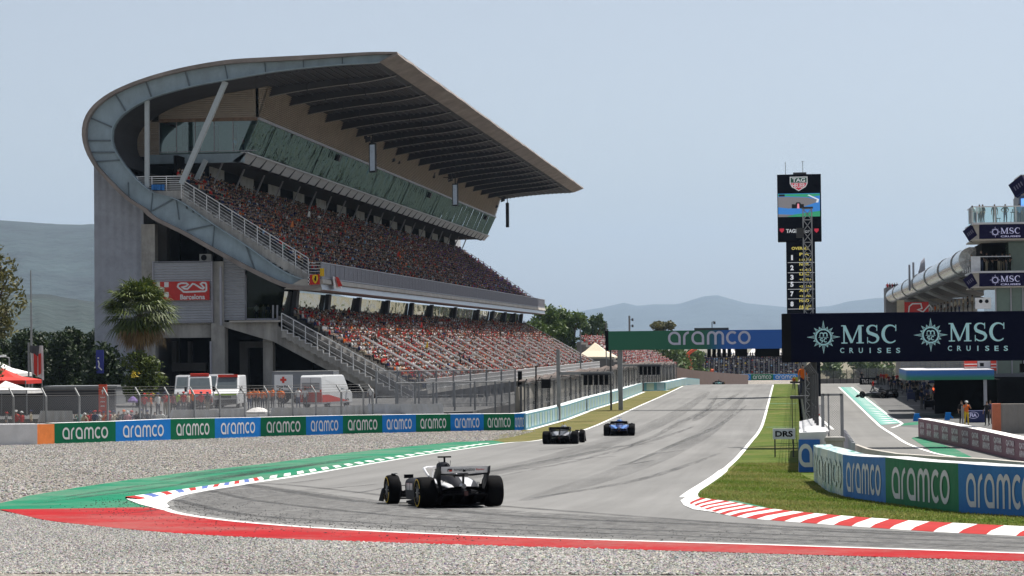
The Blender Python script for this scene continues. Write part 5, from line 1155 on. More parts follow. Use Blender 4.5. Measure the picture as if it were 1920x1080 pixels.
for p in fb: p.z = gz(p.y)
ft, fn = catch_fence('tall chain-link catch fence with leaning post tops behind the lettered barriers', [fb[0], fb[4], fb[9], fb[-1]], 2.85, over=.55, lean=-.5, wires=(.0, .42, 1.0)); add_posts(ft, fb, 2.85, fn, .5, -.55, M_STEEL, .075)
# second, curved run of panels at the end of the stand
def panel_fence(label, px_pts, Y, h, m_post, mesh):
    pts = [P(x, 700, y) for x, y in zip(px_pts, Y)]
    for p in pts: p.z = gz(p.y)
    t = empty('fence', pts[0], label, 'fence')
    for a, b in zip(pts, pts[1:]):
        mb = MB(); mb.quad(a, b, b+Vector((0, 0, h)), a+Vector((0, 0, h))); mb.build('mesh', mesh, t); mb = MB()
        mb.tube([a+Vector((0, 0, h)), b+Vector((0, 0, h))], .06, 6); mb.tube([a+Vector((0, 0, h*.5)), b+Vector((0, 0, h*.5))], .03, 5); mb.build('rail', M_STEEL, t)
    for p in pts:
        mb = MB(); mb.tube([p, p+Vector((0, 0, h+.05))], .07, 6); mb.build('post', m_post, t)
    return t
panel_fence('pale topped fence panels in front of the lower tier corner', (705, 745, 785, 818, 850, 882, 912, 940, 966), [lerp(186, 192, i/8) for i in range(9)], 4.1, M_STEEL, M_MESH)
panel_fence('grey fence panels with dark posts just behind the lettered barriers right end', (742, 778, 812, 852, 890, 928, 955), [lerp(176, 180, i/6) for i in range(7)], 3.3, M_STEEL, M_MESH)

# ---- tyre barrier along the straight: two wrapped runs
def tyre_run(pts, h, label, seg=1.6):
    t = empty('tyre_barrier', pts[0], label, 'barrier'); path = resample([Vector(p) for p in pts], max(6, int(sum((Vector(b)-Vector(a)).length for a, b in zip(pts, pts[1:]))/seg)))
    mb = MB(); d = Vector((-1, .2, 0)).normalized()*.9
    A = [p for p in path]; Bp = [p+Vector((0, 0, h)) for p in path]; mb.strip(A, Bp, 0); mb.strip(Bp, [p+d for p in Bp], 1); mb.quad(A[0], Bp[0], Bp[0]+d, A[0]+d, 0)
    mb.build('wrap', [mat('mint_wrap', (.12, .31, .37), .5, var=.15, scale=.5), mat('pale_top_wrap', (.62, .68, .70), .55)], t)
    mb = MB(); mb2 = MB()
    for i, (a, b) in enumerate(zip(path, path[1:])):
        e = (b-a); n = Vector((e.y, -e.x, 0)).normalized()*.02; p0, p1 = a+e*.14+n, a+e*.86+n
        mb.add([p0+Vector((0, 0, h*.13)), p1+Vector((0, 0, h*.13)), p1+Vector((0, 0, h*.9)), p0+Vector((0, 0, h*.9))], [(0, 1, 2, 3)], i % 2)
    mb.build('worn_panel', [mat('pale_blue_worn', (.34, .48, .56), .6, var=.12, scale=1), mat('pale_green_worn', (.38, .50, .42), .6, var=.12, scale=1)], t)
    mb = MB(); mb.strip([p+Vector((.45, 0, .012)) for p in path], [p+Vector((.05, 0, .012)) for p in path]); mb.build('foot_strip', M_KWHITE, t)
    return t
def on_ground(l, dz=0): return [Vector((p.x, p.y, gz(p.y)+dz)) for p in l]
tyre_run([tyl[0], tyl[1], tyl[2], tyl[3], tyl[4]], 1.15, 'nearer run of mint wrapped tyre barrier between grass verge and wall')
tyre_run(on_ground([Vector((tyl[4].x-1.2, tyl[4].y+4, 0)), Vector((-16.6, 300, 0)), Vector((-15.8, 345, 0)), Vector((-15.5, 380, 0))]), 1.1, 'farther run of mint wrapped tyre barrier towards the crest')
# ---- concrete wall with debris fence along the straight
wp = on_ground([Vector((-20.4, 172, 0)), Vector((-20.0, 230, 0)), Vector((-19.6, 300, 0)), Vector((-19.2, 372, 0))])
t = empty('concrete_wall', wp[0], 'weathered concrete wall with dark rolled netting behind the tyre barrier', 'wall'); mb = MB()
for a, b in zip(wp, wp[1:]): mb.prism([a, a+Vector((-.4, 0, 0)), a+Vector((-.3, 0, 3.0)), a+Vector((-.1, 0, 3.0))], b-a)
mb.build('wall_panel', mat('stained_panels', (.22, .20, .175), .9, var=.5, scale=.6, stretch=(1, .7, .15)), t)
for k, p in enumerate(resample(wp, 44)):
    mb = MB(); mb.box(p.x-.02, p.x+.16, p.y-.09, p.y+.09, p.z, p.z+3.15); mb.build('wall_post', M_STEELD, t)
mb = MB()
for k, p in enumerate(resample(wp, 22)[1:]): mb.box(p.x-.05, p.x+.03, p.y-.5, p.y+.5, p.z+1.5, p.z+1.75)
mb.build('wall_slot', M_VOID, t)
mb = MB(); nt_ = resample(wp, 80); mb.tube([p+Vector((-.1+RNG.uniform(-.1, .1), 0, 3.35+RNG.uniform(-.15, .15))) for p in nt_], [RNG.uniform(.28, .45)*min(1, .15+k*.12) for k, _ in enumerate(nt_)], 7); mb.build('rolled_net', mat('brown_net', (.12, .095, .085), .95, var=.4, scale=2, bump=.1, bscale=4), t)
cf, cn = catch_fence('debris fence on posts along the straight in front of the stand', [p+Vector((.35, 0, 0)) for p in wp], 3.2, over=.3, lean=.2, mesh_m=M_MESHD); add_posts(cf, [p+Vector((.35, 0, 0)) for p in resample(wp, 24)], 3.3, cn, .3, .2, M_STEELD, .06)
# brown hoardings and far fence beyond the wall
wq = on_ground([Vector((-19.2, 374, 0)), Vector((-17.8, 420, 0)), Vector((-15.0, 520, 0)), Vector((-12, 600, 0))]); mb = MB()
for a, b in zip(wq, wq[1:]): mb.prism([a, a+Vector((-.3, 0, 0)), a+Vector((-.3, 0, 3.0)), a+Vector((0, 0, 3.0))], b-a)
tag(mb.build('wooden_fence', mat('brown_boards', (.09, .05, .038), .85, var=.3, scale=1)), 'reddish brown boarded fence far down the left side of the straight', 'fence')

# raised service road behind the barriers
_sr = [(-95, 164), (-50, 164), (-43, 165), (-36, 167), (-30, 171), (-24.5, 176), (-23.5, 222), (-95, 222)]
mb = MB(); mb.prism([(x, y, -.3) for x, y in _sr], (0, 0, PLAT+.3)); mb.build('service_road', M_APRON)['kind'] = 'structure'
# ---- umbrellas, tarps behind the fence
M_TARP = mat('white_tarp', (.55, .55, .57), .7, var=.12, scale=1, bump=.05, bscale=2)
def tarp(x0, x1, y0, y1, Y, label):
    a, b, c, d = P(x0, y0, Y), P(x1, y0, Y), P(x1+4, y1, Y), P(x0-8, y1, Y); mb = MB(); cloth(mb, a, b, c, d, n=14, amp=.18, th=.03)
    return tag(mb.build('tarpaulin', M_TARP), label, 'tarpaulin')
tarp(76, 136, 770, 800, 146, 'white tarpaulin behind the fence near the left edge'); tarp(322, 408, 768, 792, 158, 'white tarpaulin on the fence below the red ambulance'); tarp(412, 460, 766, 790, 160, 'white tarpaulin on the fence left of the white parasol')
tarp(510, 592, 764, 786, 163, 'white tarpaulin on the fence below the medical sign'); tarp(594, 645, 763, 785, 165, 'white tarpaulin on the fence below the white van'); tarp(647, 690, 760, 783, 166, 'white tarpaulin on the fence right of the white van'); tarp(690, 830, 757, 782, 172, 'long white tarpaulin behind the fence panels below the walkway')
def parasol(px, py, Y, w, m, label):
    c = P(px, py, Y); t = empty('parasol', (c.x, Y, gz(Y)), label, 'parasol'); mb = MB(); r = w/2; n = 8
    A = [c+Vector((0, 0, .32))]; ring = [c+Vector((r*math.cos(2*math.pi*k/n), r*math.sin(2*math.pi*k/n), 0)) for k in range(n)]; mid = [c+Vector((r*.5*math.cos(2*math.pi*k/n), r*.5*math.sin(2*math.pi*k/n), .23)) for k in range(n)]; low = [p-Vector((0, 0, .14)) for p in ring]
    mb.add(A+mid+ring+low, [(0, 1+k, 1+(k+1) % n) for k in range(n)]+[(1+k, 1+n+k, 1+n+(k+1) % n, 1+(k+1) % n) for k in range(n)]+[(1+n+k, 1+2*n+k, 1+2*n+(k+1) % n, 1+n+(k+1) % n) for k in range(n)]); mb.build('canopy', m, t)
    mb = MB(); mb.tube([(c.x, Y, gz(Y)), c+Vector((0, 0, .4))], .025, 6); mb.build('pole', M_STEEL, t)
parasol(484, 772, 156, 1.75, M_FLW, 'white parasol just behind the barriers left of the medical tent'); parasol(249, 751, 165, .75, mat('purple_cloth', (.20, .12, .38), .7), 'small purple parasol among the fans behind the fence')
# red arrow sign post
p = P(193, 765, 168); t = empty('direction_sign', (p.x, 168, PLAT), 'tall red sign with white upward arrow behind the fence', 'sign'); a, b = P(185, 763, 168), P(200, 721, 168); mb = MB(); mb.box(a.x, b.x, 168, 168.12, PLAT, b.z); mb.build('panel', mat('orange_red_sign', (.62, .07, .03), .55), t)
mb = MB(); c = (a.x+b.x)/2; z = b.z-.55; mb.add([(c-.04, 167.98, z-.15), (c+.04, 167.98, z-.15), (c+.04, 167.98, z+.05), (c+.14, 167.98, z+.02), (c, 167.98, z+.2), (c-.14, 167.98, z+.02), (c-.04, 167.98, z+.05)], [tuple(range(7))]); 
for k in range(3): mb.box(c-.16, c+.16, 167.97, 167.99, z-.45-.32*k, z-.37-.32*k)
mb.build('arrow', M_FLW, t)

# ---- vans and ambulances
M_VWHITE = mat('van_white', (.66, .67, .68), .35, var=.05, coat=.3); M_VRED = mat('van_red', (.55, .035, .02), .4, var=.08); M_VGLASS = mat('dark_vehicle_glass', (.09, .11, .12), .1, spec=.6); M_VGREEN = mat('van_lime', (.35, .55, .05), .5)
def van(px, Y, yaw, label, kind, L_=5.9, w=2.05, h=2.7, group='ambulances and vans behind the fence'):
    p = P(px, 740, Y); t = empty('van' if kind == 'van' else 'ambulance', (p.x, Y, PLAT), label, 'van' if kind == 'van' else 'ambulance', group, rz=yaw)
    def B(mb, name, m, parent=t, smooth=False, bevel=0): return mb.build(name, m, parent, local=True, smooth=smooth, bevel=bevel)
    # side outline, nose at -Y
    hw = w/2; prof = [(L_/2, .35), (L_/2+.02, h-.15), (L_/2-.15, h), (-L_/2+1.75, h), (-L_/2+1.55, h-.05), (-L_/2+.75, 1.55), (-L_/2+.1, 1.2), (-L_/2, .95), (-L_/2, .4), (-L_/2+.2, .32)]
    rings = [[(x*(1-.0), y, z) for y, z in prof] for x in (-hw, hw)]; mb = MB(); n = len(prof)
    inset = lambda z: 0.0 if z < 1.3 else (z-1.3)*.06
    vs = [(-hw+inset(z), y, z) for y, z in prof]+[(hw-inset(z), y, z) for y, z in prof]; mb.add(vs, [tuple(range(n)), tuple(range(2*n-1, n-1, -1))]+[(i, (i+1) % n, n+(i+1) % n, n+i) for i in range(n)])
    body = B(mb, 'body', M_VWHITE if kind != 'plain' else mat('silver_van_paint', (.34, .35, .37), .35, coat=.3), bevel=.09)
    mb = MB(); mb.add([(-hw+.16, -L_/2+.86, 1.62), (hw-.16, -L_/2+.86, 1.62), (hw-.24, -L_/2+1.50, h-.16), (-hw+.24, -L_/2+1.50, h-.16)], [(0, 1, 2, 3)]); mb.v = [(x, y-.06, z+.02) for x, y, z in mb.v]; B(mb, 'windscreen', M_VGLASS)
    for s in (-1, 1):
        mb = MB(); x = s*(hw+.012); mb.add([(x-s*.03, -L_/2+.95, 1.5), (x-s*.03, -L_/2+2.2, 1.5), (x-s*.09, -L_/2+2.2, 2.2), (x-s*.09, -L_/2+1.45, 2.2)], [(0, 1, 2, 3)]); B(mb, 'side_window', M_VGLASS)
        mb = MB(); mb.obox((s*(hw+.16), -L_/2+.95, 1.62), (.10, 0, 0), (0, .06, 0), (0, 0, .18)); B(mb, 'mirror', M_CARBM)
        mb = MB(); mb.obox((s*(hw-.28), -L_/2+.0, .98), (.2, 0, 0), (0, .05, .03), (0, 0, .13)); B(mb, 'headlight', M_GREYM)
        mb = MB(); mb.obox((s*(hw-.12), L_/2+.02, 1.25), (.07, 0, 0), (0, .03, 0), (0, 0, .3)); B(mb, 'tail_light', M_VRED)
        for y in (-L_/2+1.0, L_/2-1.2):
            mb = MB(); mb.lathe([(.2, -.11), (.34, -.12), (.36, -.08), (.36, .08), (.34, .12), (.2, .11)], 'X', 18); wh = B(mb, 'wheel', M_TYRE, smooth=True); wh.location = (s*(hw-.12), y, .36)
            mb = MB(); mb.lathe([(.03, s*.10), (.21, s*.115), (.21, s*.06)], 'X', 14); B(mb, 'rim', M_GREYM, parent=wh)
    mb = MB(); mb.box(-hw+.1, hw-.1, -L_/2-.06, -L_/2+.05, .38, .75); B(mb, 'bumper', M_CARBM)
    mb = MB(); mb.box(-.5, .5, -L_/2-.03, -L_/2+.02, .82, 1.05); B(mb, 'grille', M_CARB)
    if kind == 'red':
        mb = MB(); mb.box(-hw+.25, hw-.25, -L_/2+1.58, -L_/2+2.6, h-.02, h+.22); B(mb, 'roof_fairing', M_VRED, bevel=.05); mb = MB(); mb.add([(-hw+.1, -L_/2+.04, 1.22), (hw-.1, -L_/2+.04, 1.22), (hw-.1, -L_/2+.66, 1.56), (-hw+.1, -L_/2+.66, 1.56)], [(0, 1, 2, 3)]); mb.v = [(x, y-.02, z+.03) for x, y, z in mb.v]; B(mb, 'bonnet_stripe', M_VRED); mb = MB(); mb.box(-hw+.03, hw-.03, -L_/2-.05, -L_/2+.02, .55, 1.0); B(mb, 'red_nose', M_VRED, bevel=.02)
    if kind == 'green':
        mb = MB(); mb.box(-hw+.12, hw-.12, -L_/2-.04, -L_/2+.02, 1.08, 1.2); B(mb, 'lime_stripe', M_VGREEN)
        for s in (-1, 1):
            mb = MB(); mb.add([(s*.15, -L_/2+1.5, h+.03), (s*.8, -L_/2+1.5, h+.03), (s*.8, -L_/2+2.1, h+.03), (s*.15, -L_/2+2.1, h+.03)], [(0, 1, 2, 3)]); B(mb, 'roof_number_patch', M_VGLASS)
        mb = MB(); mb.box(-hw+.2, hw-.2, -L_/2+1.38, -L_/2+1.5, h-.12, h+.1); B(mb, 'red_header', M_VRED)
    if kind == 'van':
        mb = MB(); mb.box(-hw+.03, hw-.03, L_/2+.02, L_/2+.035, .5, 1.35); B(mb, 'red_tail_band', M_VRED)
        for s in (-1, 1):
            mb = MB(); mb.add([(s*(hw+.012), -L_/2+.7, .5), (s*(hw+.012), L_/2, .5), (s*(hw+.012), L_/2, 1.1), (s*(hw+.012), L_/2-1.2, 1.1)], [(0, 1, 2, 3)]); B(mb, 'red_side_band', M_VRED)
        mb = MB(); mb.box(-.8, .8, L_/2+.02, L_/2+.034, 1.5, 2.1); B(mb, 'rear_window', mat('grey_window_film', (.30, .31, .32), .3)); mb = MB(); mb.box(-.005, .005, L_/2+.02, L_/2+.04, .5, h-.2); B(mb, 'door_gap', M_CARB)
        mb = MB(); add_text(mb, 'Cruz Roja', (0.1, L_/2+.05, 1.72), (-1, 0, 0), (0, 0, 1), .2, .95, 0, .02); B(mb, 'lettering', M_VRED)
    return t
van(352, 196, R(12), 'white ambulance seen obliquely behind the red-fronted one', 'plain'); van(374, 190, R(16), 'ambulance with red roof fairing and red bonnet parked behind the fence', 'red'); van(410, 200, R(5), 'white ambulance mostly hidden behind the lime-striped one', 'plain'); van(432, 192, R(6), 'white ambulance with lime stripe and dark roof patches', 'green')
vr = van(612, 190, R(180-14), 'white van with red lower rear, seen from behind', 'van')
# medical tent panel with red cross and grey lorry trailer
Y = 196; a, b = P(514.5, 731, Y), P(548, 702.5, Y); t = empty('medical_sign', ((a.x+b.x)/2, Y, a.z), 'white panel with a red cross beside the grey trailer', 'sign'); mb = MB(); mb.box(a.x, b.x, Y, Y+.1, a.z, b.z); mb.box(a.x+.05, a.x+.12, Y+.1, Y+.17, PLAT, b.z); mb.box(b.x-.12, b.x-.05, Y+.1, Y+.17, PLAT, b.z); mb.build('panel', M_VWHITE, t)
mb = MB(); c = Vector(((a.x+b.x)/2, Y-.01, lerp(a.z, b.z, .66))); mb.box(c.x-.1, c.x+.1, Y-.03, Y-.01, c.z-.27, c.z+.27); mb.box(c.x-.27, c.x-.1, Y-.03, Y-.01, c.z-.1, c.z+.1); mb.box(c.x+.1, c.x+.27, Y-.03, Y-.01, c.z-.1, c.z+.1); mb.build('red_cross', M_VRED, t)
mb = MB(); add_text(mb, 'Cruz Roja', (c.x, Y-.03, lerp(a.z, b.z, .2)), (1, 0, 0), (0, 0, 1), .26, 1.2, 0, .03); mb.build('lettering', M_CARBM, t)
Y = 204; a, b = P(511, 756, Y), P(625, 697, Y); t = empty('lorry_trailer', ((a.x+b.x)/2, Y+1.3, PLAT), 'grey box trailer parked under the raking beam', 'trailer'); mb = MB(); mb.box(a.x, b.x, Y, Y+2.5, PLAT+.9, b.z); mb.build('box', mat_ribbed('grey_trailer_side', (.22, .23, .25), 'Z', .5, .02, .5), t)
for x in (a.x+1, a.x+2.2, b.x-1.2):
    mb = MB(); mb.lathe([(.25, -.15), (.48, -.15), (.5, 0), (.48, .15), (.25, .15)], 'Y', 18, 0, (x, Y+.25, PLAT+.5)); mb.build('wheel', M_TYRE, t)
mb = MB(); mb.box(a.x-.02, b.x+.02, Y-.03, Y+2.53, b.z, b.z+.08); mb.build('roof_edge', M_STEEL, t)

# ---- flags, lamp posts, tents at the far left
def tube_obj(name, pts, r, m, parent=None, n=8): mb = MB(); mb.tube(pts, r, n); return mb.build(name, m, parent)
Y = 200; a = P(60, 720, Y); a.z = PLAT; tag(tube_obj('flagpole', [a, P(58.5, 600, Y), P(57.5, 507, Y)], [.11, .09, .05], M_STEEL), 'tall bare grey pole rising above the dark trees', 'pole')
Y = 190; a = P(54, 735, Y); a.z = PLAT; t = empty('flag_mast', a, 'short mast with black, red and white vertical banner', 'flag'); tube_obj('mast', [a, P(53.5, 642, Y)], .08, M_STEEL, t)
mb = MB(); cloth(mb, P(56, 648, Y), P(81, 648, Y), P(83, 713, Y), P(60, 700, Y), n=8, amp=.12); fl = mb.build('cloth', M_FLW, t); mb = MB(); cloth(mb, P(56, 648, Y-.1), P(74, 648, Y-.1), P(72, 668, Y-.1), P(56, 660, Y-.1), n=5, amp=.1); mb.build('black_field', mat('faded_black_cloth', (.07, .07, .075), .8), fl)
mb = MB(); mb.add([P(63, 662, Y-.25), P(70, 668, Y-.25), P(70, 706, Y-.25), P(64, 700, Y-.25)], [(0, 1, 2, 3)]); mb.add([P(72, 664, Y-.27), P(77, 662, Y-.27), P(77, 700, Y-.27), P(72, 704, Y-.27)], [(0, 1, 2, 3)]); mb.build('red_stroke', M_FLR, fl)
Y = 200; a = P(18, 735, Y); a.z = PLAT; t = empty('street_lamp', a, 'grey street lamp with bent arm near the left tents', 'street lamp'); tube_obj('post', [a, P(18, 690, Y), P(17, 671, Y), P(10, 669, Y), P(4, 669, Y)], [.09, .07, .06, .05, .05], M_STEEL, t); c = P(3, 668, Y); mb = MB(); mb.obox(c, (.4, 0, .04), (0, .12, 0), (0, 0, .08)); mb.build('lamp_head', M_VWHITE, t, bevel=.03)
def tent(pxs, Y, m, label, depth=4):
    """peaked canopy: (left, right, eaves, peak) in pixels"""
    l, r, e, pk = pxs; a, b = P(l, e, Y), P(r, e, Y); c = P((l+r)/2, pk, Y+depth/2); t = empty('tent', ((a.x+b.x)/2, Y+depth/2, (PLAT if Y < 222 else gz(Y))), label, 'tent'); mb = MB()
    base = [a, b, b+Vector((0, depth, 0)), a+Vector((0, depth, 0))]; mids = [p.lerp(c, .5)-Vector((0, 0, .22)) for p in base]; low = [p-Vector((0, 0, .3)) for p in base]
    mb.add(base+mids+[c]+low, [(i, (i+1) % 4, 4+(i+1) % 4, 4+i) for i in range(4)]+[(4+i, 4+(i+1) % 4, 8) for i in range(4)]+[(i, (i+1) % 4, 9+(i+1) % 4, 9+i) for i in range(4)]); mb.build('canopy', m, t)
    for p in base:
        mb = MB(); mb.tube([(p.x, p.y, (PLAT if Y < 222 else gz(Y))), p], .05, 5); mb.build('leg', M_STEEL, t)
tent((-40, 48, 713, 690), 178, M_FLR, 'red peaked tent at the left edge'); tent((-60, 32, 700, 672), 195, M_FLW, 'white peaked tent behind the red one at left edge'); tent((-30, 50, 731, 714), 172, M_FLW, 'low white tent in front of the red one at left edge')
Y = 176; mb = MB(); a, b = P(-30, 780, Y), P(215, 730, Y); mb.box(a.x, b.x, Y, Y+.3, PLAT, b.z); mb.box(a.x, b.x, Y-.05, Y, b.z-.05, b.z+.05); tag(mb.build('dark_fence', mat('black_sheeting', (.035, .035, .04), .7, var=.3, scale=.6)), 'dark sheeted site fence behind the fans at left', 'fence')
Y = 205; mb = MB(); a, b = P(84, 745, Y), P(218, 726, Y); mb.box(a.x, b.x, Y, Y+3, PLAT, b.z); mb.box(a.x-.1, b.x+.1, Y-.1, Y+3.1, b.z, b.z+.15); tag(mb.build('container', mat('grey_cabin', (.20, .21, .22), .6)), 'long low grey cabin in front of the dark trees', 'cabin')
mb = MB(); Y = 212; a, b = P(180, 700, Y), P(194, 656, Y); mb.box(a.x, b.x, Y, Y+.1, a.z, b.z); t = tag(mb.build('banner', mat('navy_banner', (.03, .04, .22), .7)), 'navy banner with white figure fixed on the grey tower wall', 'banner'); mb = MB(); q = P(184, 676, Y-.05); mb.tube([q, q+Vector((.1, 0, -.3)), q+Vector((.05, 0, -.6)), q+Vector((.35, 0, -.9))], .06, 5); mb.tube([q+Vector((.02, 0, .18)), q+Vector((.02, 0, .3))], .08, 6); mb.build('white_figure', M_FLW, t)
# people on the left belong to the people section

# ---- vegetation
def mat_leaf(name, a, b):
    m, nt, bs = _new(name); N = nt.nodes.new; L = nt.links.new; bs.inputs['Roughness'].default_value = .55; bs.inputs['Specular IOR Level'].default_value = .3
    ge = N('ShaderNodeNewGeometry'); mx = N('ShaderNodeMix'); mx.data_type = 'RGBA'; mx.inputs['A'].default_value = (*a, 1); mx.inputs['B'].default_value = (*b, 1); L(ge.outputs['Random Per Island'], mx.inputs['Factor']); L(mx.outputs['Result'], bs.inputs['Base Color'])
    tl_ = N('ShaderNodeBsdfTranslucent'); L(mx.outputs['Result'], tl_.inputs[0]); ms = N('ShaderNodeMixShader'); ms.inputs[0].default_value = .22; L(bs.outputs[0], ms.inputs[1]); L(tl_.outputs[0], ms.inputs[2]); L(ms.outputs[0], nt.nodes['Material Output'].inputs[0]); MATS[name] = m; return m
M_BARK = mat('bark', (.10, .075, .055), .95, var=.4, scale=3, bump=.05, bscale=8)
ML_PINE = mat_leaf('dark_needles', (.016, .032, .014), (.04, .065, .022)); ML_GREEN = mat_leaf('green_leaves', (.045, .085, .018), (.11, .16, .035)); ML_POP = mat_leaf('poplar_leaves', (.045, .085, .03), (.10, .15, .05)); ML_OLIVE = mat_leaf('olive_leaves', (.06, .065, .02), (.15, .14, .05)); ML_PALM = mat_leaf('palm_leaves', (.03, .055, .010), (.12, .15, .03)); ML_DRY = mat_leaf('dry_palm_leaves', (.16, .10, .04), (.26, .18, .08))
def leaf_cloud(clumps, n, size, flat=.35):
    """n leaf quads through ellipsoid clumps (centre, radii)"""
    w = np.array([c[1][0]*c[1][1]*c[1][2] for c in clumps])**.67; w /= w.sum(); idx = RNG.choice(len(clumps), n, p=w); C = np.array([c[0] for c in clumps])[idx]; Rr = np.array([c[1] for c in clumps])[idx]
    d = RNG.normal(0, 1, (n, 3)); d /= np.linalg.norm(d, axis=1)[:, None]; rad = RNG.uniform(.25, 1, n)**.45; pos = C+d*Rr*rad[:, None]*(1+RNG.normal(0, .07, n))[:, None]
    nrm = d*.6+RNG.normal(0, .7, (n, 3)); nrm /= np.linalg.norm(nrm, axis=1)[:, None]; u = np.cross(nrm, RNG.normal(0, 1, (n, 3))); u /= np.linalg.norm(u, axis=1)[:, None]; v = np.cross(nrm, u)
    s = RNG.uniform(.6, 1.4, n)[:, None]*size; V = np.stack([pos-u*s, pos+v*s*flat*1.2, pos+u*s, pos-v*s*flat*1.2], 1).reshape(-1, 3); return V, np.arange(4*n).reshape(-1, 4)
def tree(base, h, wr, label, m, n=2600, size=.28, trunk_h=.25, nclump=16, shape='round', group=None, cat='tree', name='tree', seed=None):
    base = Vector(base); t = empty(name, base, label, cat, group); mb = MB(); lean = RNG.uniform(-.04, .04, 2)*h
    mb.tube([(0, 0, -.1), (lean[0]*.4, lean[1]*.4, h*.4), (lean[0], lean[1], h*.8)], [h*.028, h*.02, h*.006], 8)
    clumps = []
    for k in range(nclump):
        f = RNG.uniform(trunk_h, 1); a = RNG.uniform(0, 6.28)
        if shape == 'cone': rr = wr*(1-.75*f)*RNG.uniform(.2, 1); cr = wr*.42*(1.15-.6*f)
        elif shape == 'column': rr = wr*.55*math.sin(math.pi*min(1, max(.12, f*1.02)))**.5*RNG.uniform(0, 1); cr = wr*.5
        elif shape == 'flat': f = RNG.uniform(.72, 1); rr = wr*RNG.uniform(0, .85); cr = wr*.3
        else: rr = wr*(math.sin(math.pi*min(.97, max(.1, (f-trunk_h)/(1-trunk_h)*.8+.18)))**.7)*RNG.uniform(.1, .75); cr = wr*RNG.uniform(.26, .45)
        z = min(h*f, h-cr*.6); c = (rr*math.cos(a)+lean[0]*f, rr*math.sin(a)+lean[1]*f, z); clumps.append((c, (cr, cr, cr*RNG.uniform(.6, .9)*(1.6 if shape == 'column' else 1))))
        if k % 2 == 0: mb.tube([(lean[0]*.6, lean[1]*.6, max(h*.2, z*.65)), (c[0]*.5, c[1]*.5, z*.85), c], [h*.012, h*.008, h*.003], 5)
    mb.build('trunk', M_BARK, t, local=True)
    V, F = leaf_cloud(clumps, n, size); raw_mesh('crown', V, F, m, t); return t
def at_px(px, Y): p = P(px, 700, Y); return Vector((p.x, Y, gz(Y)))
def top_h(px, py, Y): return P(px, py, Y).z-gz(Y)
# dark hedge of conifers behind the left tents
hl = [(-28, 640), (-2, 634), (22, 637), (44, 628), (68, 634), (92, 630), (112, 633), (132, 623), (154, 636), (176, 628), (192, 648), (205, 672)]
hd = ['at the photo edge', 'above the white tent', 'above the street lamp', 'just left of the tall pole', 'just right of the flag', 'second right of the flag', 'third right of the flag', 'tallest of the row', 'second left of the tower', 'touching the tower', 'in front of the tower edge', 'lowest of the row, beside the palm bush']
for i, (x, y) in enumerate(hl): Y = 250+(i % 3)*8 if i < 10 else 214; tree(at_px(x, Y), top_h(x, y, Y), 2.3+RNG.uniform(-.2, .5), 'dark dense conifer, '+hd[i], ML_PINE, n=3800, size=.24, trunk_h=.03, nclump=20, shape='column', group='dark conifers behind the left tents')
# foreground branches at the left edge
Y = 169; tree(at_px(-24, Y), top_h(-24, 430, Y), 4.0, 'olive green tree with airy branches reaching in at left edge', ML_OLIVE, n=2800, size=.22, trunk_h=.45, nclump=20); Y = 167; tree(at_px(-25, Y), top_h(-25, 630, Y), 1.4, 'pale green shrub tree below the olive tree at left edge', ML_POP, n=900, size=.14, trunk_h=.3)
# trees at the end of the stand
for i, (x, y, w, Y, m, lb) in enumerate(((1004, 600, 5, 452, ML_GREEN, 'bushy green tree emerging behind the balcony end'), (1030, 575, 6, 462, ML_GREEN, 'tallest bushy green tree just right of the balcony end'), (1052, 580, 5.5, 470, ML_GREEN, 'bushy green tree in the middle of the clump behind the lower tier'), (1076, 588, 5, 462, ML_GREEN, 'bushy green tree at right end of the clump, above the cream tent'))):
    tree(at_px(x, Y), top_h(x, y, Y), w, lb, m, n=4200, size=.42, trunk_h=.08, nclump=24, group='green trees beyond the stand')
for i, (x, y, Y, lb) in enumerate(((1101, 603, 520, 'slim pale poplar left of two, above the cream tent'), (1110, 597, 525, 'slim pale poplar left of the tall one'), (1126, 592, 515, 'tallest slim pale poplar left of the green gantry'), (1134, 604, 520, 'slim pale poplar right against the gantry end'))): tree(at_px(x, Y), top_h(x, y, Y), 1.9, lb, ML_POP, n=1700, size=.38, trunk_h=.05, nclump=14, shape='column', group='poplars left of the gantry')
for i, (x, y, w, Y, lb) in enumerate(((1212, 648, 6.5, 590, 'round bushy tree under the gantry, left of three'), (1243, 646, 7, 600, 'round bushy tree under the gantry, middle of three'), (1268, 656, 6, 610, 'round bushy tree under the gantry, right of three'))): tree(at_px(x, Y), top_h(x, y, Y), w, lb, ML_GREEN, n=2600, size=.55, trunk_h=.05, nclump=18, group='bushy trees under the gantry')
tree(at_px(1236, 640), top_h(1236, 604, 640), 4.5, 'brownish umbrella pine showing above the green gantry', ML_OLIVE, n=1800, size=.5, trunk_h=.6, shape='flat')

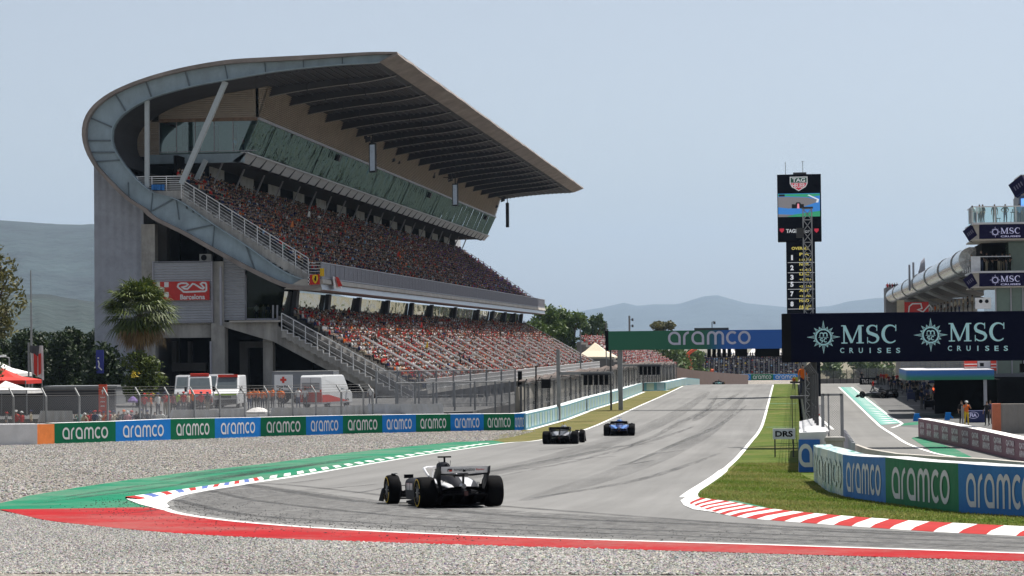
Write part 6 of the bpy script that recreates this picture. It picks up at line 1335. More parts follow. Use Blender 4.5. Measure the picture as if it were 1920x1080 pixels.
def palm(base, h, r, label, n_fr=64):
    base = Vector(base); t = empty('palm_tree', base, label, 'palm'); mb = MB(); pr = [(.42, -.1)]+[(.36+.05*math.sin(i*2.4)+.03*(i % 2), h*i/22) for i in range(1, 22)]+[(.5, h*.97), (.2, h)]; mb.lathe(pr, 'Z', 14); mb.build('trunk', M_BARK, t, local=True, smooth=True)
    def fronds(nf, e0, e1, rad, m, name, droop):
        V, F = [], []; 
        for k in range(nf):
            az = RNG.uniform(0, 6.28); el = RNG.uniform(e0, e1); L_ = rad*RNG.uniform(.42, .6); d = np.array([math.cos(az)*math.cos(el), math.sin(az)*math.cos(el), math.sin(el)]); o = np.array([0, 0, h])+d*.2
            e = o+d*L_; side = np.cross(d, [0, 0, 1]); side /= np.linalg.norm(side); upv = np.cross(side, d)
            i0 = len(V); V += [o-side*.02, o+side*.02, e+side*.015, e-side*.015]; F.append((i0, i0+1, i0+2, i0+3))
            for q in range(17):                                 # leaflets of the fan
                a = lerp(-1.75, 1.75, q/16)+RNG.uniform(-.05, .05); ll = rad*RNG.uniform(.42, .55)*(1-.25*abs(a)/1.75); dv = d*math.cos(a)+side*math.sin(a); mid = e+dv*ll*.6+upv*.04; tip = e+dv*ll+np.array([0, 0, -droop*ll*RNG.uniform(.5, 1.2)]); wv = np.cross(dv, upv); wv /= np.linalg.norm(wv); ww = .07
                i0 = len(V); V += [e, mid+wv*ww, tip, mid-wv*ww]; F.append((i0, i0+1, i0+2, i0+3))
        raw_mesh(name, np.array(V), np.array(F), m, t)
    fronds(n_fr, -.55, 1.35, r, ML_PALM, 'fronds', .35); fronds(int(n_fr*.28), -1.2, -.6, r*.8, ML_DRY, 'dry_fronds', .5); return t
Y = 200; palm(at_px(263, Y), top_h(263, 590, Y), 3.7, 'fan palm with round crown in front of the grey tower', 130)
Y = 196; b_ = at_px(270, Y); t = tree(b_, top_h(270, 655, Y), 2.5, 'broad leafy bush under the palm with yellow tips', ML_PALM, n=4200, size=.2, trunk_h=.3, nclump=22, name='bush', cat='bush')
for cl_ in (((-.3, -1.6, 3.9), (.5, .3, .3)), ((1.0, -1.5, 2.2), (.4, .3, .25))): V, F = leaf_cloud([cl_], 30, .14); raw_mesh('yellow_tips', V, F, MATS.get('yellow_leaf') or mat_leaf('yellow_leaf', (.45, .33, .02), (.6, .45, .04)), t)
V = None
# ================================================================ RIGHT: pit wall, gantries, scoreboard, pit building
def Yof(px, py, h):
    """depth at which something h above the ground shows at this pixel"""
    lo, hi = 20.0, 700.0
    f = lambda Y: P(px, py, Y).z-(gz(Y)+h)
    Y = lo
    while Y < hi and f(Y) > 0: Y += .5
    return Y
M_HBLUE2 = mat('sun_faded_blue', (.035, .165, .44), .55, var=.14, scale=1.0, spec=.12, bump=.03, bscale=1.5); M_HGREEN2 = mat('sun_faded_green', (.006, .15, .065), .55, var=.14, scale=1.0, spec=.12, bump=.03, bscale=1.5); M_LET2 = mat('grey_white_lettering', (.55, .55, .60), .5, var=.06)
wl = [G(*p) for p in WALL_R]; tops = [808, 838, 842, 852, 857, 868.5, 874, 886]
def wpt(x):
    xs_ = [p[0] for p in WALL_R]; i = max(0, min(len(xs_)-2, int(np.searchsorted(xs_, x))-1)); t = (x-xs_[i])/(xs_[i+1]-xs_[i]); y = lerp(WALL_R[i][1], WALL_R[i+1][1], t); p = G(x, y); ty = float(np.interp(x, xs_, tops)); return p, P(x, ty, p.y).z-p.z
for (x0, x1, m, lb, fr) in ((1581, 1661, M_HBLUE2, 'faded blue lettered barrier block at right, narrowest and left of the green one', .86), (1661, 1798, M_HGREEN2, 'green lettered barrier block at right between two blue ones', .84), (1798, 1955, M_HBLUE2, 'blue lettered barrier block cut off by the right edge of the photo', .84)):
    (a, ha), (b, hb) = wpt(x0), wpt(x1); hoarding('advertising_barrier', a-Vector((0, 0, .04)), b-Vector((0, 0, .04)), ha+.04, hb+.04, .55, m, lb, 'barrier', 'lettered barrier blocks before the pit entry', frac=fr, hfr=.66, letter_m=M_LET2, sag=.02)
(a, ha), (b, hb) = wpt(1955), wpt(2140); hoarding('advertising_barrier', a, b, ha, hb, .55, M_HGREEN2, 'green lettered barrier block outside the right edge', 'barrier', 'lettered barrier blocks before the pit entry', letter_m=M_LET2)
# rounded end of the same wall; grazing glare painted in as pale streaks
m, nt, bs = _new('glare_streaked_wrap'); N = nt.nodes.new; L = nt.links.new; tc = N('ShaderNodeTexCoord'); mp = N('ShaderNodeMapping'); mp.inputs['Scale'].default_value = (2.2, .35, .3); L(tc.outputs['Object'], mp.inputs[0]); nz = N('ShaderNodeTexNoise'); nz.inputs['Scale'].default_value = 2; nz.inputs['Detail'].default_value = 3; L(mp.outputs[0], nz.inputs[0])
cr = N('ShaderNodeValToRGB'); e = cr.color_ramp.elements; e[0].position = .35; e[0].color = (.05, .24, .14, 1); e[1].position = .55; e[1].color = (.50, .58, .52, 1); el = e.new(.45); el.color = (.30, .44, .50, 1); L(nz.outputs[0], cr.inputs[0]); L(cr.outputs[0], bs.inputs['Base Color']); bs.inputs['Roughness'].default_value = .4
MATS['glare_streaked_wrap'] = m
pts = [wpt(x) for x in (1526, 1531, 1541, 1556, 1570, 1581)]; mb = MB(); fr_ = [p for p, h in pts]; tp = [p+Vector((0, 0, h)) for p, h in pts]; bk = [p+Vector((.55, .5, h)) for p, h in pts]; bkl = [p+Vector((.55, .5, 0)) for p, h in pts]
mb.strip(fr_, tp); mb.strip(tp, bk); mb.strip(bk, bkl); mb.quad(fr_[0], tp[0], bk[0], bkl[0]); t = mb.build('barrier_block', m); tag(t, 'pale green rounded end block of the right barrier wall, glare painted in', 'barrier')
mb = MB(); cc = [p+Vector((-.012, -.012, h*.5)) for p, h in pts]
def cv(u): k = (u/2.0+.5)*(len(cc)-1); i = max(0, min(len(cc)-2, int(k))); return cc[i].lerp(cc[i+1], k-i)
add_wordmark(mb, cc[0], cc[-1]-cc[0], (0, 0, 1), pts[2][1]*.62, 1.85, 0, .01, curve=cv); mb.build('lettering', mat('glare_paled_lettering', (.52, .60, .57), .5), t)  # letter colour paled to carry the same glare
# white wrapped tyre wall with a blue front
p = G(1497, 886); Yn, Xn = p.y, p.x; mb = MB(); A, Bq, C, Dd = [], [], [], []
for i in range(25):
    y = lerp(Yn, 114, i/24); x = lerp(Xn, .12, i/24); h = 1.42+.03*math.sin(i*2.1); z = gz(y); A.append((x, y, z)); Bq.append((x+.05, y, z+h)); C.append((x+1.0, y, z+h+.03)); Dd.append((x+1.0, y, z))
mb.strip(A, Bq); mb.strip(Bq, C); mb.strip(C, Dd); mb.quad(A[0], Bq[0], C[0], Dd[0]); mb.quad(A[-1], Bq[-1], C[-1], Dd[-1]); t = tag(mb.build('tyre_barrier', M_HGREY), 'white topped tyre barrier with blue lettered front end beside the infield grass', 'barrier')
mb = MB(); q0, q1 = P(1498, 884, Yn-.03), P(1524, 824, Yn-.03); mb.box(Xn+.02, q1.x+.25, Yn-.06, Yn-.02, gz(Yn)+.02, q1.z); f_ = mb.build('front_panel', mat('deep_blue_panel', (.02, .14, .50), .45, var=.08, scale=2), t)
v, f = ribbon([(.84, .085), (.84, .55)] + arc(.46, .55, .38, .37, 0, 180) + arc(.46, .45, .38, .37, 180, 268) + [(.62, .085)], .2, True); mb = MB(); c0 = P(1510.5, 854, Yn-.08); mb.add([(c0.x+(a[0]-.46)*.52, Yn-.075, c0.z+(a[1]-.5)*.80) for a in v], f); mb.build('lettering', M_HWHITE, f_)
mb = MB()
for i in range(14):
    y = lerp(Yn+.3, 112, i/13); x = lerp(Xn, .12, (y-Yn)/(114-Yn)); mb.tube([(x+.25, y, gz(y)+1.36), (x+.7, y+.5, gz(y)+1.44), (x+1.0, y+1.6, gz(y)+1.40)], .14, 6)
mb.build('crumpled_top', M_HGREY, t, smooth=True)
# DRS board
Y = 103; a, b = P(1449, 823.5, Y), P(1491, 803.5, Y); t = empty('marker_board', ((a.x+b.x)/2, Y, gz(Y)), 'small grey board with black letters DRS at the edge of the grass', 'sign'); mb = MB(); mb.box(a.x, b.x, Y, Y+.06, a.z, b.z); mb.build('panel', mat('pale_grey_panel', (.66, .68, .74), .5), t, bevel=.01)
mb = MB(); add_text(mb, 'DRS', ((a.x+b.x)/2, Y-.01, (a.z+b.z)/2), (1, 0, 0), (0, 0, 1), (b.z-a.z)*.56, (b.x-a.x)*.78, 0, .035); mb.build('lettering', M_BLK, t); mb = MB(); mb.box(b.x-.12, b.x-.06, Y+.06, Y+.12, gz(Y), b.z-.1); mb.box(a.x+.06, a.x+.12, Y+.06, Y+.12, gz(Y), b.z-.1); mb.build('leg', M_STEELD, t)
# pit wall with catch fence
pw = on_ground([Vector((.75, 92, 0)), Vector((.6, 170, 0)), Vector((.55, 250, 0)), Vector((.6, 335, 0))]); mb = MB()
for a, b in zip(pw, pw[1:]): mb.prism([a, a+Vector((.35, 0, 0)), a+Vector((.28, 0, 1.05)), a+Vector((.07, 0, 1.05))], b-a)
tag(mb.build('concrete_wall', M_CONC), 'long grey concrete pit wall between infield grass and pit lane', 'wall')
pf, pn = catch_fence('dense dark catch fence standing on the pit wall', [p+Vector((.1, 0, 1.0)) for p in pw], 2.6, over=.4, lean=-.3, mesh_m=mat_mesh('dark_chain_link', (.12, .12, .125), (.05, 1, 0), .08, .16)); add_posts(pf, [p+Vector((.1, 0, 1.0)) for p in resample(pw, 34)], 2.6, pn, .4, -.3, M_STEELD, .055)
# gate frame at the end of the pit wall, low fence, concrete block, extinguisher sign
Y = 88; xa, xb = P(1543, 800, Y).x, P(1579, 800, Y).x; zt = P(1560, 738, Y).z; z0 = gz(Y); t = empty('fence_gate', ((xa+xb)/2, Y, z0), 'tall steel framed chain-link gate at the end of the pit wall', 'gate')
for (x0, x1, zz0, zz1) in ((xa-.06, xa+.06, z0, zt), (xb-.06, xb+.06, z0, zt), (lerp(xa, xb, .3)-.03, lerp(xa, xb, .3)+.03, z0, zt), (xa, xb, zt-.08, zt), (xa, xb, z0+1.0, z0+1.06)):
    mb = MB(); mb.box(x0, x1, Y-.06, Y+.06, zz0, zz1); mb.build('frame_bar', M_STEEL, t)
mb = MB(); mb.quad((xa, Y+.005, z0), (xb, Y+.005, z0), (xb, Y+.005, zt-.08), (xa, Y+.005, zt-.08)); mb.build('mesh', mat_mesh('gate_mesh', (.22, .22, .23), (1, 0, 0), .09, .10), t)
mb = MB(); mb.quad((xb+.05, Y, z0), (xb+.5, Y+26, gz(Y+26)), (xb+.5, Y+26, gz(Y+26)+2.3), (xb+.05, Y, z0+2.3)); tag(mb.build('wire_fence', MATS['gate_mesh']), 'low wire fence running back from the gate along the pit lane', 'fence')
Y = 82; a, b = P(1549, 850, Y), P(1582, 821, Y); mb = MB(); mb.box(a.x, b.x, Y, Y+1.2, gz(Y), b.z); mb.box(a.x-.05, b.x+.05, Y-.05, Y+.02, b.z-.12, b.z+.03); tag(mb.build('concrete_block', M_CONC, bevel=.03), 'grey brown concrete block between barrier end and gate', 'block')
Y = 100; a, b = P(1527, 781, Y), P(1540, 759, Y); t = empty('safety_sign', ((a.x+b.x)/2, Y, a.z), 'small white sign with red extinguisher on the pit wall mast', 'sign'); mb = MB(); mb.box(a.x, b.x, Y, Y+.03, a.z, b.z); mb.build('panel', M_FLW, t); mb = MB(); c = ((a.x+b.x)/2); mb.box(c-.05, c+.04, Y-.02, Y-.005, a.z+.2, b.z-.1); mb.box(c-.02, c+.01, Y-.02, Y-.005, b.z-.1, b.z-.04); mb.box(c-.1, c+.08, Y-.02, Y-.005, a.z+.05, a.z+.11); mb.build('red_symbol', M_FLR, t)
mb = MB(); mb.box(c-.03, c+.03, Y+.03, Y+.09, gz(Y), b.z); mb.build('post', M_STEELD, t)
# slatted low fence and concrete kerb wall round the pit entry
cw = []
for x, y in ((1603, 834), (1625, 842), (1680, 851), (1760, 856.5), (1840, 861), (1920, 867), (2100, 880)): Yq = Yof(x, y, .95); q = P(x, y, Yq); cw.append(Vector((q.x, Yq, gz(Yq))))
mb = MB(); A = cw; Bq = [p+Vector((0, 0, .95)) for p in cw]; C = [p+Vector((.1, .35, .95)) for p in cw]; Dd = [p+Vector((.1, .35, 0)) for p in cw]; mb.strip(A, Bq); mb.strip(Bq, C); mb.strip(C, Dd); mb.quad(A[0], Bq[0], C[0], Dd[0]); tag(mb.build('concrete_wall', M_CONCL), 'low curved concrete wall behind the right lettered barriers at pit entry', 'wall')
sl_ = []
for x, y in ((1583, 806), (1592, 818), (1600, 830)): Yq = Yof(x, y, 1.3); q = P(x, y, Yq); sl_.append(Vector((q.x, Yq, gz(Yq))))
t = empty('slatted_fence', sl_[0], 'short grey slatted fence between gate and curved concrete wall', 'fence')
for k, p_ in enumerate(resample(sl_, 9)): mb = MB(); mb.box(p_.x-.05, p_.x+.05, p_.y-.1, p_.y+.1, p_.z, p_.z+1.3); mb.build('slat', M_RAILG, t)
# maroon barrier with white letter panels along the pit exit
M_MAR = mat('maroon_wrap', (.14, .035, .075), .55, var=.1); mp_ = []
for x, yb, yt in ((1722, 820, 784.5), (1760, 829.5, 791), (1810, 840, 800.5), (1860, 852, 811), (1920, 866, 824.5), (1990, 884, 840)): p = G(x, yb); mp_.append((p, P(x, yt, p.y).z-p.z))
A = [p for p, h in mp_]; hh = [h for p, h in mp_]; path = resample(A, 40); hs_ = np.interp(np.linspace(0, 1, 41), np.linspace(0, 1, len(hh)), hh); mb = MB(); bkv = Vector((.6, .3, 0)); T_ = [p+Vector((0, 0, h)) for p, h in zip(path, hs_)]
mb.strip(path, T_, 0); mb.strip(T_, [p+bkv for p in T_], 1); mb.quad(path[0], T_[0], T_[0]+bkv, path[0]+bkv, 0); t = tag(mb.build('barrier', [M_MAR, M_FLW]), 'long maroon barrier with blurred white lettering along the pit exit', 'barrier')
for k in range(13):
    i = 1+k*3
    if i+2 > 40: break
    a, b = path[i], path[i+2]; h = hs_[i]; d = (b-a); n = Vector((d.y, -d.x, 0)).normalized(); 
    if n.x > 0 and n.y > 0: n = -n
    mb = MB(); add_text(mb, 'QATAR', (a+b)/2+Vector((0, 0, h*.68))+n*.03, d, (0, 0, 1), h*.30, d.length*.95, 0, .03); add_text(mb, 'AIRWAYS', (a+b)/2+Vector((0, 0, h*.34))+n*.03, d, (0, 0, 1), h*.30, d.length*.95, 0, .03); mb.build('lettering', mat('faded_white_print', (.58, .55, .58), .6), t)

# ---- lattice mast and dark gantry over the pit entry
def lattice(name, base, top, w, m, parent, step=None, n=4):
    base, top = Vector(base), Vector(top); H = top.z-base.z; mb = MB(); step = step or w*1.25; c = [Vector((sx*w/2, sy*w/2, 0)) for sx, sy in ((-1, -1), (1, -1), (1, 1), (-1, 1))]
    for q in c: mb.bar(base+q, top+q, w*.13)
    k = int(H/step)
    for i in range(k):
        z0, z1 = base.z+H*i/k, base.z+H*(i+1)/k
        for j in range(4):
            a, b = c[j], c[(j+1) % 4]; p0 = Vector((base.x+a.x, base.y+a.y, z0)); p1 = Vector((base.x+b.x, base.y+b.y, z1)); p2 = Vector((base.x+b.x, base.y+b.y, z0)); p3 = Vector((base.x+a.x, base.y+a.y, z1)); mb.bar(p0, p1, w*.07); mb.bar(p2, p3, w*.07); mb.bar(p3, p1, w*.07)
    return mb.build(name, m, parent)
M_TRUSS = mat('grey_truss', (.33, .33, .34), .5, metal=.4)
Y = 124; b0 = P(1519, 800, Y); b0.z = gz(Y); tp = P(1518, 391, Y); t = empty('lattice_mast', b0, 'tall grey lattice mast rising in front of the scoreboard tower', 'mast'); lattice('lattice', b0, (b0.x, Y, tp.z), .46, M_TRUSS, t); mb = MB(); mb.box(b0.x-.45, b0.x+.45, Y-.45, Y+.45, b0.z-.05, b0.z+.25); mb.build('base', M_CONC, t)
mb = MB(); mb.box(b0.x-.3, b0.x+.3, Y-.3, Y+.3, tp.z, tp.z+.08); mb.obox((b0.x-.4, Y-.4, P(1506, 437, Y).z), (.2, 0, 0), (0, .15, 0), (0, 0, .25)); mb.build('head', M_STEELD, t)
M_NAVY = mat('night_navy_sign', (.004, .005, .018), .8, var=.1, spec=.05); M_AQUA = mat('pale_aqua_print', (.46, .74, .78), .5, var=.04)
Y = 118; a, b = P(1467, 680, Y), P(1467, 588, Y); XR = P(1965, 625, Y).x; dxy = Vector((1, 0, .0131)).normalized(); L_ = XR-a.x; t = empty('overhead_gantry', (a.x+1, Y+1, gz(Y)), 'dark navy overhead sign box with two star emblems above the pit entry', 'gantry'); zc0, zc1 = a.z, b.z
def gp_(u, z, dy=0): return Vector((a.x+u, Y+dy, z+u*0.0))
mb = MB(); mb.box(a.x, XR, Y, Y+2.2, zc0, zc1); mb.build('sign_box', M_NAVY, t, bevel=.04); mb = MB(); mb.box(a.x-.02, P(1483, 630, Y).x, Y-.015, Y+2.21, zc0+.02, zc1-.02); mb.build('end_wrap', M_BLK, t)
for x0 in (1544, 1745):
    em = MB(); add_star(em, P(x0, 632 if x0 < 1600 else 628, Y-.02), (1, 0, 0), (0, 0, 1), 30*Y/FPX); em.build('star_emblem', M_AQUA, t)
for x0, yy in ((1631.5, 626.5), (1833.5, 622.5)):
    mb = MB(); add_serif(mb, 'MSC', P(x0, yy, Y-.02), (1, 0, 0), (0, 0, 1), 34*Y/FPX, 106*Y/FPX); yv = yy+30.5
    for k, ch in enumerate('CRUISES'): add_text(mb, ch, P(x0-52.5+k*17.5, yv, Y-.03), (1, 0, 0), (0, 0, 1), 9.5*Y/FPX, (7.5 if ch != 'I' else 2.2)*Y/FPX, 0, .02)
    mb.build('lettering', M_AQUA, t)
mb = MB(); c = P(1526, 740, Y+1.1); mb.tube([(c.x, Y+1.1, gz(Y)), (c.x, Y+1.1, zc0)], .16, 8); mb.build('support_post', M_STEELD, t); mb = MB(); mb.tube([(XR-.3, Y+1.1, gz(Y)), (XR-.3, Y+1.1, zc0)], .2, 8); mb.build('support_post', M_STEELD, t)
mb = MB(); mb.obox(P(1917, 690, Y), (.12, 0, 0), (0, .2, 0), (0, 0, .22)); mb.bar(P(1917, 690, Y), P(1917, 676, Y), .05); mb.build('camera_box', M_BLK, t)

# ---- green and blue gantry over the straight
def mat_grad(name, c0, c1, x0, x1, axis=0, rough=.5, var=.0):
    m, nt, bs = _new(name); N = nt.nodes.new; L = nt.links.new; bs.inputs['Roughness'].default_value = rough; tc = N('ShaderNodeTexCoord'); sp = N('ShaderNodeSeparateXYZ'); L(tc.outputs['Object'], sp.inputs[0]); mr = N('ShaderNodeMapRange'); mr.interpolation_type = 'SMOOTHSTEP'; mr.inputs[1].default_value = x0; mr.inputs[2].default_value = x1; L(sp.outputs[axis], mr.inputs[0])
    mx = N('ShaderNodeMix'); mx.data_type = 'RGBA'; mx.inputs['A'].default_value = (*c0, 1); mx.inputs['B'].default_value = (*c1, 1); L(mr.outputs[0], mx.inputs['Factor']); L(mx.outputs['Result'], bs.inputs['Base Color']); MATS[name] = m; return m
Y = 214; a, b = P(1141, 655, Y), P(1141, 621, Y); xr = 1.15; t = empty('overhead_gantry', ((a.x+xr)/2, Y, 0), 'green to blue lettered gantry spanning the straight', 'gantry'); mid = (a.x+xr)/2; hx = (xr-a.x)/2
M_GG = mat_grad('green_to_blue_sign', (.004, .115, .06), (.008, .10, .42), -hx*.05, hx*.22); zA, zB = P(1300, 655, Y).z, P(1300, 619.5, Y).z
mb = MB(); mb.box(a.x, xr, Y, Y+.9, zA, zB); mb.build('sign_box', M_GG, t); mb = MB(); mb.box(a.x-.3, a.x-.003, Y-.02, Y+.92, zA-.05, zB+.05); mb.build('end_cap', M_CARBM, t)
mb = MB(); add_wordmark(mb, P(1330, 633.5, Y-.02), (1, 0, 0), (0, 0, 1), 25*Y/FPX, 154*Y/FPX); mb.build('lettering', mat('lilac_white_print', (.50, .50, .62), .5), t)
for x in (1145, 1163): p = P(x, 680, Y+.5); mb = MB(); mb.box(p.x-(.08 if x == 1145 else .2), p.x+(.08 if x == 1145 else .2), Y+.3, Y+.7, 0, zA+.1); mb.build('post', M_STEELD if x == 1145 else M_STEEL, t)
mb = MB(); mb.box(xr-.5, xr-.1, Y+.3, Y+.7, 0, zA+.1); mb.build('post', M_STEEL, t); mb = MB(); c0, c1 = P(1302, 617, Y+.5), P(1366, 613, Y+.5); mb.box(c0.x, c1.x, Y+.2, Y+1.2, zB, zB+.22); q = P(1335, 605, Y+.5); mb.tube([(q.x, Y+.5, zB+.2), (q.x, Y+.5, zB+.75), (q.x+.2, Y+.5, zB+.8)], .04, 6); mb.obox((q.x+.22, Y+.5, zB+.68), (.1, 0, 0), (0, .1, 0), (0, 0, .12)); mb.build('camera_mount', M_STEELD, t)
def light_cluster(x0, x1, y0, y1, Y, label, n=5, arm=None, post=None, group='start light clusters'):
    p0, p1 = P(x0, y1, Y), P(x1, y0, Y); t = empty('start_lights', ((p0.x+p1.x)/2, Y, p0.z), label, 'start lights', group); w = (p1.x-p0.x)/n
    for k in range(n):
        mb = MB(); x = p0.x+w*(k+.5); mb.box(x-w*.36, x+w*.36, Y-.15, Y+.15, p0.z, p1.z)
        h = (p1.z-p0.z)
        for j in range(3):
            zc = p0.z+h*(j+.5)/3; mb.lathe([(w*.25, -.18), (w*.25, -.15), (.01, -.15)], 'Y', 10, 1, (x, Y, zc)); mb.box(x-w*.3, x+w*.3, Y-.32, Y-.15, zc+h*.11, zc+h*.13)
        mb.build('lamp_box', [M_CARBM, M_VOID], t)
    mb = MB(); mb.box(p0.x-.15, p1.x+.15, Y+.0, Y+.1, p1.z-.0, p1.z+.12); mb.build('bar', M_STEELD, t)
    if arm is not None:
        q0, q1 = P(arm[0], arm[2], Y), P(arm[1], arm[2], Y); mb = MB(); mb.box(q0.x, q1.x, Y+.05, Y+.3, q0.z-.1, q0.z+.12); mb.build('arm', M_STEEL, t)
    if post is not None:
        q0 = P(post[0], post[1], Y); mb = MB(); mb.box(q0.x-.14, q0.x+.14, Y+.05, Y+.4, gz(Y), q0.z); mb.build('post', M_STEEL, t)
light_cluster(1093, 1142, 703, 722, 185, 'start lights on an arm nearest the tyre barrier, left of the gantry', arm=(1048, 1150, 700.5), post=(1046, 655))
light_cluster(1198, 1238, 687, 703, 249, 'start lights on a farther arm under the left end of gantry', arm=(1158, 1238, 685.5), post=(1160, 650))
light_cluster(1325, 1372, 652.5, 670, 215.2, 'start lights hung beneath the middle of the green gantry')
for x0, x1, y0, y1, lb in ((1378, 1401, 650, 668, 'small black panel hung beneath the gantry beside the start lights'), (1416, 1462, 653, 669, 'wide black panel hung beneath the blue end of the gantry')):
    p0, p1 = P(x0, y1, 215), P(x1, y0, 215); mb = MB(); mb.box(p0.x, p1.x, 215, 215.15, p0.z, p1.z); mb.bar((p0.x+.3, 215.07, p1.z), (p0.x+.3, 215.07, zA+.05), .05); mb.bar((p1.x-.3, 215.07, p1.z), (p1.x-.3, 215.07, zA+.05), .05); tag(mb.build('led_board', M_BLK, bevel=.02), lb, 'board')
# dark post with speaker boxes beside the wall
Y = 178; q = P(1004.5, 767, Y); t = empty('speaker_post', (q.x, Y, gz(Y)), 'black post with square speaker box in front of the concrete wall', 'post'); tube_obj('post', [(q.x, Y, gz(Y)), P(1005, 686, Y)], .06, M_BLK, t); mb = MB(); p0, p1 = P(1015, 728, Y), P(1032, 711, Y); mb.box(p0.x, p1.x, Y, Y+.5, p0.z, p1.z); mb.build('speaker_box', M_BLK, t, bevel=.03); mb = MB(); mb.bar(P(1005, 714, Y), P(1020, 713, Y), .06); mb.build('arm', M_BLK, t)
Y = 182; p0, p1 = P(971, 726, Y), P(978, 696, Y); mb = MB(); mb.box(p0.x, p1.x, Y, Y+.3, p0.z, p1.z); mb.tube([((p0.x+p1.x)/2, Y+.15, gz(Y)), ((p0.x+p1.x)/2, Y+.15, p0.z)], .06, 6); tag(mb.build('column_speaker', M_BLK), 'narrow black column speaker on a post left of the square one', 'loudspeaker')
for x, yt, Y, r, lb in ((1088, 616, 300, .09, 'tall thin grey pole behind the cream tent'), (1180, 592, 520, .22, 'tall grey floodlight pole behind the green gantry'), (1136, 604, 330, .08, 'thin dark pole at the left end of the green gantry')):
    p = P(x, yt, Y); t = tag(tube_obj('pole', [(p.x, Y, gz(Y)), p], r, M_STEEL), lb, 'pole')
    if x == 1180:
        mb = MB(); mb.box(p.x+.5, p.x+.9, Y-.2, Y+.2, p.z-1.2, p.z-.6); mb.box(p.x+.5, p.x+.9, Y-.2, Y+.2, p.z-2.6, p.z-2.0); mb.bar((p.x, Y, p.z-.9), (p.x+.6, Y, p.z-.9), .1); mb.bar((p.x, Y, p.z-2.3), (p.x+.6, Y, p.z-2.3), .1); mb.build('flood_lamp', M_STEELD, t)
tent((1080, 1151, 669, 642), 442, mat('cream_canvas', (.62, .55, .42), .8, var=.08), 'large cream peaked tent beyond the lower tier', 9)
tent((1128, 1150, 652, 642), 470, M_FLW, 'small white tent roof peeking behind the cream tent', 5)

# ---- scoreboard tower
Y = 262; a, b = P(1458.5, 453, Y), P(1539, 326, Y); c0, c1 = P(1476, 620, Y), P(1528, 453, Y); t = empty('scoreboard_tower', ((a.x+b.x)/2, Y+1, gz(Y)), 'tall black scoreboard tower with video screen and lap standings', 'scoreboard'); k_ = Y/FPX
mb = MB(); mb.box(a.x, b.x, Y, Y+2.2, a.z, b.z); hd_ = mb.build('head', mat('black_display_case', (.005, .006, .012), .8, spec=.08), t, bevel=.03); mb = MB(); mb.box(c0.x, c1.x, Y+.1, Y+1.8, P(1500, 630, Y).z, a.z); mb.box(P(1529, 650, Y).x, P(1538, 650, Y).x, Y+.3, Y+1.6, gz(Y), P(1500, 630, Y).z-.003); col = mb.build('column', MATS['black_display_case'], t)
EW = lambda n, c, e=1.0: mat(n, c, .5, var=.02, emit=e)
s0, s1 = P(1458.5, 407, Y), P(1538, 362, Y); W_, H_ = s1.x-s0.x-.1, s1.z-s0.z; ox, oz = s0.x+.05, s0.z; sc = MB()
def sq(pts, mi, d): sc.add([(ox+u*W_, Y-.02-.004*d, oz+v*H_) for u, v in pts], [tuple(range(len(pts)))], mi)
sq([(0, 0), (1, 0), (1, 1), (0, 1)], 0, 0); sq([(0, .86), (0, .42), (.25, .36), (.6, .42), (.9, .6), (.95, .72), (.7, .82), (.2, .86)], 1, 1); sq([(0, .98), (0, .9), (.3, .88), (.75, .84), (1.0, .9), (1, .98)], 2, 1)
sq([(.2, .0), (.3, .08), (1, .24), (1, .0)], 2, 1); sq([(0, 0), (.22, .0), (.4, .08), (.0, .12)], 1, 1); sq([(.02, .88), (.16, .88), (.16, .97), (.02, .97)], 3, 2)
sq([(.7, .92), (.93, .72), (.9, .6), (.96, .6), (.98, .74), (.74, .94)], 4, 2)
for u in (.36, .58): sq([(u-.035, .36), (u+.035, .36), (u+.035, .54), (u-.035, .54)], 3, 3)
sq([(.33, .36), (.62, .36), (.58, .46), (.52, .62), (.44, .62), (.38, .46)], 3, 2); sq([(.45, .36), (.51, .36), (.5, .56), (.46, .56)], 5, 4)
sc.build('video_screen', [EW('screen_blue', (.04, .2, .55), .45), EW('screen_grey', (.2, .19, .2), .4), EW('screen_green', (.04, .32, .16), .4), EW('screen_black', (.01, .01, .012), .1), EW('screen_white', (.6, .64, .7), .5), EW('screen_pink', (.6, .2, .25), .7)], hd_)
mb = MB(); c = P(1497.5, 344, Y-.05); w = 15.5*k_; bad = [(-w, 12*k_), (w, 12*k_), (w, 0), (w*.8, -6*k_), (0, -13.5*k_), (-w*.8, -6*k_), (-w, 0)]
mb.add([(c.x+x*1.06, c.y, c.z+z*1.06) for x, z in bad], [tuple(range(7))], 0); mb.add([(c.x+x, c.y-.006, c.z+z) for x, z in ((-w*.95, 11*k_), (w*.95, 11*k_), (w*.95, 1.5*k_), (-w*.95, 1.5*k_))], [(0, 1, 2, 3)], 1); mb.add([(c.x+x, c.y-.006, c.z+z) for x, z in ((-w*.95, .8*k_), (w*.95, .8*k_), (w*.76, -5.6*k_), (0, -12.4*k_), (-w*.76, -5.6*k_))], [tuple(range(5))], 2)
add_text(mb, 'TAG', (c.x, c.y-.012, c.z+6.3*k_), (1, 0, 0), (0, 0, 1), 7.5*k_, 24*k_, 0, .03); add_text(mb, 'HEUER', (c.x, c.y-.012, c.z-4*k_), (1, 0, 0), (0, 0, 1), 8*k_, 24*k_, 0, .02)
mb.build('crest', [EW('print_white', (.62, .64, .66), .25), mat('crest_green', (.01, .12, .07), .5), EW('crest_red', (.55, .03, .06), .3)], hd_)
mb = MB(); add_text(mb, 'TAG', P(1482.5, 433, Y-.05), (1, 0, 0), (0, 0, 1), 7.2*k_, 17*k_, 0, .04); add_text(mb, 'Heuer', P(1505, 433, Y-.05), (1, 0, 0), (0, 0, 1), 7.2*k_, 26*k_, 0, .01)
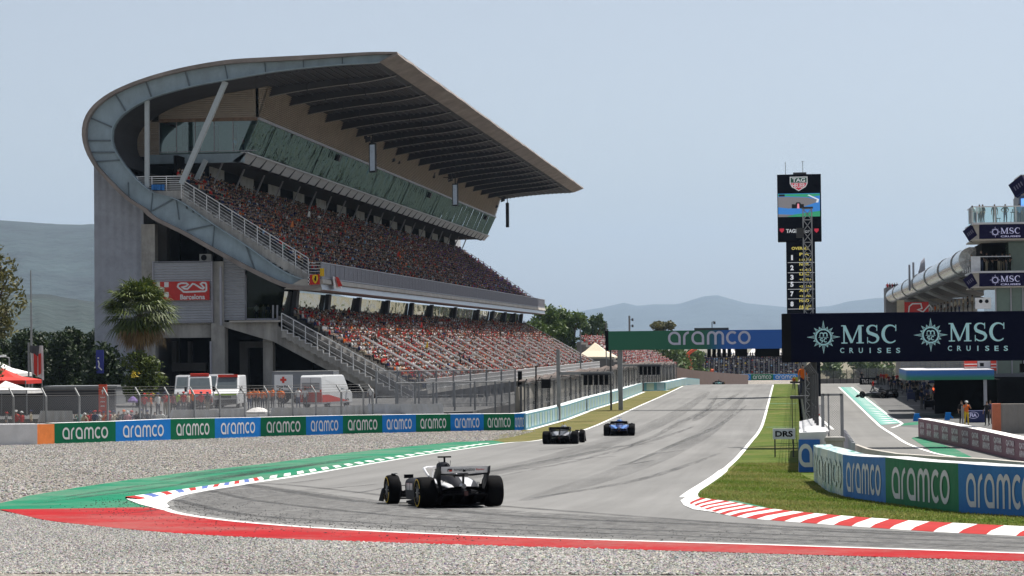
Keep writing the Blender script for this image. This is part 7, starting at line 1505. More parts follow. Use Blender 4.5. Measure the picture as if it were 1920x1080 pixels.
for x in (1466, 1531): q = P(x, 432.5, Y-.05); mb.add([(q.x+u*4*k_, q.y, q.z+v*4*k_) for u, v in ((-1, 1), (1, 1), (1, 0), (0, -1), (-1, 0))], [tuple(range(5))], 1)
mb.build('lettering', [MATS['print_white'], MATS['crest_red']], hd_)
mb = MB(); add_text(mb, 'OVERALL', P(1501, 465.5, Y+.05), (1, 0, 0), (0, 0, 1), 5.5*k_, 33*k_, 0, .03)
rows = (('1', 'PIA', '1:19.718', 483), ('2', 'NOR', '+5.432', 502), ('3', 'LEC', '+9.754', 520), ('5', '', '+22.154', 533), ('7', 'ANT', '+36.704', 551), ('8', 'HAD', '+42.235', 570), ('', 'HUL', '', 584))
for n_, nm, tm, y in rows:
    if n_: add_text(mb, n_, P(1485, y, Y+.05), (1, 0, 0), (0, 0, 1), 9.5*k_, 6*k_ if n_ != '1' else 3.4*k_, 1, .05)
    if nm: add_text(mb, nm, P(1508, y-6.5, Y+.05), (1, 0, 0), (0, 0, 1), 5.5*k_, 18*k_, 0, .03)
    if tm: add_text(mb, tm, P(1510, y+4, Y+.05), (1, 0, 0), (0, 0, 1), 4.2*k_, 22*k_, 0, .02)
    q0, q1 = P(1477, y+9.5, Y+.06), P(1527, y+9.5, Y+.06); mb.box(q0.x, q1.x, Y+.06, Y+.09, q0.z-.02, q0.z+.02, 1)
mb.build('standings', [EW('amber_print', (.62, .52, .12), .35), EW('figure_white', (.65, .66, .70), .35)], col)
mb = MB()
for x, y in ((1472.5, 304), (1505, 302)): q = P(x, y, Y+1); mb.tube([(q.x, Y+1, b.z), (q.x, Y+1, q.z)], .03, 5)
q = P(1505, 303, Y+1); mb.bar((q.x-.2, Y+1, q.z), (q.x+.2, Y+1, q.z), .03); mb.box(P(1487, 325, Y).x, P(1512, 325, Y).x, Y+.5, Y+1.5, b.z, b.z+.25); mb.build('antenna', M_STEELD, t)

# ---- pit building: race control tower with signed decks
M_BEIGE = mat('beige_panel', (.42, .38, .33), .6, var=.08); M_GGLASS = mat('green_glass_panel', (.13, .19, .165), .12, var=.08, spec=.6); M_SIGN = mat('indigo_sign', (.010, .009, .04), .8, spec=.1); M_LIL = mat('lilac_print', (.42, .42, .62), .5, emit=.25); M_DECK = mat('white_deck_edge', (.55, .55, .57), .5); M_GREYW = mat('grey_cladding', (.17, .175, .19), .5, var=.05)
Y = 200; kk = Y/FPX; t = empty('pit_building', (P(1900, 700, Y).x, Y+5, gz(Y)), 'grey glass control tower with dark signed decks at right edge', 'building'); XE = P(2080, 500, Y).x
def fbox(name, x0, y0, x1, y1, m, dy=0, dep=8, xe=None): 
    a, b = P(x0, y1, Y+dy), P(x1, y0, Y+dy); mb = MB(); mb.box(a.x, xe if xe is not None else b.x, Y+dy, Y+dy+dep, a.z, b.z); return mb.build(name, m, t)
fbox('tower_core', 1896, 446, 1930, 790, M_GGLASS, 3, 14, XE); fbox('recess', 1841, 455, 1897, 512, M_VOID, 6, 8); fbox('green_glazing', 1867, 538, 1930, 600, M_GGLASS, 1.5, 12, XE); fbox('green_glazing', 1867, 600, 1930, 702, M_GGLASS, 1.5, 12, XE); fbox('grey_wall', 1866, 700, 1930, 760, M_GREYW, 1, 10, XE)
mb = MB()
for x in (1868, 1896.5, 1919): q = P(x, 620, Y+1.4); mb.box(q.x-.05, q.x+.05, Y+1.35, Y+1.5, P(x, 760, Y).z, P(x, 538, Y).z)
mb.build('mullion', M_RAILG, t)
def deck(y0, y1, soff, ylab, lab):
    a = P(1836, y1, Y); b = P(1836, y0, Y); mb = MB(); mb.box(a.x, XE, Y, Y+9, a.z, b.z); d = mb.build('deck_sign', M_SIGN, t)
    A, Bq, C, Dd = P(1805, y0+12.5, Y+2.6), P(1822, y0-1, Y+1.6), P(1833, y0+19, Y+.6), P(1817, y1+5, Y+1.6); dv = Vector((.5, 2.2, 0))
    mb = MB(); mb.add([A, Bq, C, Dd, A+dv, Bq+dv, C+dv, Dd+dv], [(0, 1, 2, 3), (4, 5, 6, 7), (0, 1, 5, 4), (1, 2, 6, 5), (2, 3, 7, 6), (3, 0, 4, 7)]); pn_ = mb.build('angled_panel', M_SIGN, t)
    mb = MB(); q = (A+Bq+C+Dd)/4; dx = (Bq-A).normalized(); dy = (A-Dd).normalized()
    for k in range(4): add_text(mb, 'I', q+dx*(-.34+k*.22)+Vector((0, -.06, 0)), dx, dy, .42, .12, 0, .05)
    mb.build('faint_marks', mat('dim_lilac_print', (.12, .11, .17), .5), pn_)
    mb = MB(); E, F__ = P(1836, y0, Y-.01), P(1836, y1, Y-.01); mb.add([Bq, E, F__, C], [(0, 1, 2, 3)]); mb.add([C, F__, Dd], [(0, 1, 2)]); mb.add([Bq, E, E+Vector((0, 4, 0)), Bq+dv], [(0, 1, 2, 3)]); mb.build('beige_cheek', M_BEIGE, t)
    mb = MB(); mb.box(P(1824, y0, Y).x, XE, Y-.12, Y+9.2, b.z, b.z+.16); mb.build('deck_edge', M_DECK, t)
    mb = MB(); mb.box(P(1826, y1, Y).x, XE, Y+.05, Y+9, a.z-.12, a.z-.003); mb.build('soffit', M_BEIGE, t)
    cy = (y0+y1)/2; mb = MB(); add_star(mb, P(1866, cy+.5, Y-.02), (1, 0, 0), (0, 0, 1), 10*kk, inner=False); mb.build('star_emblem', M_LIL, d); mb = MB(); add_serif(mb, 'MSC', P(1895, cy-2, Y-.02), (1, 0, 0), (0, 0, 1), 11*kk, 36*kk); add_text(mb, 'CRUISES', P(1895, cy+8.5, Y-.03), (1, 0, 0), (0, 0, 1), 3.2*kk, 36*kk, 0, .02); mb.build('lettering', M_LIL, d)
deck(421, 448, 454, 0, 0); deck(512, 537, 542, 0, 0)
A, Bq, C, Dd = P(1890.5, 347, Y+2.6), P(1915, 328, Y+1.6), P(1928, 352, Y+.6), P(1903, 369, Y+1.6); mb = MB(); dv = Vector((.5, 2.2, 0)); mb.add([A, Bq, C, Dd, A+dv, Bq+dv, C+dv, Dd+dv], [(0, 1, 2, 3), (4, 5, 6, 7), (0, 1, 5, 4), (1, 2, 6, 5), (2, 3, 7, 6), (3, 0, 4, 7)]); pn_ = mb.build('angled_panel', M_SIGN, t); mb = MB(); q = (A+Bq+C+Dd)/4; dx = (Bq-A).normalized(); dy = (A-Dd).normalized()
for k in range(4): add_text(mb, 'I', q+dx*(-.4+k*.27)+Vector((0, -.06, 0)), dx, dy, .5, .12, 0, .05)
mb.build('faint_marks', MATS['dim_lilac_print'], pn_); fbox('upper_deck', 1914, 327, 1940, 366, M_BEIGE, 2.5, 6, XE); fbox('upper_wall', 1911, 366, 1940, 421, M_GREYW, 3, 5, XE); fbox('lit_screen', 1915, 372, 1930, 388, EW('bright_blue_screen', (.12, .30, .75), 1.0), 2.6, .2)
mb = MB(); p0, p1 = P(1823, 419, Y+.2), P(1823, 389, Y+.2); mb.quad((p0.x, Y+.2, p0.z), (XE, Y+.2, p0.z), (XE, Y+.2, p1.z), (p0.x, Y+.2, p1.z)); mb.quad((p0.x, Y+.2, p0.z), (p0.x, Y+5, p0.z), (p0.x, Y+5, p1.z), (p0.x, Y+.2, p1.z)); gl2 = mb.build('glass_balustrade', M_CLEAR, t); mb = MB(); mb.box(p0.x-.05, XE, Y+.14, Y+.24, p1.z, p1.z+.09); mb.box(p0.x-.05, p0.x+.05, Y+.14, Y+5, p1.z, p1.z+.09)
for x in (1823, 1832, 1866, 1905): q = P(x, 400, Y); mb.box(q.x-.04, q.x+.04, Y+.14, Y+.24, p0.z, p1.z)
mb.build('rail', M_RAILW, gl2); mb = MB(); q0, q1 = P(1816, 420, Y+2), P(1825, 392, Y+2); mb.box(q0.x, q1.x, Y+1.5, Y+2, q0.z, q1.z); mb.build('white_planter', M_DECK, t)
mb = MB(); p0, p1 = P(1821, 510, Y+.3), P(1838, 482, Y+.3)
mb.box(p0.x, p1.x, Y+.3, Y+.36, p0.z, p1.z); mb.box(P(1821, 500, Y).x, P(1896, 500, Y).x, Y+.25, Y+.33, p1.z, p1.z+.07); mb.build('lower_balustrade', mat('white_panel', (.55, .57, .60), .5), t)
mb = MB(); p0, p1 = P(1806, 512, Y+3), P(1822, 498, Y+3)
for k in range(5): mb.box(lerp(p0.x, p1.x, k/4)-.03, lerp(p0.x, p1.x, k/4)+.03, Y+3, Y+3.05, p0.z, lerp(P(1806, 508, Y+3).z, p1.z, k/4))
mb.build('stair_rail', M_RAILW, t)
mb = MB(); q0, q1 = P(1830, 579, Y-2), P(1858, 558, Y-2); mb.box(q0.x, q1.x, Y-2, Y-1, q0.z, q1.z, 0); mb.lathe([(.14, -2.04), (.16, -2.0)], 'Y', 10, 1, (q0.x+.4, Y, q1.z-.3)); mb.lathe([(.14, -2.04), (.16, -2.0)], 'Y', 10, 1, (q0.x+.9, Y, q1.z-.3)); mb.build('plant_box', [M_VWHITE, M_CARBM], t)
# silver tube roof of the pit grandstand running away from the tower
t2 = empty('roofed_terrace', (P(1830, 560, 215).x, 215, gz(215)), 'silver tubular roof with dark ribs behind the control tower', 'building')
c = P(1822, 487, 212); Xt, Zt = c.x, c.z; Ye = Xt*FPX/(1668-1490); r_ = 24*212/FPX; prof = [(r_, 212-212+.0)]
mb = MB(); n = 28; ring0 = []; 
ys_ = np.linspace(212, Ye, 46); mb.loft([[(Xt+r_*math.cos(2*math.pi*j/18)*(1+.02*RNG.uniform(-1, 1)), y, Zt+r_*math.sin(2*math.pi*j/18)*(1+.02*RNG.uniform(-1, 1))) for j in range(18)] for y in ys_]); mb.build('silver_tube', mat_glass_wavy('silver_foil', (.55, .56, .57), .22, .05, (1, .3, 1), .9), t2, smooth=True)
for k in range(7):
    y = 222+(Ye-226)*(k/6)**1.15; mb = MB(); mb.lathe([(r_*1.03, y-.5-0), (r_*1.07, y-.5), (r_*1.07, y+.5), (r_*1.03, y+.5)], 'Y', 20, 0, (Xt, 0, Zt)); mb.build('tube_band', mat('band_grey', (.25, .26, .27), .5), t2)
    A_ = []; 
    for q in range(9): u = q/8; A_.append((Xt+u*12, y, Zt-r_*.6-1.6*math.sin(u*math.pi)*.9-u*1.2))
    mb = MB(); mb.tube(A_, .32, 6); mb.build('roof_rib', mat('pale_grey_rib', (.36, .37, .39), .5), t2)
mb = MB(); mb.quad((Xt, 214, Zt-r_*.4), (Xt, Ye, Zt-r_*.4), (Xt+14, Ye, Zt-r_*.2), (Xt+14, 214, Zt-r_*.2)); mb.build('roof_underside', M_SOFFIT, t2)
zb = P(1680, 578, Ye-40).z; zb2 = Zt-r_-3.2; mb = MB(); mb.box(Xt-1.0, Xt+.6, 222, Ye, zb2-1.2, zb2-.2); mb.box(Xt-1.0, Xt+14, Ye-.6, Ye, zb2-2, Zt-r_*.3); mb.build('terrace_beam', M_CONC, t2)
mb = MB(); mb.box(Xt+.6, Xt+14, 222, Ye-1, gz(260)-4, zb2-2.6); mb.build('terrace_wall', M_CONCL, t2); p0, p1 = P(1661, 577, Ye-8), P(1683, 533, Ye-8); mb = MB(); mb.box(p0.x, p1.x, Ye-8, Ye, zb2-3, p1.z-.5); mb.build('end_block', mat('grey_end_block', (.24, .24, .25), .7), t2)
mb = MB(); dsh = P(1723, 508, 300); mb.lathe([(.05, 0), (1.2, .25), (1.7, .7)], 'X', 16, 0, (dsh.x, 300, dsh.z)); mb.bar((dsh.x, 300, dsh.z-2.5), dsh, .15); mb.bar((dsh.x-1.2, 300, dsh.z-2.5), (dsh.x-1.2, 300, dsh.z+.8), .25); mb.bar((dsh.x-.7, 300, dsh.z-2.5), (dsh.x-.7, 300, dsh.z+1.1), .25); mb.build('satellite_dish', M_RAILG, t2)
Y = 225; a, b = P(1696, 582, Y), P(1741, 566, Y); mb = MB(); mb.box(a.x, b.x, Y, Y+.2, a.z-2, b.z); t = tag(mb.build('wall_sign', MATS['sign_red']), 'red sign with white outline half hidden above the dark gantry', 'sign'); v, f = ribbon([(p_[0]*2.0, p_[1]*1.3) for p_ in [(0, 0), (.05, .6), (.2, .8), (.6, .8), (.65, .45), (.45, .35), (.7, .2), (1, .7), (1.1, .5)]], .12, False); mb = MB(); mb.add([(a.x+.35+q[0], Y-.02, b.z-1.2+q[1]) for q in v], f); mb.build('outline', M_FLW, t); mb = MB(); mb.box(P(1682, 580, Y).x, a.x-.01, Y+.1, Y+.3, a.z-2, b.z+.2); tag(mb.build('wall_panel', mat('sand_panel', (.50, .42, .30), .8)), 'sand coloured wall panel left of the red sign', 'panel')

# ---- garages, canopy and pit equipment
Y = 186; a, b = P(1700, 713, Y), P(1864, 694, Y); t = empty('pit_canopy', ((a.x+b.x)/2, Y, gz(Y)), 'blue to green edged canopy over the dark garages', 'canopy'); M_CAN = mat_grad('blue_to_green_edge', (.01, .17, .10), (.02, .13, .42), .1, .62, 2); mb = MB(); n = 10; 
out = [(a.x+.25*0, Y+2.5)]+[(a.x+1.2-1.2*math.cos(q), Y+1.2-1.2*math.sin(q)) for q in np.linspace(0, math.pi/2, 7)]+[(b.x, Y), (b.x, Y+13), (a.x, Y+13)]
mb.prism([(x, y, a.z) for x, y in out], (0, 0, b.z-a.z)); o = mb.build('canopy_edge', M_CAN, t); 
me = o.data; 
for v_ in me.vertices: v_.co.z -= (a.z-gz(Y))
o.location.z = a.z-gz(Y)
mb = MB(); mb.prism([(x*.997+.03, y+.05, b.z) for x, y in out], (0, 0, .06)); mb.build('canopy_top', M_DECK, t)
Yb_ = 205; mb = MB(); p0, p1 = P(1690, 694, Yb_), P(1864, 679, Yb_); mb.box(p0.x, p1.x, Yb_, Yb_+5, p0.z-.9, p0.z-.1); mb.build('upper_terrace', M_CONC, t); mb = MB()
for q in np.linspace(p0.x, p1.x, 20): mb.box(q-.03, q+.03, Yb_, Yb_+.06, p0.z-.1, p1.z)
for q in (.3, .65, 1.0): z = lerp(p0.z, p1.z, q); mb.box(p0.x, p1.x, Yb_, Yb_+.05, z-.03, z+.03)
mb.build('terrace_railing', M_RAILG, t)
for x in (1847.5,): p = P(x, 750, Y+.6); mb = MB(); mb.box(p.x-.13, p.x+.13, Y+.4, Y+.7, gz(Y), a.z); mb.build('post', M_RAILG, t)
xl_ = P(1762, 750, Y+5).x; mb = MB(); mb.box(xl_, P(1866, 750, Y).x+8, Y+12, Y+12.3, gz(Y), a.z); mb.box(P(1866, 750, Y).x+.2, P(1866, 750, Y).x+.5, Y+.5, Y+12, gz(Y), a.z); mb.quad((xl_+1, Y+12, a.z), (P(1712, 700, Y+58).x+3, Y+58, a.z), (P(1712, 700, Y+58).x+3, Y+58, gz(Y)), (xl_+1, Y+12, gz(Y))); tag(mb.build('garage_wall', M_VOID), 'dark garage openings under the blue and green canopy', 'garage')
Y = 176; a, b = P(1810, 797, Y), P(1848, 770, Y); t = empty('display_stand', ((a.x+b.x)/2, Y, gz(Y)), 'dark blue stand with white round FIA emblem beside the garage', 'stand'); mb = MB(); mb.box(a.x, b.x, Y, Y+1.0, gz(Y), b.z); mb.build('panel', mat('deep_navy_panel', (.012, .02, .10), .5), t, bevel=.03); mb = MB(); c = P(1825, 778.5, Y-.02); add_text(mb, 'FIA', c, (1, 0, 0), (0, 0, 1), .27, .5, 0, .03); v, f = ribbon(arc(0, 0, .38, .24, 0, 350, 24), .03, True); mb.add([(c.x+q[0], c.y, c.z+q[1]) for q in v], f); mb.build('lettering', MATS['lilac_print'], t)
Y = 150; a, b = P(1877, 821, Y), P(1877, 757.5, Y); mb = MB(); mb.box(a.x, P(2000, 800, Y).x, Y, Y+.6, gz(Y), b.z); tag(mb.build('concrete_wall', mat_ribbed('board_marked_concrete', (.26, .24, .22), 'X', .35, .02, .85)), 'tall brownish concrete wall at the right edge behind the maroon barrier', 'wall'); a = P(1861.5, 816, Y); mb = MB(); mb.box(a.x, P(1877, 800, Y).x-.003, Y-.05, Y+.6, gz(Y), b.z+.02); tag(mb.build('wall_end_pad', mat('salmon_orange_pad', (.55, .16, .08), .6, var=.1)), 'salmon orange padded end of the tall concrete wall', 'pad')
for x0, x1, y0, y1, lb in ((1809, 1832, 676, 693, 'red cabinet on the canopy roof, left of two'), (1858, 1868, 676, 693, 'red cabinet on the canopy roof beside the glass wall')):
    Y = 192; a, b = P(x0, y1+2, Y), P(x1, y0, Y); mb = MB(); mb.box(a.x, b.x, Y, Y+1, a.z, b.z, 0)
    for q in (.3, .6): z = lerp(a.z, b.z, q); mb.box(a.x-.01, b.x+.01, Y-.03, Y, z, z+.07, 1)
    tag(mb.build('cabinet', [M_VRED, M_FLW]), lb, 'cabinet')
Y = 192; a, b = P(1833, 694, Y), P(1857, 677, Y); mb = MB(); mb.box(a.x, b.x, Y, Y+1, a.z, b.z, 0); mb.box(a.x+.2, a.x+.5, Y-.04, Y, a.z+.3, b.z-.15, 1); tag(mb.build('cabinet', [M_RAILG, M_CARBM]), 'grey cabinet between the two red ones on the canopy roof', 'cabinet')
Y = 330; a, b = P(1612, 724, Y), P(1649, 708, Y); mb = MB(); mb.box(a.x, b.x, Y, Y+.3, gz(Y), b.z); t = tag(mb.build('sign_board', M_BLK), 'black lettered board at the far end of the pit lane', 'sign'); mb = MB(); add_text(mb, 'TAG Heuer', ((a.x+b.x)/2, Y-.02, lerp(gz(Y), b.z, .5)), (1, 0, 0), (0, 0, 1), .6, 2.2, 0, .03); mb.build('lettering', M_FLW, t)
# overhead booms with red lamps in the pit boxes
for i, (x, y, Y) in enumerate(((1752, 729, 225), (1763, 738, 215), (1786, 742, 205))):
    p = P(x, y, Y); t = empty('pit_boom', (p.x, Y, gz(Y)), ['pit equipment boom with orange lamp, farthest of three', 'pit equipment boom with red lamp, middle of three', 'pit equipment boom with red lamp, nearest of three'][i], 'equipment boom', 'pit booms')
    mb = MB(); mb.tube([(p.x+1.6, Y, gz(Y)), (p.x+1.6, Y, p.z+.6), (p.x-.6, Y, p.z+.6)], .09, 6); mb.build('frame', M_CARBM, t); mb = MB(); mb.obox((p.x+.4, Y, p.z+.75), (.9, 0, 0), (0, .3, 0), (0, 0, .16)); mb.build('gearbox_case', mat('navy_case', (.02, .03, .09), .5), t); mb = MB(); mb.lathe([(.02, -.15), (.18, -.15), (.18, 0), (.02, 0)], 'Y', 12, 0, (p.x, Y-.1, p.z)); mb.build('lamp', EW('red_signal_lamp', (.85, .10, .03), 1.4), t); mb = MB(); mb.tube([(p.x+.5, Y, p.z+.6), (p.x+.3, Y-.3, gz(Y)+.7), (p.x-.5, Y-.5, gz(Y)+.25), (p.x-1.1, Y-.4, gz(Y)+.5)], .04, 5); mb.build('hose', M_CARBM, t)
for i in range(9):
    x = [1708, 1716, 1724, 1738, 1747, 1757, 1730, 1770, 1742][i]; y = [752, 748, 754, 757, 752, 764, 745, 775, 768][i]; p = G(x, y); mb = MB(); lb = 'dark wheeled pit trolley, %s from the left among the pit crew' % ORD[i]
    mb.box(p.x-.4, p.x+.4, p.y-.5, p.y+.5, p.z+.2, p.z+RNG.uniform(.55, .9)); mb.box(p.x-.3, p.x+.2, p.y-.4, p.y+.3, p.z+.9, p.z+RNG.uniform(1.0, 1.4))
    for sx in (-.35, .35):
        for sy in (-.4, .4): mb.lathe([(.02, -.04), (.11, -.04), (.11, .04), (.02, .04)], 'X', 10, 0, (p.x+sx, p.y+sy, p.z+.12))
    tag(mb.build('tool_trolley', M_CARBM if i % 3 else MATS['navy_case']), lb, 'trolley', 'pit trolleys')
for i, (x, y) in enumerate(((1718, 790), (1777, 788))): p = G(x, y); mb = MB(); mb.obox(p+Vector((0, 0, .3)), (.2, 0, 0), (0, .15, 0), (.05, 0, .3)); mb.bar(p+Vector((.1, 0, .5)), p+Vector((.4, 0, .15)), .12); tag(mb.build('jack', M_HBLUE), ['blue pit jack at the end of the maroon barrier', 'blue pit jack on the green painted line before the garage'][i], 'jack')
car_at(1668, 747, 38, 'black racing car standing in its pit box', M_CBLACK, M_CARB, M_CARB, M_HELM2, band=M_GREYM)
# ---- the first corner far away
Y = 716; z0 = gz(Y)
for i, (x0, x1, m) in enumerate(((1375, 1408, M_HBLUE), (1408, 1450, M_HGREEN), (1450, 1497, M_HBLUE))):
    a, b = P(x0, 712, Y), P(x1, 712, Y); a.z = b.z = z0; h = P(x0, 701.5, Y).z-z0; hoarding('advertising_barrier', a, b, h, h, .8, m, ['blue lettered barrier at the first corner, left of three far ones', 'green lettered barrier at the first corner, middle of three far ones', 'blue lettered barrier at the first corner, right of three far ones'][i], 'barrier', 'far lettered barriers at the first corner')
a, b = P(1355, 712, Y), P(1373, 712, Y); a.z = b.z = z0; hoarding('barrier_block', a, b, 1.9, 1.9, 1, M_HORANGE, 'far orange barrier block at the first corner left of blue barrier', 'barrier', word=False)
tfar = empty('far_grandstand', P(1400, 705, 740), 'far low grandstand full of people under white roofs at the first corner', 'grandstand'); mb = MB(); xl, xr = P(1290, 690, 735).x, P(1512, 690, 735).x
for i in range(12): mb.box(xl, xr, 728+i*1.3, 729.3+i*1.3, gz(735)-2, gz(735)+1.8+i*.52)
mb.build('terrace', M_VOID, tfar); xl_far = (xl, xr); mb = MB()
for k in range(24): x = lerp(xl, xr, (k+.5)/24); mb.box(x-.15, x+.15, 727, 727.3, gz(735), gz(735)+6.5)
mb.build('mast', M_STEEL, tfar); mb = MB()
for x0, x1, y0, y1 in ((1305, 1338, 672, 668), (1340, 1382, 665, 652), (1400, 1470, 666, 652)):
    p0, p1 = P(x0, y0, 748), P(x1, y1, 748); mb.prism([(p0.x, 745, p0.z), (p1.x, 745, p0.z), (p1.x-2, 748, p1.z), (p0.x+2, 748, p1.z)], (0, 9, 0))
mb.build('white_roof', M_FLW, tfar)
mb = MB(); q = [P(1289, 671, 640), P(1290, 664, 640), P(1297, 658, 640), P(1307, 654, 640)]; mb.tube(q, [.6, .5, .45, .3], 6); mb.box(q[0].x-1.2, q[0].x+1.2, 639, 642, gz(640), q[0].z); tag(mb.build('crane', mat('orange_crane', (.6, .09, .03), .6)), 'small orange crane arm showing above trees far away under the gantry', 'crane')
mb = MB(); q = P(1334, 700, 600); mb.tube([q+Vector((-1, 0, -1.2)), q+Vector((-.2, 0, -.4)), q+Vector((.2, 0, .8)), q+Vector((.6, 0, 1.0))], [.5, .7, .5, .2], 6); tag(mb.build('recovery_vehicle', MATS['orange_crane']), 'far orange recovery vehicle arm beyond the crest', 'vehicle'); mb = MB(); q = P(1338, 708, 590); mb.lathe([(.1, -1.0), (1.0, -.9), (1.15, 0), (.8, .7), (.1, .9)], 'Z', 10, 0, q); tag(mb.build('inflatable', M_FLW), 'rounded white object beside the far teal car', 'inflatable')
Y = 340; a, b = P(1486, 719, Y), P(1496, 707, Y); t = empty('marshal_sign', ((a.x+b.x)/2, Y, gz(Y)), 'small yellow marshal board on the grass at the crest', 'sign'); mb = MB(); mb.box(a.x, b.x, Y, Y+.1, a.z, b.z); mb.box(a.x+.3, a.x+.4, Y+.1, Y+.2, gz(Y), b.z); mb.build('panel', mat('yellow_board', (.45, .48, .03), .6), t); mb = MB(); c = ((a.x+b.x)/2); mb.tube([(c-.2, Y-.03, a.z+.1), (c, Y-.03, a.z+.45), (c+.2, Y-.03, a.z+.1)], .05, 5); mb.tube([(c, Y-.03, a.z+.4), (c, Y-.03, b.z-.2)], .07, 5); mb.build('figure', M_BLK, t)
# second low stand along the straight beyond the cream tent
tlow = empty('far_grandstand', (-37, 480, gz(480)), 'low uncovered stand packed with people beyond the cream tent', 'grandstand'); mb = MB()
for i in range(14): mb.box(-30-i*.9, -30.9-i*.9, 455, 610, -8, 0.0+i*.5)
mb.build('terrace', M_CONCD, tlow)

# far fences closing the pit lane
for Y, x0, x1, yt, lb in ((395, 1538, 1625, 694, 'grey mesh fence closing the far end of the pit lane'), (430, 1600, 1700, 690, 'second grey mesh fence behind the black lettered board')):
    a, b = P(x0, yt, Y), P(x1, yt, Y); t = empty('fence', ((a.x+b.x)/2, Y, gz(Y)), lb, 'fence'); mb = MB(); mb.quad((a.x, Y, gz(Y)), (b.x, Y, gz(Y)), (b.x, Y, b.z), (a.x, Y, b.z)); mb.build('mesh', mat_mesh('far_mesh', (.16, .16, .165), (1, 0, 0), .1, .3, .7, 0) if 'far_mesh' not in MATS else MATS['far_mesh'], t)
    mb = MB(); mb.box(a.x, b.x, Y+.05, Y+.35, gz(Y), gz(Y)+1.1); mb.build('low_wall', M_CONC, t)
    for q in np.linspace(a.x, b.x, 8): mb = MB(); mb.tube([(q, Y, gz(Y)), (q, Y, b.z+.2)], .06, 5); mb.build('post', M_STEELD, t)
for i, (x, y, w, Y) in enumerate(((1560, 668, 7, 800), (1610, 662, 8, 820), (1655, 666, 7, 810), (1318, 660, 6, 780), (1300, 655, 6, 650))): tree(at_px(x, Y), top_h(x, y, Y), w, ['round green tree beyond the pit lane end, left of three', 'round green tree beyond the pit lane end, middle of three', 'round green tree beyond the pit lane end, right of three', 'dark round tree behind the left end of the far stand', 'round tree under the gantry beside the small orange crane'][i], ML_GREEN, n=1500, size=.7, trunk_h=.03, nclump=16, group='far trees beyond the straight')
# ================================================================ PEOPLE
M_SKIN = mat_obj('skin', 'random', [(.40, .27, .20), (.34, .22, .16), (.28, .17, .12), (.45, .31, .24), (.18, .11, .08)], .6)
M_SHIRT = mat_obj('shirt', 'color'); M_TROUS = mat_obj('trousers', 'random', [(.03, .035, .06), (.02, .02, .022), (.12, .12, .13), (.05, .07, .14), (.25, .22, .16)]); M_HAIR = mat_obj('hair', 'random', [(.02, .015, .012), (.05, .03, .018), (.09, .06, .03), (.03, .02, .015)]); M_SHOE = mat('shoe', (.05, .05, .05), .7); M_YTROU = mat('yellow_trousers', (.65, .45, .02), .8)
def body_mesh(name, J, E, reg):
    """one continuous figure grown from a skeleton: J joints (pos, radius), E bones, reg bone -> material slot"""
    keys = list(J); me = bpy.data.meshes.new(name); me.from_pydata([J[k][0] for k in keys], [(keys.index(a), keys.index(b)) for a, b in E], []); o = bpy.data.objects.new(name, me); COL.objects.link(o)
    md = o.modifiers.new('s', 'SKIN'); sk = me.skin_vertices[0].data
    for i, k in enumerate(keys): r = J[k][1]; sk[i].radius = r if isinstance(r, tuple) else (r, r); sk[i].use_root = (k == 'pelvis')
    sb = o.modifiers.new('d', 'SUBSURF'); sb.levels = 1; sb.render_levels = 1; bpy.context.view_layer.update()
    m2 = bpy.data.meshes.new_from_object(o.evaluated_get(bpy.context.evaluated_depsgraph_get())); bpy.data.objects.remove(o); m2.name = name
    for m in (M_SKIN, M_SHIRT, M_TROUS, M_HAIR, M_SHOE): m2.materials.append(m)
    seg = [(Vector(J[a][0]), Vector(J[b][0]), reg[(a, b)]) for a, b in E]; hd = Vector(J['head'][0]); fwd = Vector((0, -1, 0))
    for p in m2.polygons:
        c = p.center; best, bd = 0, 9
        for a, b, s in seg:
            d = b-a; t = max(0, min(1, (c-a).dot(d)/max(1e-9, d.length_squared))); q = (c-a-d*t).length
            if q < bd: bd, best = q, s
        if best == 0 and (c-hd).length < .2 and c.z > hd.z-.02 and ((c-hd).dot(fwd) < .055 or c.z > hd.z+.06): best = 3
        p.material_index = best; p.use_smooth = True
    return m2
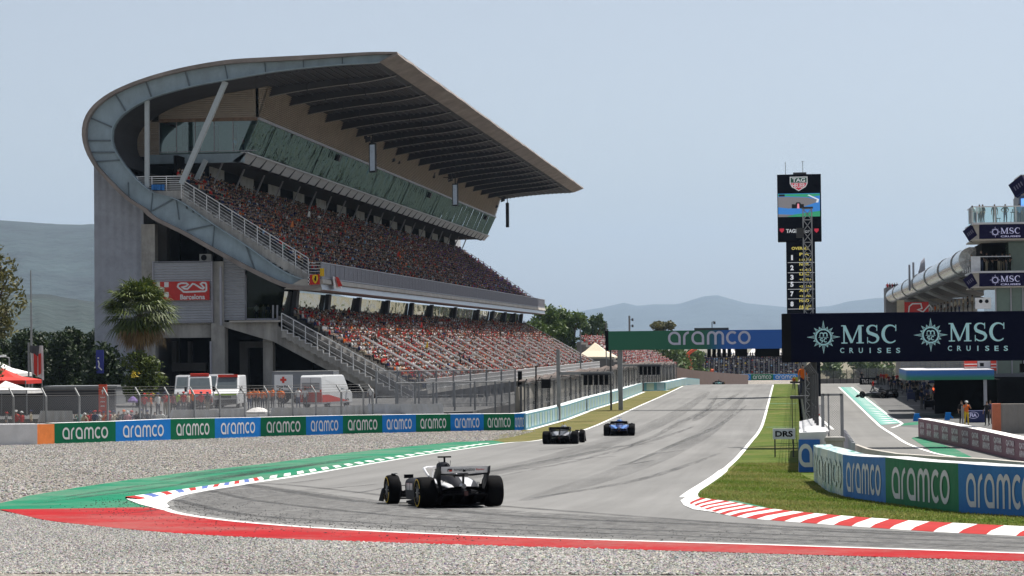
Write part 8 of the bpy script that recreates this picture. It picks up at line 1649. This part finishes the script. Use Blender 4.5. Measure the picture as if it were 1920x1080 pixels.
def skeleton(pose):
    """figure facing -Y, standing height 1.75"""
    J = {'pelvis': ((0, 0, .95), (.16, .115)), 'waist': ((0, 0, 1.10), (.145, .10)), 'chest': ((0, 0, 1.30), (.175, .115)), 'neck0': ((0, .01, 1.44), (.09, .07)), 'neck': ((0, 0, 1.51), .055), 'head': ((0, -.02, 1.62), (.078, .095)), 'top': ((0, -.01, 1.71), (.06, .07))}
    for s, n in ((-1, 'l'), (1, 'r')):
        J.update({n+'sh': ((s*.19, 0, 1.40), .06), n+'el': ((s*.25, .03, 1.13), .043), n+'wr': ((s*.26, -.04, .90), .03), n+'ha': ((s*.26, -.07, .81), (.022, .042)), n+'hip': ((s*.09, 0, .90), .095), n+'kn': ((s*.11, -.02, .50), .062), n+'an': ((s*.12, .02, .09), .042), n+'to': ((s*.13, -.14, .04), (.04, .03))})
    def mv(k, p): J[k] = (p, J[k][1])
    if pose == 'walk':
        mv('lkn', (-.10, -.20, .52)); mv('lan', (-.11, -.24, .12)); mv('lto', (-.11, -.40, .08)); mv('rkn', (.10, .10, .50)); mv('ran', (.11, .38, .16)); mv('rto', (.11, .27, .06)); mv('lel', (-.24, .15, 1.15)); mv('lwr', (-.23, .08, .93)); mv('lha', (-.23, .04, .85)); mv('rel', (.24, -.12, 1.16)); mv('rwr', (.22, -.30, 1.02)); mv('rha', (.21, -.37, .97))
    if pose == 'phone':
        for s, n in ((-1, 'l'), (1, 'r')): mv(n+'el', (s*.27, -.16, 1.22)); mv(n+'wr', (s*.12, -.32, 1.42)); mv(n+'ha', (s*.07, -.34, 1.50))
    if pose == 'lean':
        for k, dy, dz in (('chest', -.12, -.03), ('neck0', -.19, -.06), ('neck', -.23, -.07), ('head', -.28, -.08), ('top', -.28, -.08)): p = J[k][0]; mv(k, (p[0], p[1]+dy, p[2]+dz))
        for s, n in ((-1, 'l'), (1, 'r')): mv(n+'sh', (s*.19, -.17, 1.33)); mv(n+'el', (s*.27, -.28, 1.10)); mv(n+'wr', (s*.17, -.45, 1.06)); mv(n+'ha', (s*.10, -.50, 1.06))
    if pose == 'akimbo':
        for s, n in ((-1, 'l'), (1, 'r')): mv(n+'el', (s*.36, .08, 1.18)); mv(n+'wr', (s*.19, -.04, 1.03)); mv(n+'ha', (s*.15, -.08, 1.0))
    if pose == 'arms_up':
        for s, n in ((-1, 'l'), (1, 'r')): mv(n+'el', (s*.33, -.05, 1.58)); mv(n+'wr', (s*.28, -.10, 1.82)); mv(n+'ha', (s*.27, -.12, 1.91))
    if pose == 'crouch':
        for k in J: p = J[k][0]; J[k] = ((p[0], p[1], p[2]-.42), J[k][1]) if k[1:] not in ('kn', 'an', 'to') else J[k]
        for s, n in ((-1, 'l'), (1, 'r')): mv(n+'kn', (s*.18, -.36, .44)); mv(n+'an', (s*.14, -.02, .1)); mv(n+'to', (s*.15, -.17, .04)); mv(n+'el', (s*.26, -.2, .78)); mv(n+'wr', (s*.14, -.42, .68)); mv(n+'ha', (s*.1, -.5, .64))
    if pose.startswith('sit'):
        for k in J: p = J[k][0]; J[k] = ((p[0], p[1], p[2]-.47), J[k][1])
        for s, n in ((-1, 'l'), (1, 'r')): mv(n+'hip', (s*.10, -.04, .47)); mv(n+'kn', (s*.13, -.44, .50)); mv(n+'an', (s*.13, -.40, .10)); mv(n+'to', (s*.13, -.54, .04)); mv(n+'el', (s*.25, -.06, .68)); mv(n+'wr', (s*.14, -.28, .60)); mv(n+'ha', (s*.10, -.36, .58))
        if pose == 'sit_phone':
            mv('rel', (.27, -.2, .76)); mv('rwr', (.14, -.34, .98)); mv('rha', (.10, -.36, 1.06))
    E = [('pelvis', 'waist'), ('waist', 'chest'), ('chest', 'neck0'), ('neck0', 'neck'), ('neck', 'head'), ('head', 'top')]; reg = {E[0]: 1, E[1]: 1, E[2]: 1, E[3]: 0, E[4]: 0, E[5]: 3}
    for n in 'lr':
        for a, b, s in (('neck0', n+'sh', 1), (n+'sh', n+'el', 1), (n+'el', n+'wr', 0), (n+'wr', n+'ha', 0), ('pelvis', n+'hip', 2), (n+'hip', n+'kn', 2), (n+'kn', n+'an', 2), (n+'an', n+'to', 4)): E.append((a, b)); reg[(a, b)] = s
    return J, E, reg
BODY = {p: body_mesh('person_'+p, *skeleton(p)) for p in ('stand', 'walk', 'phone', 'lean', 'akimbo', 'arms_up', 'crouch', 'sit', 'sit_phone')}
_cap = MB(); _cap.lathe([(.118, .0), (.118, .04), (.09, .09), (.02, .115)], 'Z', 10); _cap.prism([(-.075, -.10, .0), (.075, -.10, .0), (.05, -.21, -.01), (-.05, -.21, -.01)], (0, 0, .012))
CAPM = None
COLS = {'white': (.66, .66, .65), 'red': (.50, .025, .02), 'orange': (.75, .16, .02), 'navy': (.02, .03, .10), 'black': (.018, .018, .02), 'grey': (.22, .22, .23), 'pale blue': (.25, .42, .62), 'teal': (.02, .28, .24), 'cream': (.55, .47, .34), 'maroon': (.20, .02, .03), 'lime': (.35, .55, .03), 'purple': (.16, .08, .30), 'pink': (.6, .25, .28), 'yellow': (.7, .5, .03)}
def person(loc, rz, pose, shirt, label, group, sc=1.0, cap=None):
    global CAPM
    o = bpy.data.objects.new('person', BODY[pose]); COL.objects.link(o); o.location = loc; o.rotation_euler = (0, 0, rz); o.scale = (sc, sc, sc); o.color = (*COLS[shirt], 1); tag(o, label, 'person', group)
    if cap:
        if CAPM is None: c0 = _cap.build('cap', M_SHIRT, o, local=True, smooth=True); CAPM = c0.data; c = c0
        else: c = bpy.data.objects.new('cap', CAPM); COL.objects.link(c); c.parent = o
        h = [0, 0, 0]; J = skeleton(pose)[0]; h = J['head'][0]; c.location = (h[0], h[1]+.01, h[2]+.025); c.color = (*COLS[cap], 1)
    return o
PI = math.pi
# ---- spectators: the nearest seats one by one, the rest as one crowd per stand
def ordn(i): return ORD[i] if i < 20 else 'far'
CUP = [('navy', .22), ('black', .38), ('red', .08), ('orange', .05), ('white', .07), ('grey', .10), ('maroon', .05), ('pale blue', .03), ('cream', .03), ('teal', .01)]
CLO = [('red', .29), ('white', .23), ('black', .18), ('orange', .06), ('navy', .09), ('cream', .07), ('grey', .06), ('pale blue', .02), ('teal', .01), ('maroon', .01)]
def pick(pal): return pal[int(np.searchsorted(np.cumsum([p[1] for p in pal])/sum(p[1] for p in pal), RNG.uniform()))][0]
def patch_pick(nm, y, i, pal):
    """friends sit together: the odds of a colour drift over the stand"""
    a = math.sin(y*.21+i*.5)+math.sin(y*.083-i*.37+2); b = math.sin(y*.13+i*.8+1)+math.sin(y*.31+i*.2)
    if RNG.uniform() < .22: return 'red' if a > .9 else ('orange' if b > 1.25 else ('navy' if a < -.9 else ('white' if b < -.9 and nm == 'lower' else ('black' if b < -.5 else pick(pal)))))
    return pick(pal)
crowd_pts = {'upper': [], 'lower': []}
aisY = list(np.arange(236, 431, 9.6))
taken = 0
for nm, f, run, rise, rows, pal, y0_, near in (('lower', lf, lrun, lrise, LR, CLO, Y0+2.6, 5), ('upper', uf, urun, urise, UR+3, CUP, Y0+3.4, 4)):
    for i in range(rows):
        k = 0; y = y0_+RNG.uniform(0, .2)
        while y < 429.5:
            y += RNG.uniform(.50, .60); aisle = any(-.15 < y-a < 1.15 for a in aisY) if (nm == 'lower' and i < 11) else (nm == 'upper' and i < 16 and any(-.1 < y-a < .75 for a in aisY[1::2]))
            if aisle or RNG.uniform() < .07: continue
            x = f.x-run*(i+.35)+RNG.uniform(-.06, .06); z = f.z+rise*i; k += 1; c = patch_pick(nm, y, i, pal); cap = pick([('white', .30), ('red', .22), ('black', .22), ('orange', .06), ('navy', .12), ('cream', .08)] if nm == 'lower' else [('white', .11), ('red', .10), ('black', .40), ('orange', .05), ('navy', .30), ('cream', .04)]) if RNG.uniform() < .55 else None
            if k <= near and i < 19:
                person((x, y, z+.0), PI/2+RNG.uniform(-.35, .35), 'sit' if RNG.uniform() < .75 else 'sit_phone', c, 'spectator in %s top, %s seat from stairs, %s row, %s tier' % (c, ordn(k-1), ordn(i), nm), 'spectators seated next to the stairs', RNG.uniform(.94, 1.05), cap); taken += 1
            else: crowd_pts[nm].append((x, y, z, COLS[c], COLS[cap] if cap else None))
def crowd_mesh(name, pts, label, parent=None, face=(1, 0), seatz=.42):
    """seated people as one mesh: torso and head rings, thighs, arms; a colour per person"""
    n = len(pts); sides = 6; lev = [(.40, .17, .14), (.62, .15, .11), (.88, .21, .11), (.97, .10, .07), (1.02, .065, .065), (1.12, .095, .10), (1.22, .085, .09), (1.27, .03, .03)]
    ang = np.arange(sides)*2*math.pi/sides+.3; base = np.array([[(d*math.cos(a)*1.0, w*math.sin(a), h) for a in ang] for h, w, d in lev]).reshape(-1, 3); nl = len(lev)
    fc = [(l*sides+j, l*sides+(j+1) % sides, (l+1)*sides+(j+1) % sides, (l+1)*sides+j) for l in range(nl-1) for j in range(sides)]
    cls = [1]*sides*4 + [0]*sides*2 + [3]*sides*2       # vertex colour class: 1 shirt, 0 skin, 3 hat
    bv = [tuple(v) for v in base]
    def bx_(x0, x1, y0, y1, z0, z1, cl):
        i0 = len(bv); bv.extend([(x0,y0,z0),(x1,y0,z0),(x1,y1,z0),(x0,y1,z0),(x0,y0,z1),(x1,y0,z1),(x1,y1,z1),(x0,y1,z1)]); cls.extend([cl]*8); fc.extend([tuple(i0+q for q in t) for t in ((4,5,6,7),(0,1,5,4),(1,2,6,5),(2,3,7,6),(3,0,4,7))])
    bx_(.0, .48, -.17, -.03, .38, .52, 2); bx_(.0, .48, .03, .17, .38, .52, 2); bx_(-.02, .30, -.27, -.19, .60, .70, 0); bx_(-.02, .30, .19, .27, .60, .70, 0); bx_(-.05, .06, -.28, -.18, .62, .90, 1); bx_(-.05, .06, .18, .28, .62, .90, 1)
    bv = np.array(bv); cls = np.array(cls); fc = np.array(fc); m = len(bv); pos = np.array([p[:3] for p in pts]); sh = np.array([p[3] for p in pts]); rr = RNG
    hats = np.array([p[4] if p[4] is not None else [(.02, .015, .012), (.06, .035, .02), (.12, .08, .04)][rr.integers(3)] for p in pts]); skin = np.array([(.38, .26, .20), (.30, .20, .15), (.42, .30, .24), (.20, .13, .09)])[rr.integers(0, 4, n)]; leg = np.array([(.03, .035, .06), (.02, .02, .02), (.12, .12, .13), (.06, .09, .16), (.30, .27, .2), (.48, .29, .2)])[rr.integers(0, 6, n)]
    pal = np.stack([skin, sh*rr.uniform(.75, 1.15, (n, 1)), leg, hats], 1); col = pal[:, cls, :].reshape(-1, 3)
    th = rr.uniform(-.45, .45, n)+math.atan2(face[1], face[0]); sc = rr.uniform(.9, 1.08, n); stand = (rr.uniform(0, 1, n) < .04)*.42; c, s = np.cos(th)[:, None], np.sin(th)[:, None]; lean = rr.uniform(-.02, .16, n)[:, None]
    bx0 = bv[None, :, 0]+np.maximum(0, bv[None, :, 2]-.4)*lean; X = (bx0*c-bv[None, :, 1]*s)*sc[:, None]+pos[:, 0:1]; Y = (bx0*s+bv[None, :, 1]*c)*sc[:, None]+pos[:, 1:2]; Z = bv[None, :, 2]*sc[:, None]+pos[:, 2:3]+stand[:, None]
    V = np.stack([X, Y, Z], -1).reshape(-1, 3); F = (fc[None]+(np.arange(n)*m)[:, None, None]).reshape(-1, 4); o = raw_mesh(name, V, F, MATS.get('crowd') or mat_attr('crowd', 'Col', .8, .15), cols=np.clip(col, .01, .85)); return tag(o, label, 'crowd', kind='stuff')
# a team-purple block at the far end of the upper tier
crowd_pts['upper'] = [(x, y, z, (COLS['purple'] if (y > 330 and RNG.uniform() < min(.55, (y-330)/100)) else c), (COLS['navy'] if (y > 385 and h is not None) else h)) for x, y, z, c, h in crowd_pts['upper']]
crowd_mesh('crowd', crowd_pts['upper'], 'dense shaded crowd of spectators filling the upper tier'); crowd_mesh('crowd', crowd_pts['lower'], 'dense crowd of red, white and orange spectators filling the lower tier')
fp = []
for i in range(14):
    for y in np.arange(456, 610, .62):
        if RNG.uniform() < .9: fp.append((-30.4-i*.9, y, 0.0+i*.5, COLS[pick([('red', .25), ('white', .35), ('maroon', .15), ('pink', .1), ('navy', .1), ('black', .05)])], COLS[pick([('white', .5), ('red', .5)])]))
crowd_mesh('crowd', fp, 'pinkish crowd on the low stand beyond the cream tent')
fp = []
for i in range(12):
    for x in np.arange(xl_far[0], xl_far[1], .75):
        if RNG.uniform() < .9: fp.append((x, 728.6+i*1.3, gz(735)+1.8+i*.52, COLS[pick([('navy', .45), ('grey', .14), ('white', .08), ('pale blue', .08), ('black', .2), ('yellow', .03), ('red', .04)])], None))
crowd_mesh('crowd', fp, 'bluish crowd on the far stand at the first corner', face=(0, -1))
# ---- fans, marshals and medics behind the fence on the left
def foot(px, py_head, Y, h=1.75): p = P(px, py_head, Y); return Vector((p.x, Y, gz(Y) if Y < 163.5 else PLAT))
FANS = [(30, 158, 'red', 'phone', 'fan in red top filming at far left, beside a fence post'), (40, 157, 'red', 'stand', 'fan in red top standing left of the tarpaulin by the fence'), (58, 160, 'cream', 'stand', 'fan in cream top just left of the white tarpaulin at far left'), (12, 160, 'grey', 'stand', 'fan in grey top nearest the photo edge'),
 (148, 158, 'teal', 'phone', 'fan in teal top leaning behind the second barrier block'), (155, 156, 'cream', 'lean', 'fan in cream top bending behind the second barrier block'), (163, 157, 'red', 'phone', 'fan in red top left of a white-shirted fan behind the fence'), (170, 160, 'red', 'stand', 'fan in red top with white-shirted neighbour behind the fence'), (178, 156, 'navy', 'stand', 'fan in navy top under the red arrow sign'), (187, 157, 'white', 'phone', 'fan in white top under the red arrow sign'), (194, 160, 'orange', 'stand', 'fan in orange top just under the arrow sign'), (205, 158, 'red', 'akimbo', 'fan in bright red top right of the arrow sign'), (213, 157, 'cream', 'phone', 'fan in cream top right of the bright red one'), (222, 161, 'black', 'stand', 'fan in black top left of the purple parasol'), (232, 158, 'black', 'stand', 'fan in black top below the purple parasol'), (239, 157, 'pink', 'stand', 'fan in pink top below the purple parasol'), (246, 160, 'navy', 'phone', 'fan in navy top under the purple parasol'), (256, 158, 'black', 'akimbo', 'fan in black top right of the purple parasol'), (264, 160, 'black', 'stand', 'fan in black top in front of the palm bush'), (271, 166, 'red', 'stand', 'fan in red top in front of the palm bush'), (276, 158, 'black', 'stand', 'fan in black top left of the tall white-shirted fan'), (283, 168, 'orange', 'stand', 'fan in orange top behind the black-shirted fans'), (290, 158, 'grey', 'stand', 'fan in grey top left of the white-shirted pair'), (296, 166, 'white', 'stand', 'fan in white top half hidden below the palm'), (302, 157, 'white', 'akimbo', 'fan in white top standing clear left of the tarpaulin'), (310, 170, 'red', 'phone', 'fan in red top left of the red ambulance'), (317, 172, 'red', 'stand', 'fan in red top before the red ambulance front'), (324, 169, 'maroon', 'stand', 'fan in maroon top before the red ambulance'), (334, 174, 'lime', 'stand', 'marshal in lime top before the red ambulance'), (344, 172, 'red', 'stand', 'fan in red top under the red ambulance windscreen'), (353, 174, 'cream', 'stand', 'fan in cream top between the ambulances'), (360, 176, 'orange', 'stand', 'marshal in orange top between the two ambulances'), (377, 172, 'red', 'stand', 'fan in red top below the green-striped ambulance left side'), (389, 174, 'black', 'stand', 'fan in black top below the green-striped ambulance')]
for x, Y, c, po, lb in FANS: person(foot(x, 760, Y), RNG.uniform(-1.2, 1.2)+.6, po, c, lb, 'fans behind the fence', RNG.uniform(.93, 1.03) , cap=None if RNG.uniform() < .4 else pick([('red', .4), ('white', .2), ('navy', .3), ('orange', .1)]))
for i, x in enumerate((468, 476, 484, 492, 501, 511, 525, 529)): person(foot(x, 730, 184+(i % 3)*2), RNG.uniform(-.8, .8), ['akimbo', 'stand', 'phone'][i % 3], 'orange', 'marshal in orange vest, %s from left in the row beside the lime-striped ambulance' % ORD[i], 'marshals in orange vests', RNG.uniform(.95, 1.04))
for x, Y, c, lb in ((559, 186, 'white', 'medic in white shirt left of two beside the red cross panel'), (572, 187, 'white', 'medic in white shirt right of two beside the white van'), (695, 192, 'white', 'lone person in white shirt right of the white van')): person(foot(x, 730, Y), RNG.uniform(-.6, .6), 'stand', c, lb, 'medics')
# walkway people at the far end of the lower tier
for i, (x, Y, c) in enumerate(((1107, 395, 'black'), (1112, 396, 'pale blue'), (1117, 398, 'teal'), (1122, 399, 'black'), (1128, 401, 'navy'), (1101, 392, 'grey'))): q = P(x, 690, Y); person(Vector((lf.x+.4+(i % 2)*.3, Y, zf)), RNG.uniform(0, 6), 'stand', c, '%s-clad spectator on the far walkway below cream tent, %s from nearest' % (c, ORD[i]), 'spectators on the far walkway')
# two guests behind the side window of the suites, guests behind the lower window
p = P(441, 282, YB+3); person(Vector((p.x, YB+3, gb+.02)), 1.0, 'stand', 'pale blue', 'guest in pale blue shirt inside the upper corner suite, left of two', 'guests in the corner suite'); p = P(456, 280, YB+2.4); person(Vector((p.x, YB+2.4, gb+.02)), -1.2, 'akimbo', 'pink', 'guest in pink top inside the upper corner suite, right of two', 'guests in the corner suite')
for i, (x, c) in enumerate(((481, 'white'), (494, 'grey'), (503, 'navy'))): p = P(x, 590, Y0+4); person(Vector((p.x, Y0+4, P(x, 602, Y0+4).z)), PI+.3*i, 'stand', c, 'guest in %s seen through the dark lower end window' % c, 'guests behind the lower window')
# ---- the control tower balconies
Yt = 200.6; zd = P(1860, 419, Yt).z
for x, c, po, rz, lb in ((1829, 'white', 'lean', -1.2, 'guest in white leaning on the corner of the top balcony'), (1837, 'white', 'stand', -1.0, 'guest in white second from the balcony corner'), (1843, 'black', 'stand', -.9, 'guest in black with white cap third from balcony corner'), (1865, 'black', 'stand', PI, 'guest in black seen from behind on the top balcony'), (1885, 'black', 'akimbo', 2.6, 'guest in black top and pale trousers near the stool on the top balcony'), (1911, 'pale blue', 'stand', .4, 'guest in pale blue at the photo edge on the top balcony')): person(Vector((P(x, 410, Yt+1.2).x, Yt+1.2, zd)), rz, po, c, lb, 'guests on the top balcony', 1.0)
mb = MB(); q = P(1899, 410, Yt+1); 
for s in (-.18, .18): mb.bar((q.x+s, Yt+1, zd), (q.x+s*.5, Yt+1, zd+.95), .04)
mb.box(q.x-.2, q.x+.2, Yt+.8, Yt+1.2, zd+.95, zd+1.0); mb.bar((q.x, Yt+1, zd+1.0), (q.x, Yt+1, zd+1.25), .07); tag(mb.build('bar_table', M_CARBM), 'tall dark bar table on the top balcony', 'table')
mb = MB(); q = P(1872, 412, Yt+1)
for s in (-.15, .15): mb.bar((q.x+s, Yt+1, zd), (q.x+s*.6, Yt+1, zd+.45), .03)
mb.box(q.x-.18, q.x+.18, Yt+.85, Yt+1.15, zd+.45, zd+.5); tag(mb.build('stool', M_CARBM), 'low dark stool on the top balcony beside the black-clad guest', 'stool')
zd2 = P(1850, 511, Yt+2).z
for i, x in enumerate((1827, 1839, 1849, 1860, 1872, 1879, 1886, 1893)): person(Vector((P(x, 500, Yt+2+.4*(i % 2)).x, Yt+1.5+.5*(i % 2), zd2)), RNG.uniform(-1.5, 1.5), ['lean', 'stand', 'stand', 'akimbo'][i % 4], 'black' if i else 'navy', 'dark clad guest on the lower control tower balcony, %s from its corner' % ORD[i], 'guests on the lower balcony', [.95, 1.12, 1.0, .9, .95, .98, .9, .95][i])
for i in range(7): y_ = Ye-7+RNG.uniform(-1, 1); q0 = P(1664+i*4.5+(14 if i > 4 else 0), 540, y_); person(Vector((q0.x, y_, P(1670, 541, Ye-8).z-.75)), RNG.uniform(-1, 1), 'stand', ['red', 'black', 'maroon', 'black', 'navy', 'black', 'grey'][i], '%s-clad distant spectator on far terrace of tube roof, %s from left' % (['red', 'black', 'maroon', 'black', 'navy', 'black', 'grey'][i], ORD[i]), 'spectators on the far terrace')
for i in range(24):
    y_ = 228+i*6.0; person(Vector((Xt+1.2, y_, zb2-.2)), -PI/2+RNG.uniform(-.4, .4), 'stand', pick([('white', .3), ('cream', .2), ('black', .3), ('teal', .1), ('orange', .1)]), 'spectator under the silver tube roof, %s from the tower' % (ORD[i] if i < 20 else 'twenty-'+ORD[i-20]), 'spectators under the tube roof')
# ---- pit crew
CREW = [(1637, 741, 'red', 'walk', -1.2, 'crew member in red top walking across the pit lane'), (1657, 723, 'red', 'stand', .4, 'crew member in red farthest up the pit lane'), (1662, 722, 'orange', 'stand', 0, 'crew member in orange farthest up the pit lane'), (1652, 722, 'red', 'stand', 1, 'crew member in red beside the black lettered board'), (1616, 719, 'black', 'stand', 0, 'lone dark figure at the end of the pit lane'),
 (1672, 735, 'black', 'stand', .3, 'crew member in black behind the parked car, left of group'), (1678, 738, 'navy', 'akimbo', 1.0, 'crew member in navy behind the parked car'), (1684, 734, 'black', 'stand', -.6, 'crew member in black behind the parked car nose'), (1690, 740, 'black', 'crouch', 1.4, 'crew member in black crouching at the parked car wheel'), (1696, 736, 'grey', 'stand', .2, 'crew member in grey right of the parked car'), (1701, 744, 'black', 'stand', -1, 'crew member in black right of the parked car'), (1694, 730, 'black', 'arms_up', .2, 'crew member in black with raised arms'), (1706, 738, 'navy', 'stand', 1.1, 'crew member in navy under the canopy corner'), (1689, 728, 'maroon', 'stand', 0, 'crew member in maroon at the back of the group'), (1712, 742, 'black', 'stand', .5, 'crew member in black beside a trolley under canopy'), (1720, 740, 'black', 'akimbo', -.4, 'crew member in black, hands on hips, among trolleys'), (1728, 748, 'black', 'crouch', .9, 'crew member in black crouching among the trolleys'), (1733, 742, 'navy', 'stand', .1, 'crew member in navy among the trolleys'),
 (1762, 770, 'red', 'crouch', .3, 'crew member in red crouching before the near garage'), (1768, 752, 'orange', 'stand', 0, 'crew member in orange by the red lamps'), (1779, 757, 'lime', 'stand', .2, 'crew member in lime top by the dark garage'), (1753, 750, 'orange', 'stand', .8, 'crew member in orange left of the red lamps'), (1741, 748, 'black', 'stand', .4, 'crew member in black left of the orange one'),
 (1803, 797, 'black', 'stand', .5, 'marshal in black beside the yellow-trousered one'), (1812.5, 799, 'orange', 'phone', .3, 'marshal in orange top and yellow trousers before the garage'), (1851, 799, 'black', 'stand', -.4, 'person in black beside the blue emblem stand'), (1857, 797, 'navy', 'stand', .6, 'person in navy at the garage wall right of the emblem stand'), (1646, 726, 'black', 'stand', .4, 'crew member in black left of those farthest up the lane'), (1667, 728, 'maroon', 'stand', .3, 'crew member in maroon behind the farthest pair'), (1675, 727, 'black', 'stand', .2, 'crew member in black at the back left of the group'), (1682, 725, 'red', 'stand', .1, 'crew member in red at the back of the group'), (1699, 724, 'black', 'stand', .1, 'crew member in black farthest under the canopy'), (1709, 728, 'orange', 'stand', .1, 'crew member in orange under the far canopy edge'), (1716, 731, 'navy', 'akimbo', .5, 'crew member in navy, hands on hips, under the far canopy'), (1725, 731, 'grey', 'stand', .5, 'crew member in grey under the canopy beside the trolleys'), (1747, 758, 'grey', 'stand', -.5, 'crew member in grey standing at the hoses'), (1756, 760, 'red', 'stand', -.5, 'crew member in red standing at the hoses'), (1738, 763, 'black', 'crouch', -.5, 'crew member in black crouching at the pit box line'), (1728, 768, 'navy', 'stand', .9, 'crew member in navy alone near the pit box lines'), (1834, 769, 'orange', 'crouch', 0, 'crew member in orange crouching above the blue emblem stand')]
for x, y, c, po, rz, lb in CREW:
    o = person(G(x, y)+Vector((0, 0, .015)), rz, po, c, lb, 'pit crew and officials', 1.03, cap='white' if x == 1812.5 else None)
    if x == 1812.5: o.material_slots[2].link = 'OBJECT'; o.material_slots[2].material = M_YTROU
    if x == 1803:
        mb = MB(); mb.box(-.06, -.02, -.125, -.118, .1, 1.35); mb.box(.04, .08, -.125, -.118, .1, 1.35); mb.build('white_stripe', M_FLW, o, local=True)
for i, (x, Y) in enumerate(((1488, 300), (1505, 128))):
    q = P(x, 690, Y); person(Vector((q.x, Y, gz(Y) if i == 0 else gz(Y)+2.6)), .3, 'stand', 'orange', ['marshal in orange at the crest end of the infield grass', 'marshal in orange on the raised post beside the mast'][i], 'trackside marshals')
q = P(1505, 690, 128); mb = MB(); mb.box(q.x-.7, q.x+.7, 127.3, 128.7, gz(128)+2.45, gz(128)+2.6)
for sx in (-.6, .6):
    for sy in (-.6, .6): mb.bar((q.x+sx, 128+sy, gz(128)), (q.x+sx, 128+sy, gz(128)+2.5), .04)
mb.box(q.x-.7, q.x+.7, 127.28, 127.34, gz(128)+3.3, gz(128)+3.4); tag(mb.build('marshal_platform', M_STEELD), 'raised dark marshal platform beside the mast on the pit wall', 'platform')

# flags and cloths waved or hung in the stands
for i, (tier_, y, r, c, lb) in enumerate((('lower', 243, 9, 'flag_red', 'red flag held up in the lower tier nearest the stairs'), ('lower', 262, 6, 'flag_yellow', 'yellow flag held up in the front half of the lower tier'), ('lower', 285, 12, 'flag_red', 'red flag held up high in the lower tier behind the aisle rails'), ('lower', 318, 5, 'flag_white', 'white flag held up in the far half of the lower tier'), ('upper', 246, 8, 'orange_wrap', 'orange flag held up in the upper tier near the stairs'), ('upper', 272, 13, 'flag_white', 'white flag held up near the back of the upper tier'), ('upper', 305, 6, 'flag_red', 'red flag held up in the middle of the upper tier'))):
    f_, ru, ri = (lf, lrun, lrise) if tier_ == 'lower' else (uf, urun, urise); p = Vector((f_.x-ru*(r+.35), y, f_.z+ri*r)); t = empty('flag', p, lb, 'flag'); mb = MB(); mb.tube([p+Vector((0, 0, .9)), p+Vector((.25, -.1, 2.3))], .02, 5); mb.build('stick', M_STEELD, t); mb = MB(); cloth(mb, p+Vector((.2, -.1, 2.3)), p+Vector((.3, -1.15, 2.2)), p+Vector((.2, -1.1, 1.6)), p+Vector((.15, -.06, 1.6)), n=6, amp=.12, axis=(1, 0, 0)); mb.build('cloth', MATS[c], t)
# ================================================================ the air
def haze():
    mb = MB(); mb.box(-16000, 16000, -150, 26000, -12, 1250)
    m = bpy.data.materials.new('haze'); m.use_nodes = True; nt = m.node_tree; nt.nodes.clear()
    v = nt.nodes.new('ShaderNodeVolumePrincipled'); v.inputs['Color'].default_value = (.54, .72, .97, 1); v.inputs['Density'].default_value = HAZE_D; v.inputs['Anisotropy'].default_value = .2
    o = nt.nodes.new('ShaderNodeOutputMaterial'); nt.links.new(v.outputs[0], o.inputs['Volume'])
    tag(mb.build('haze', m), kind='stuff')
HAZE_D = .000044
haze()
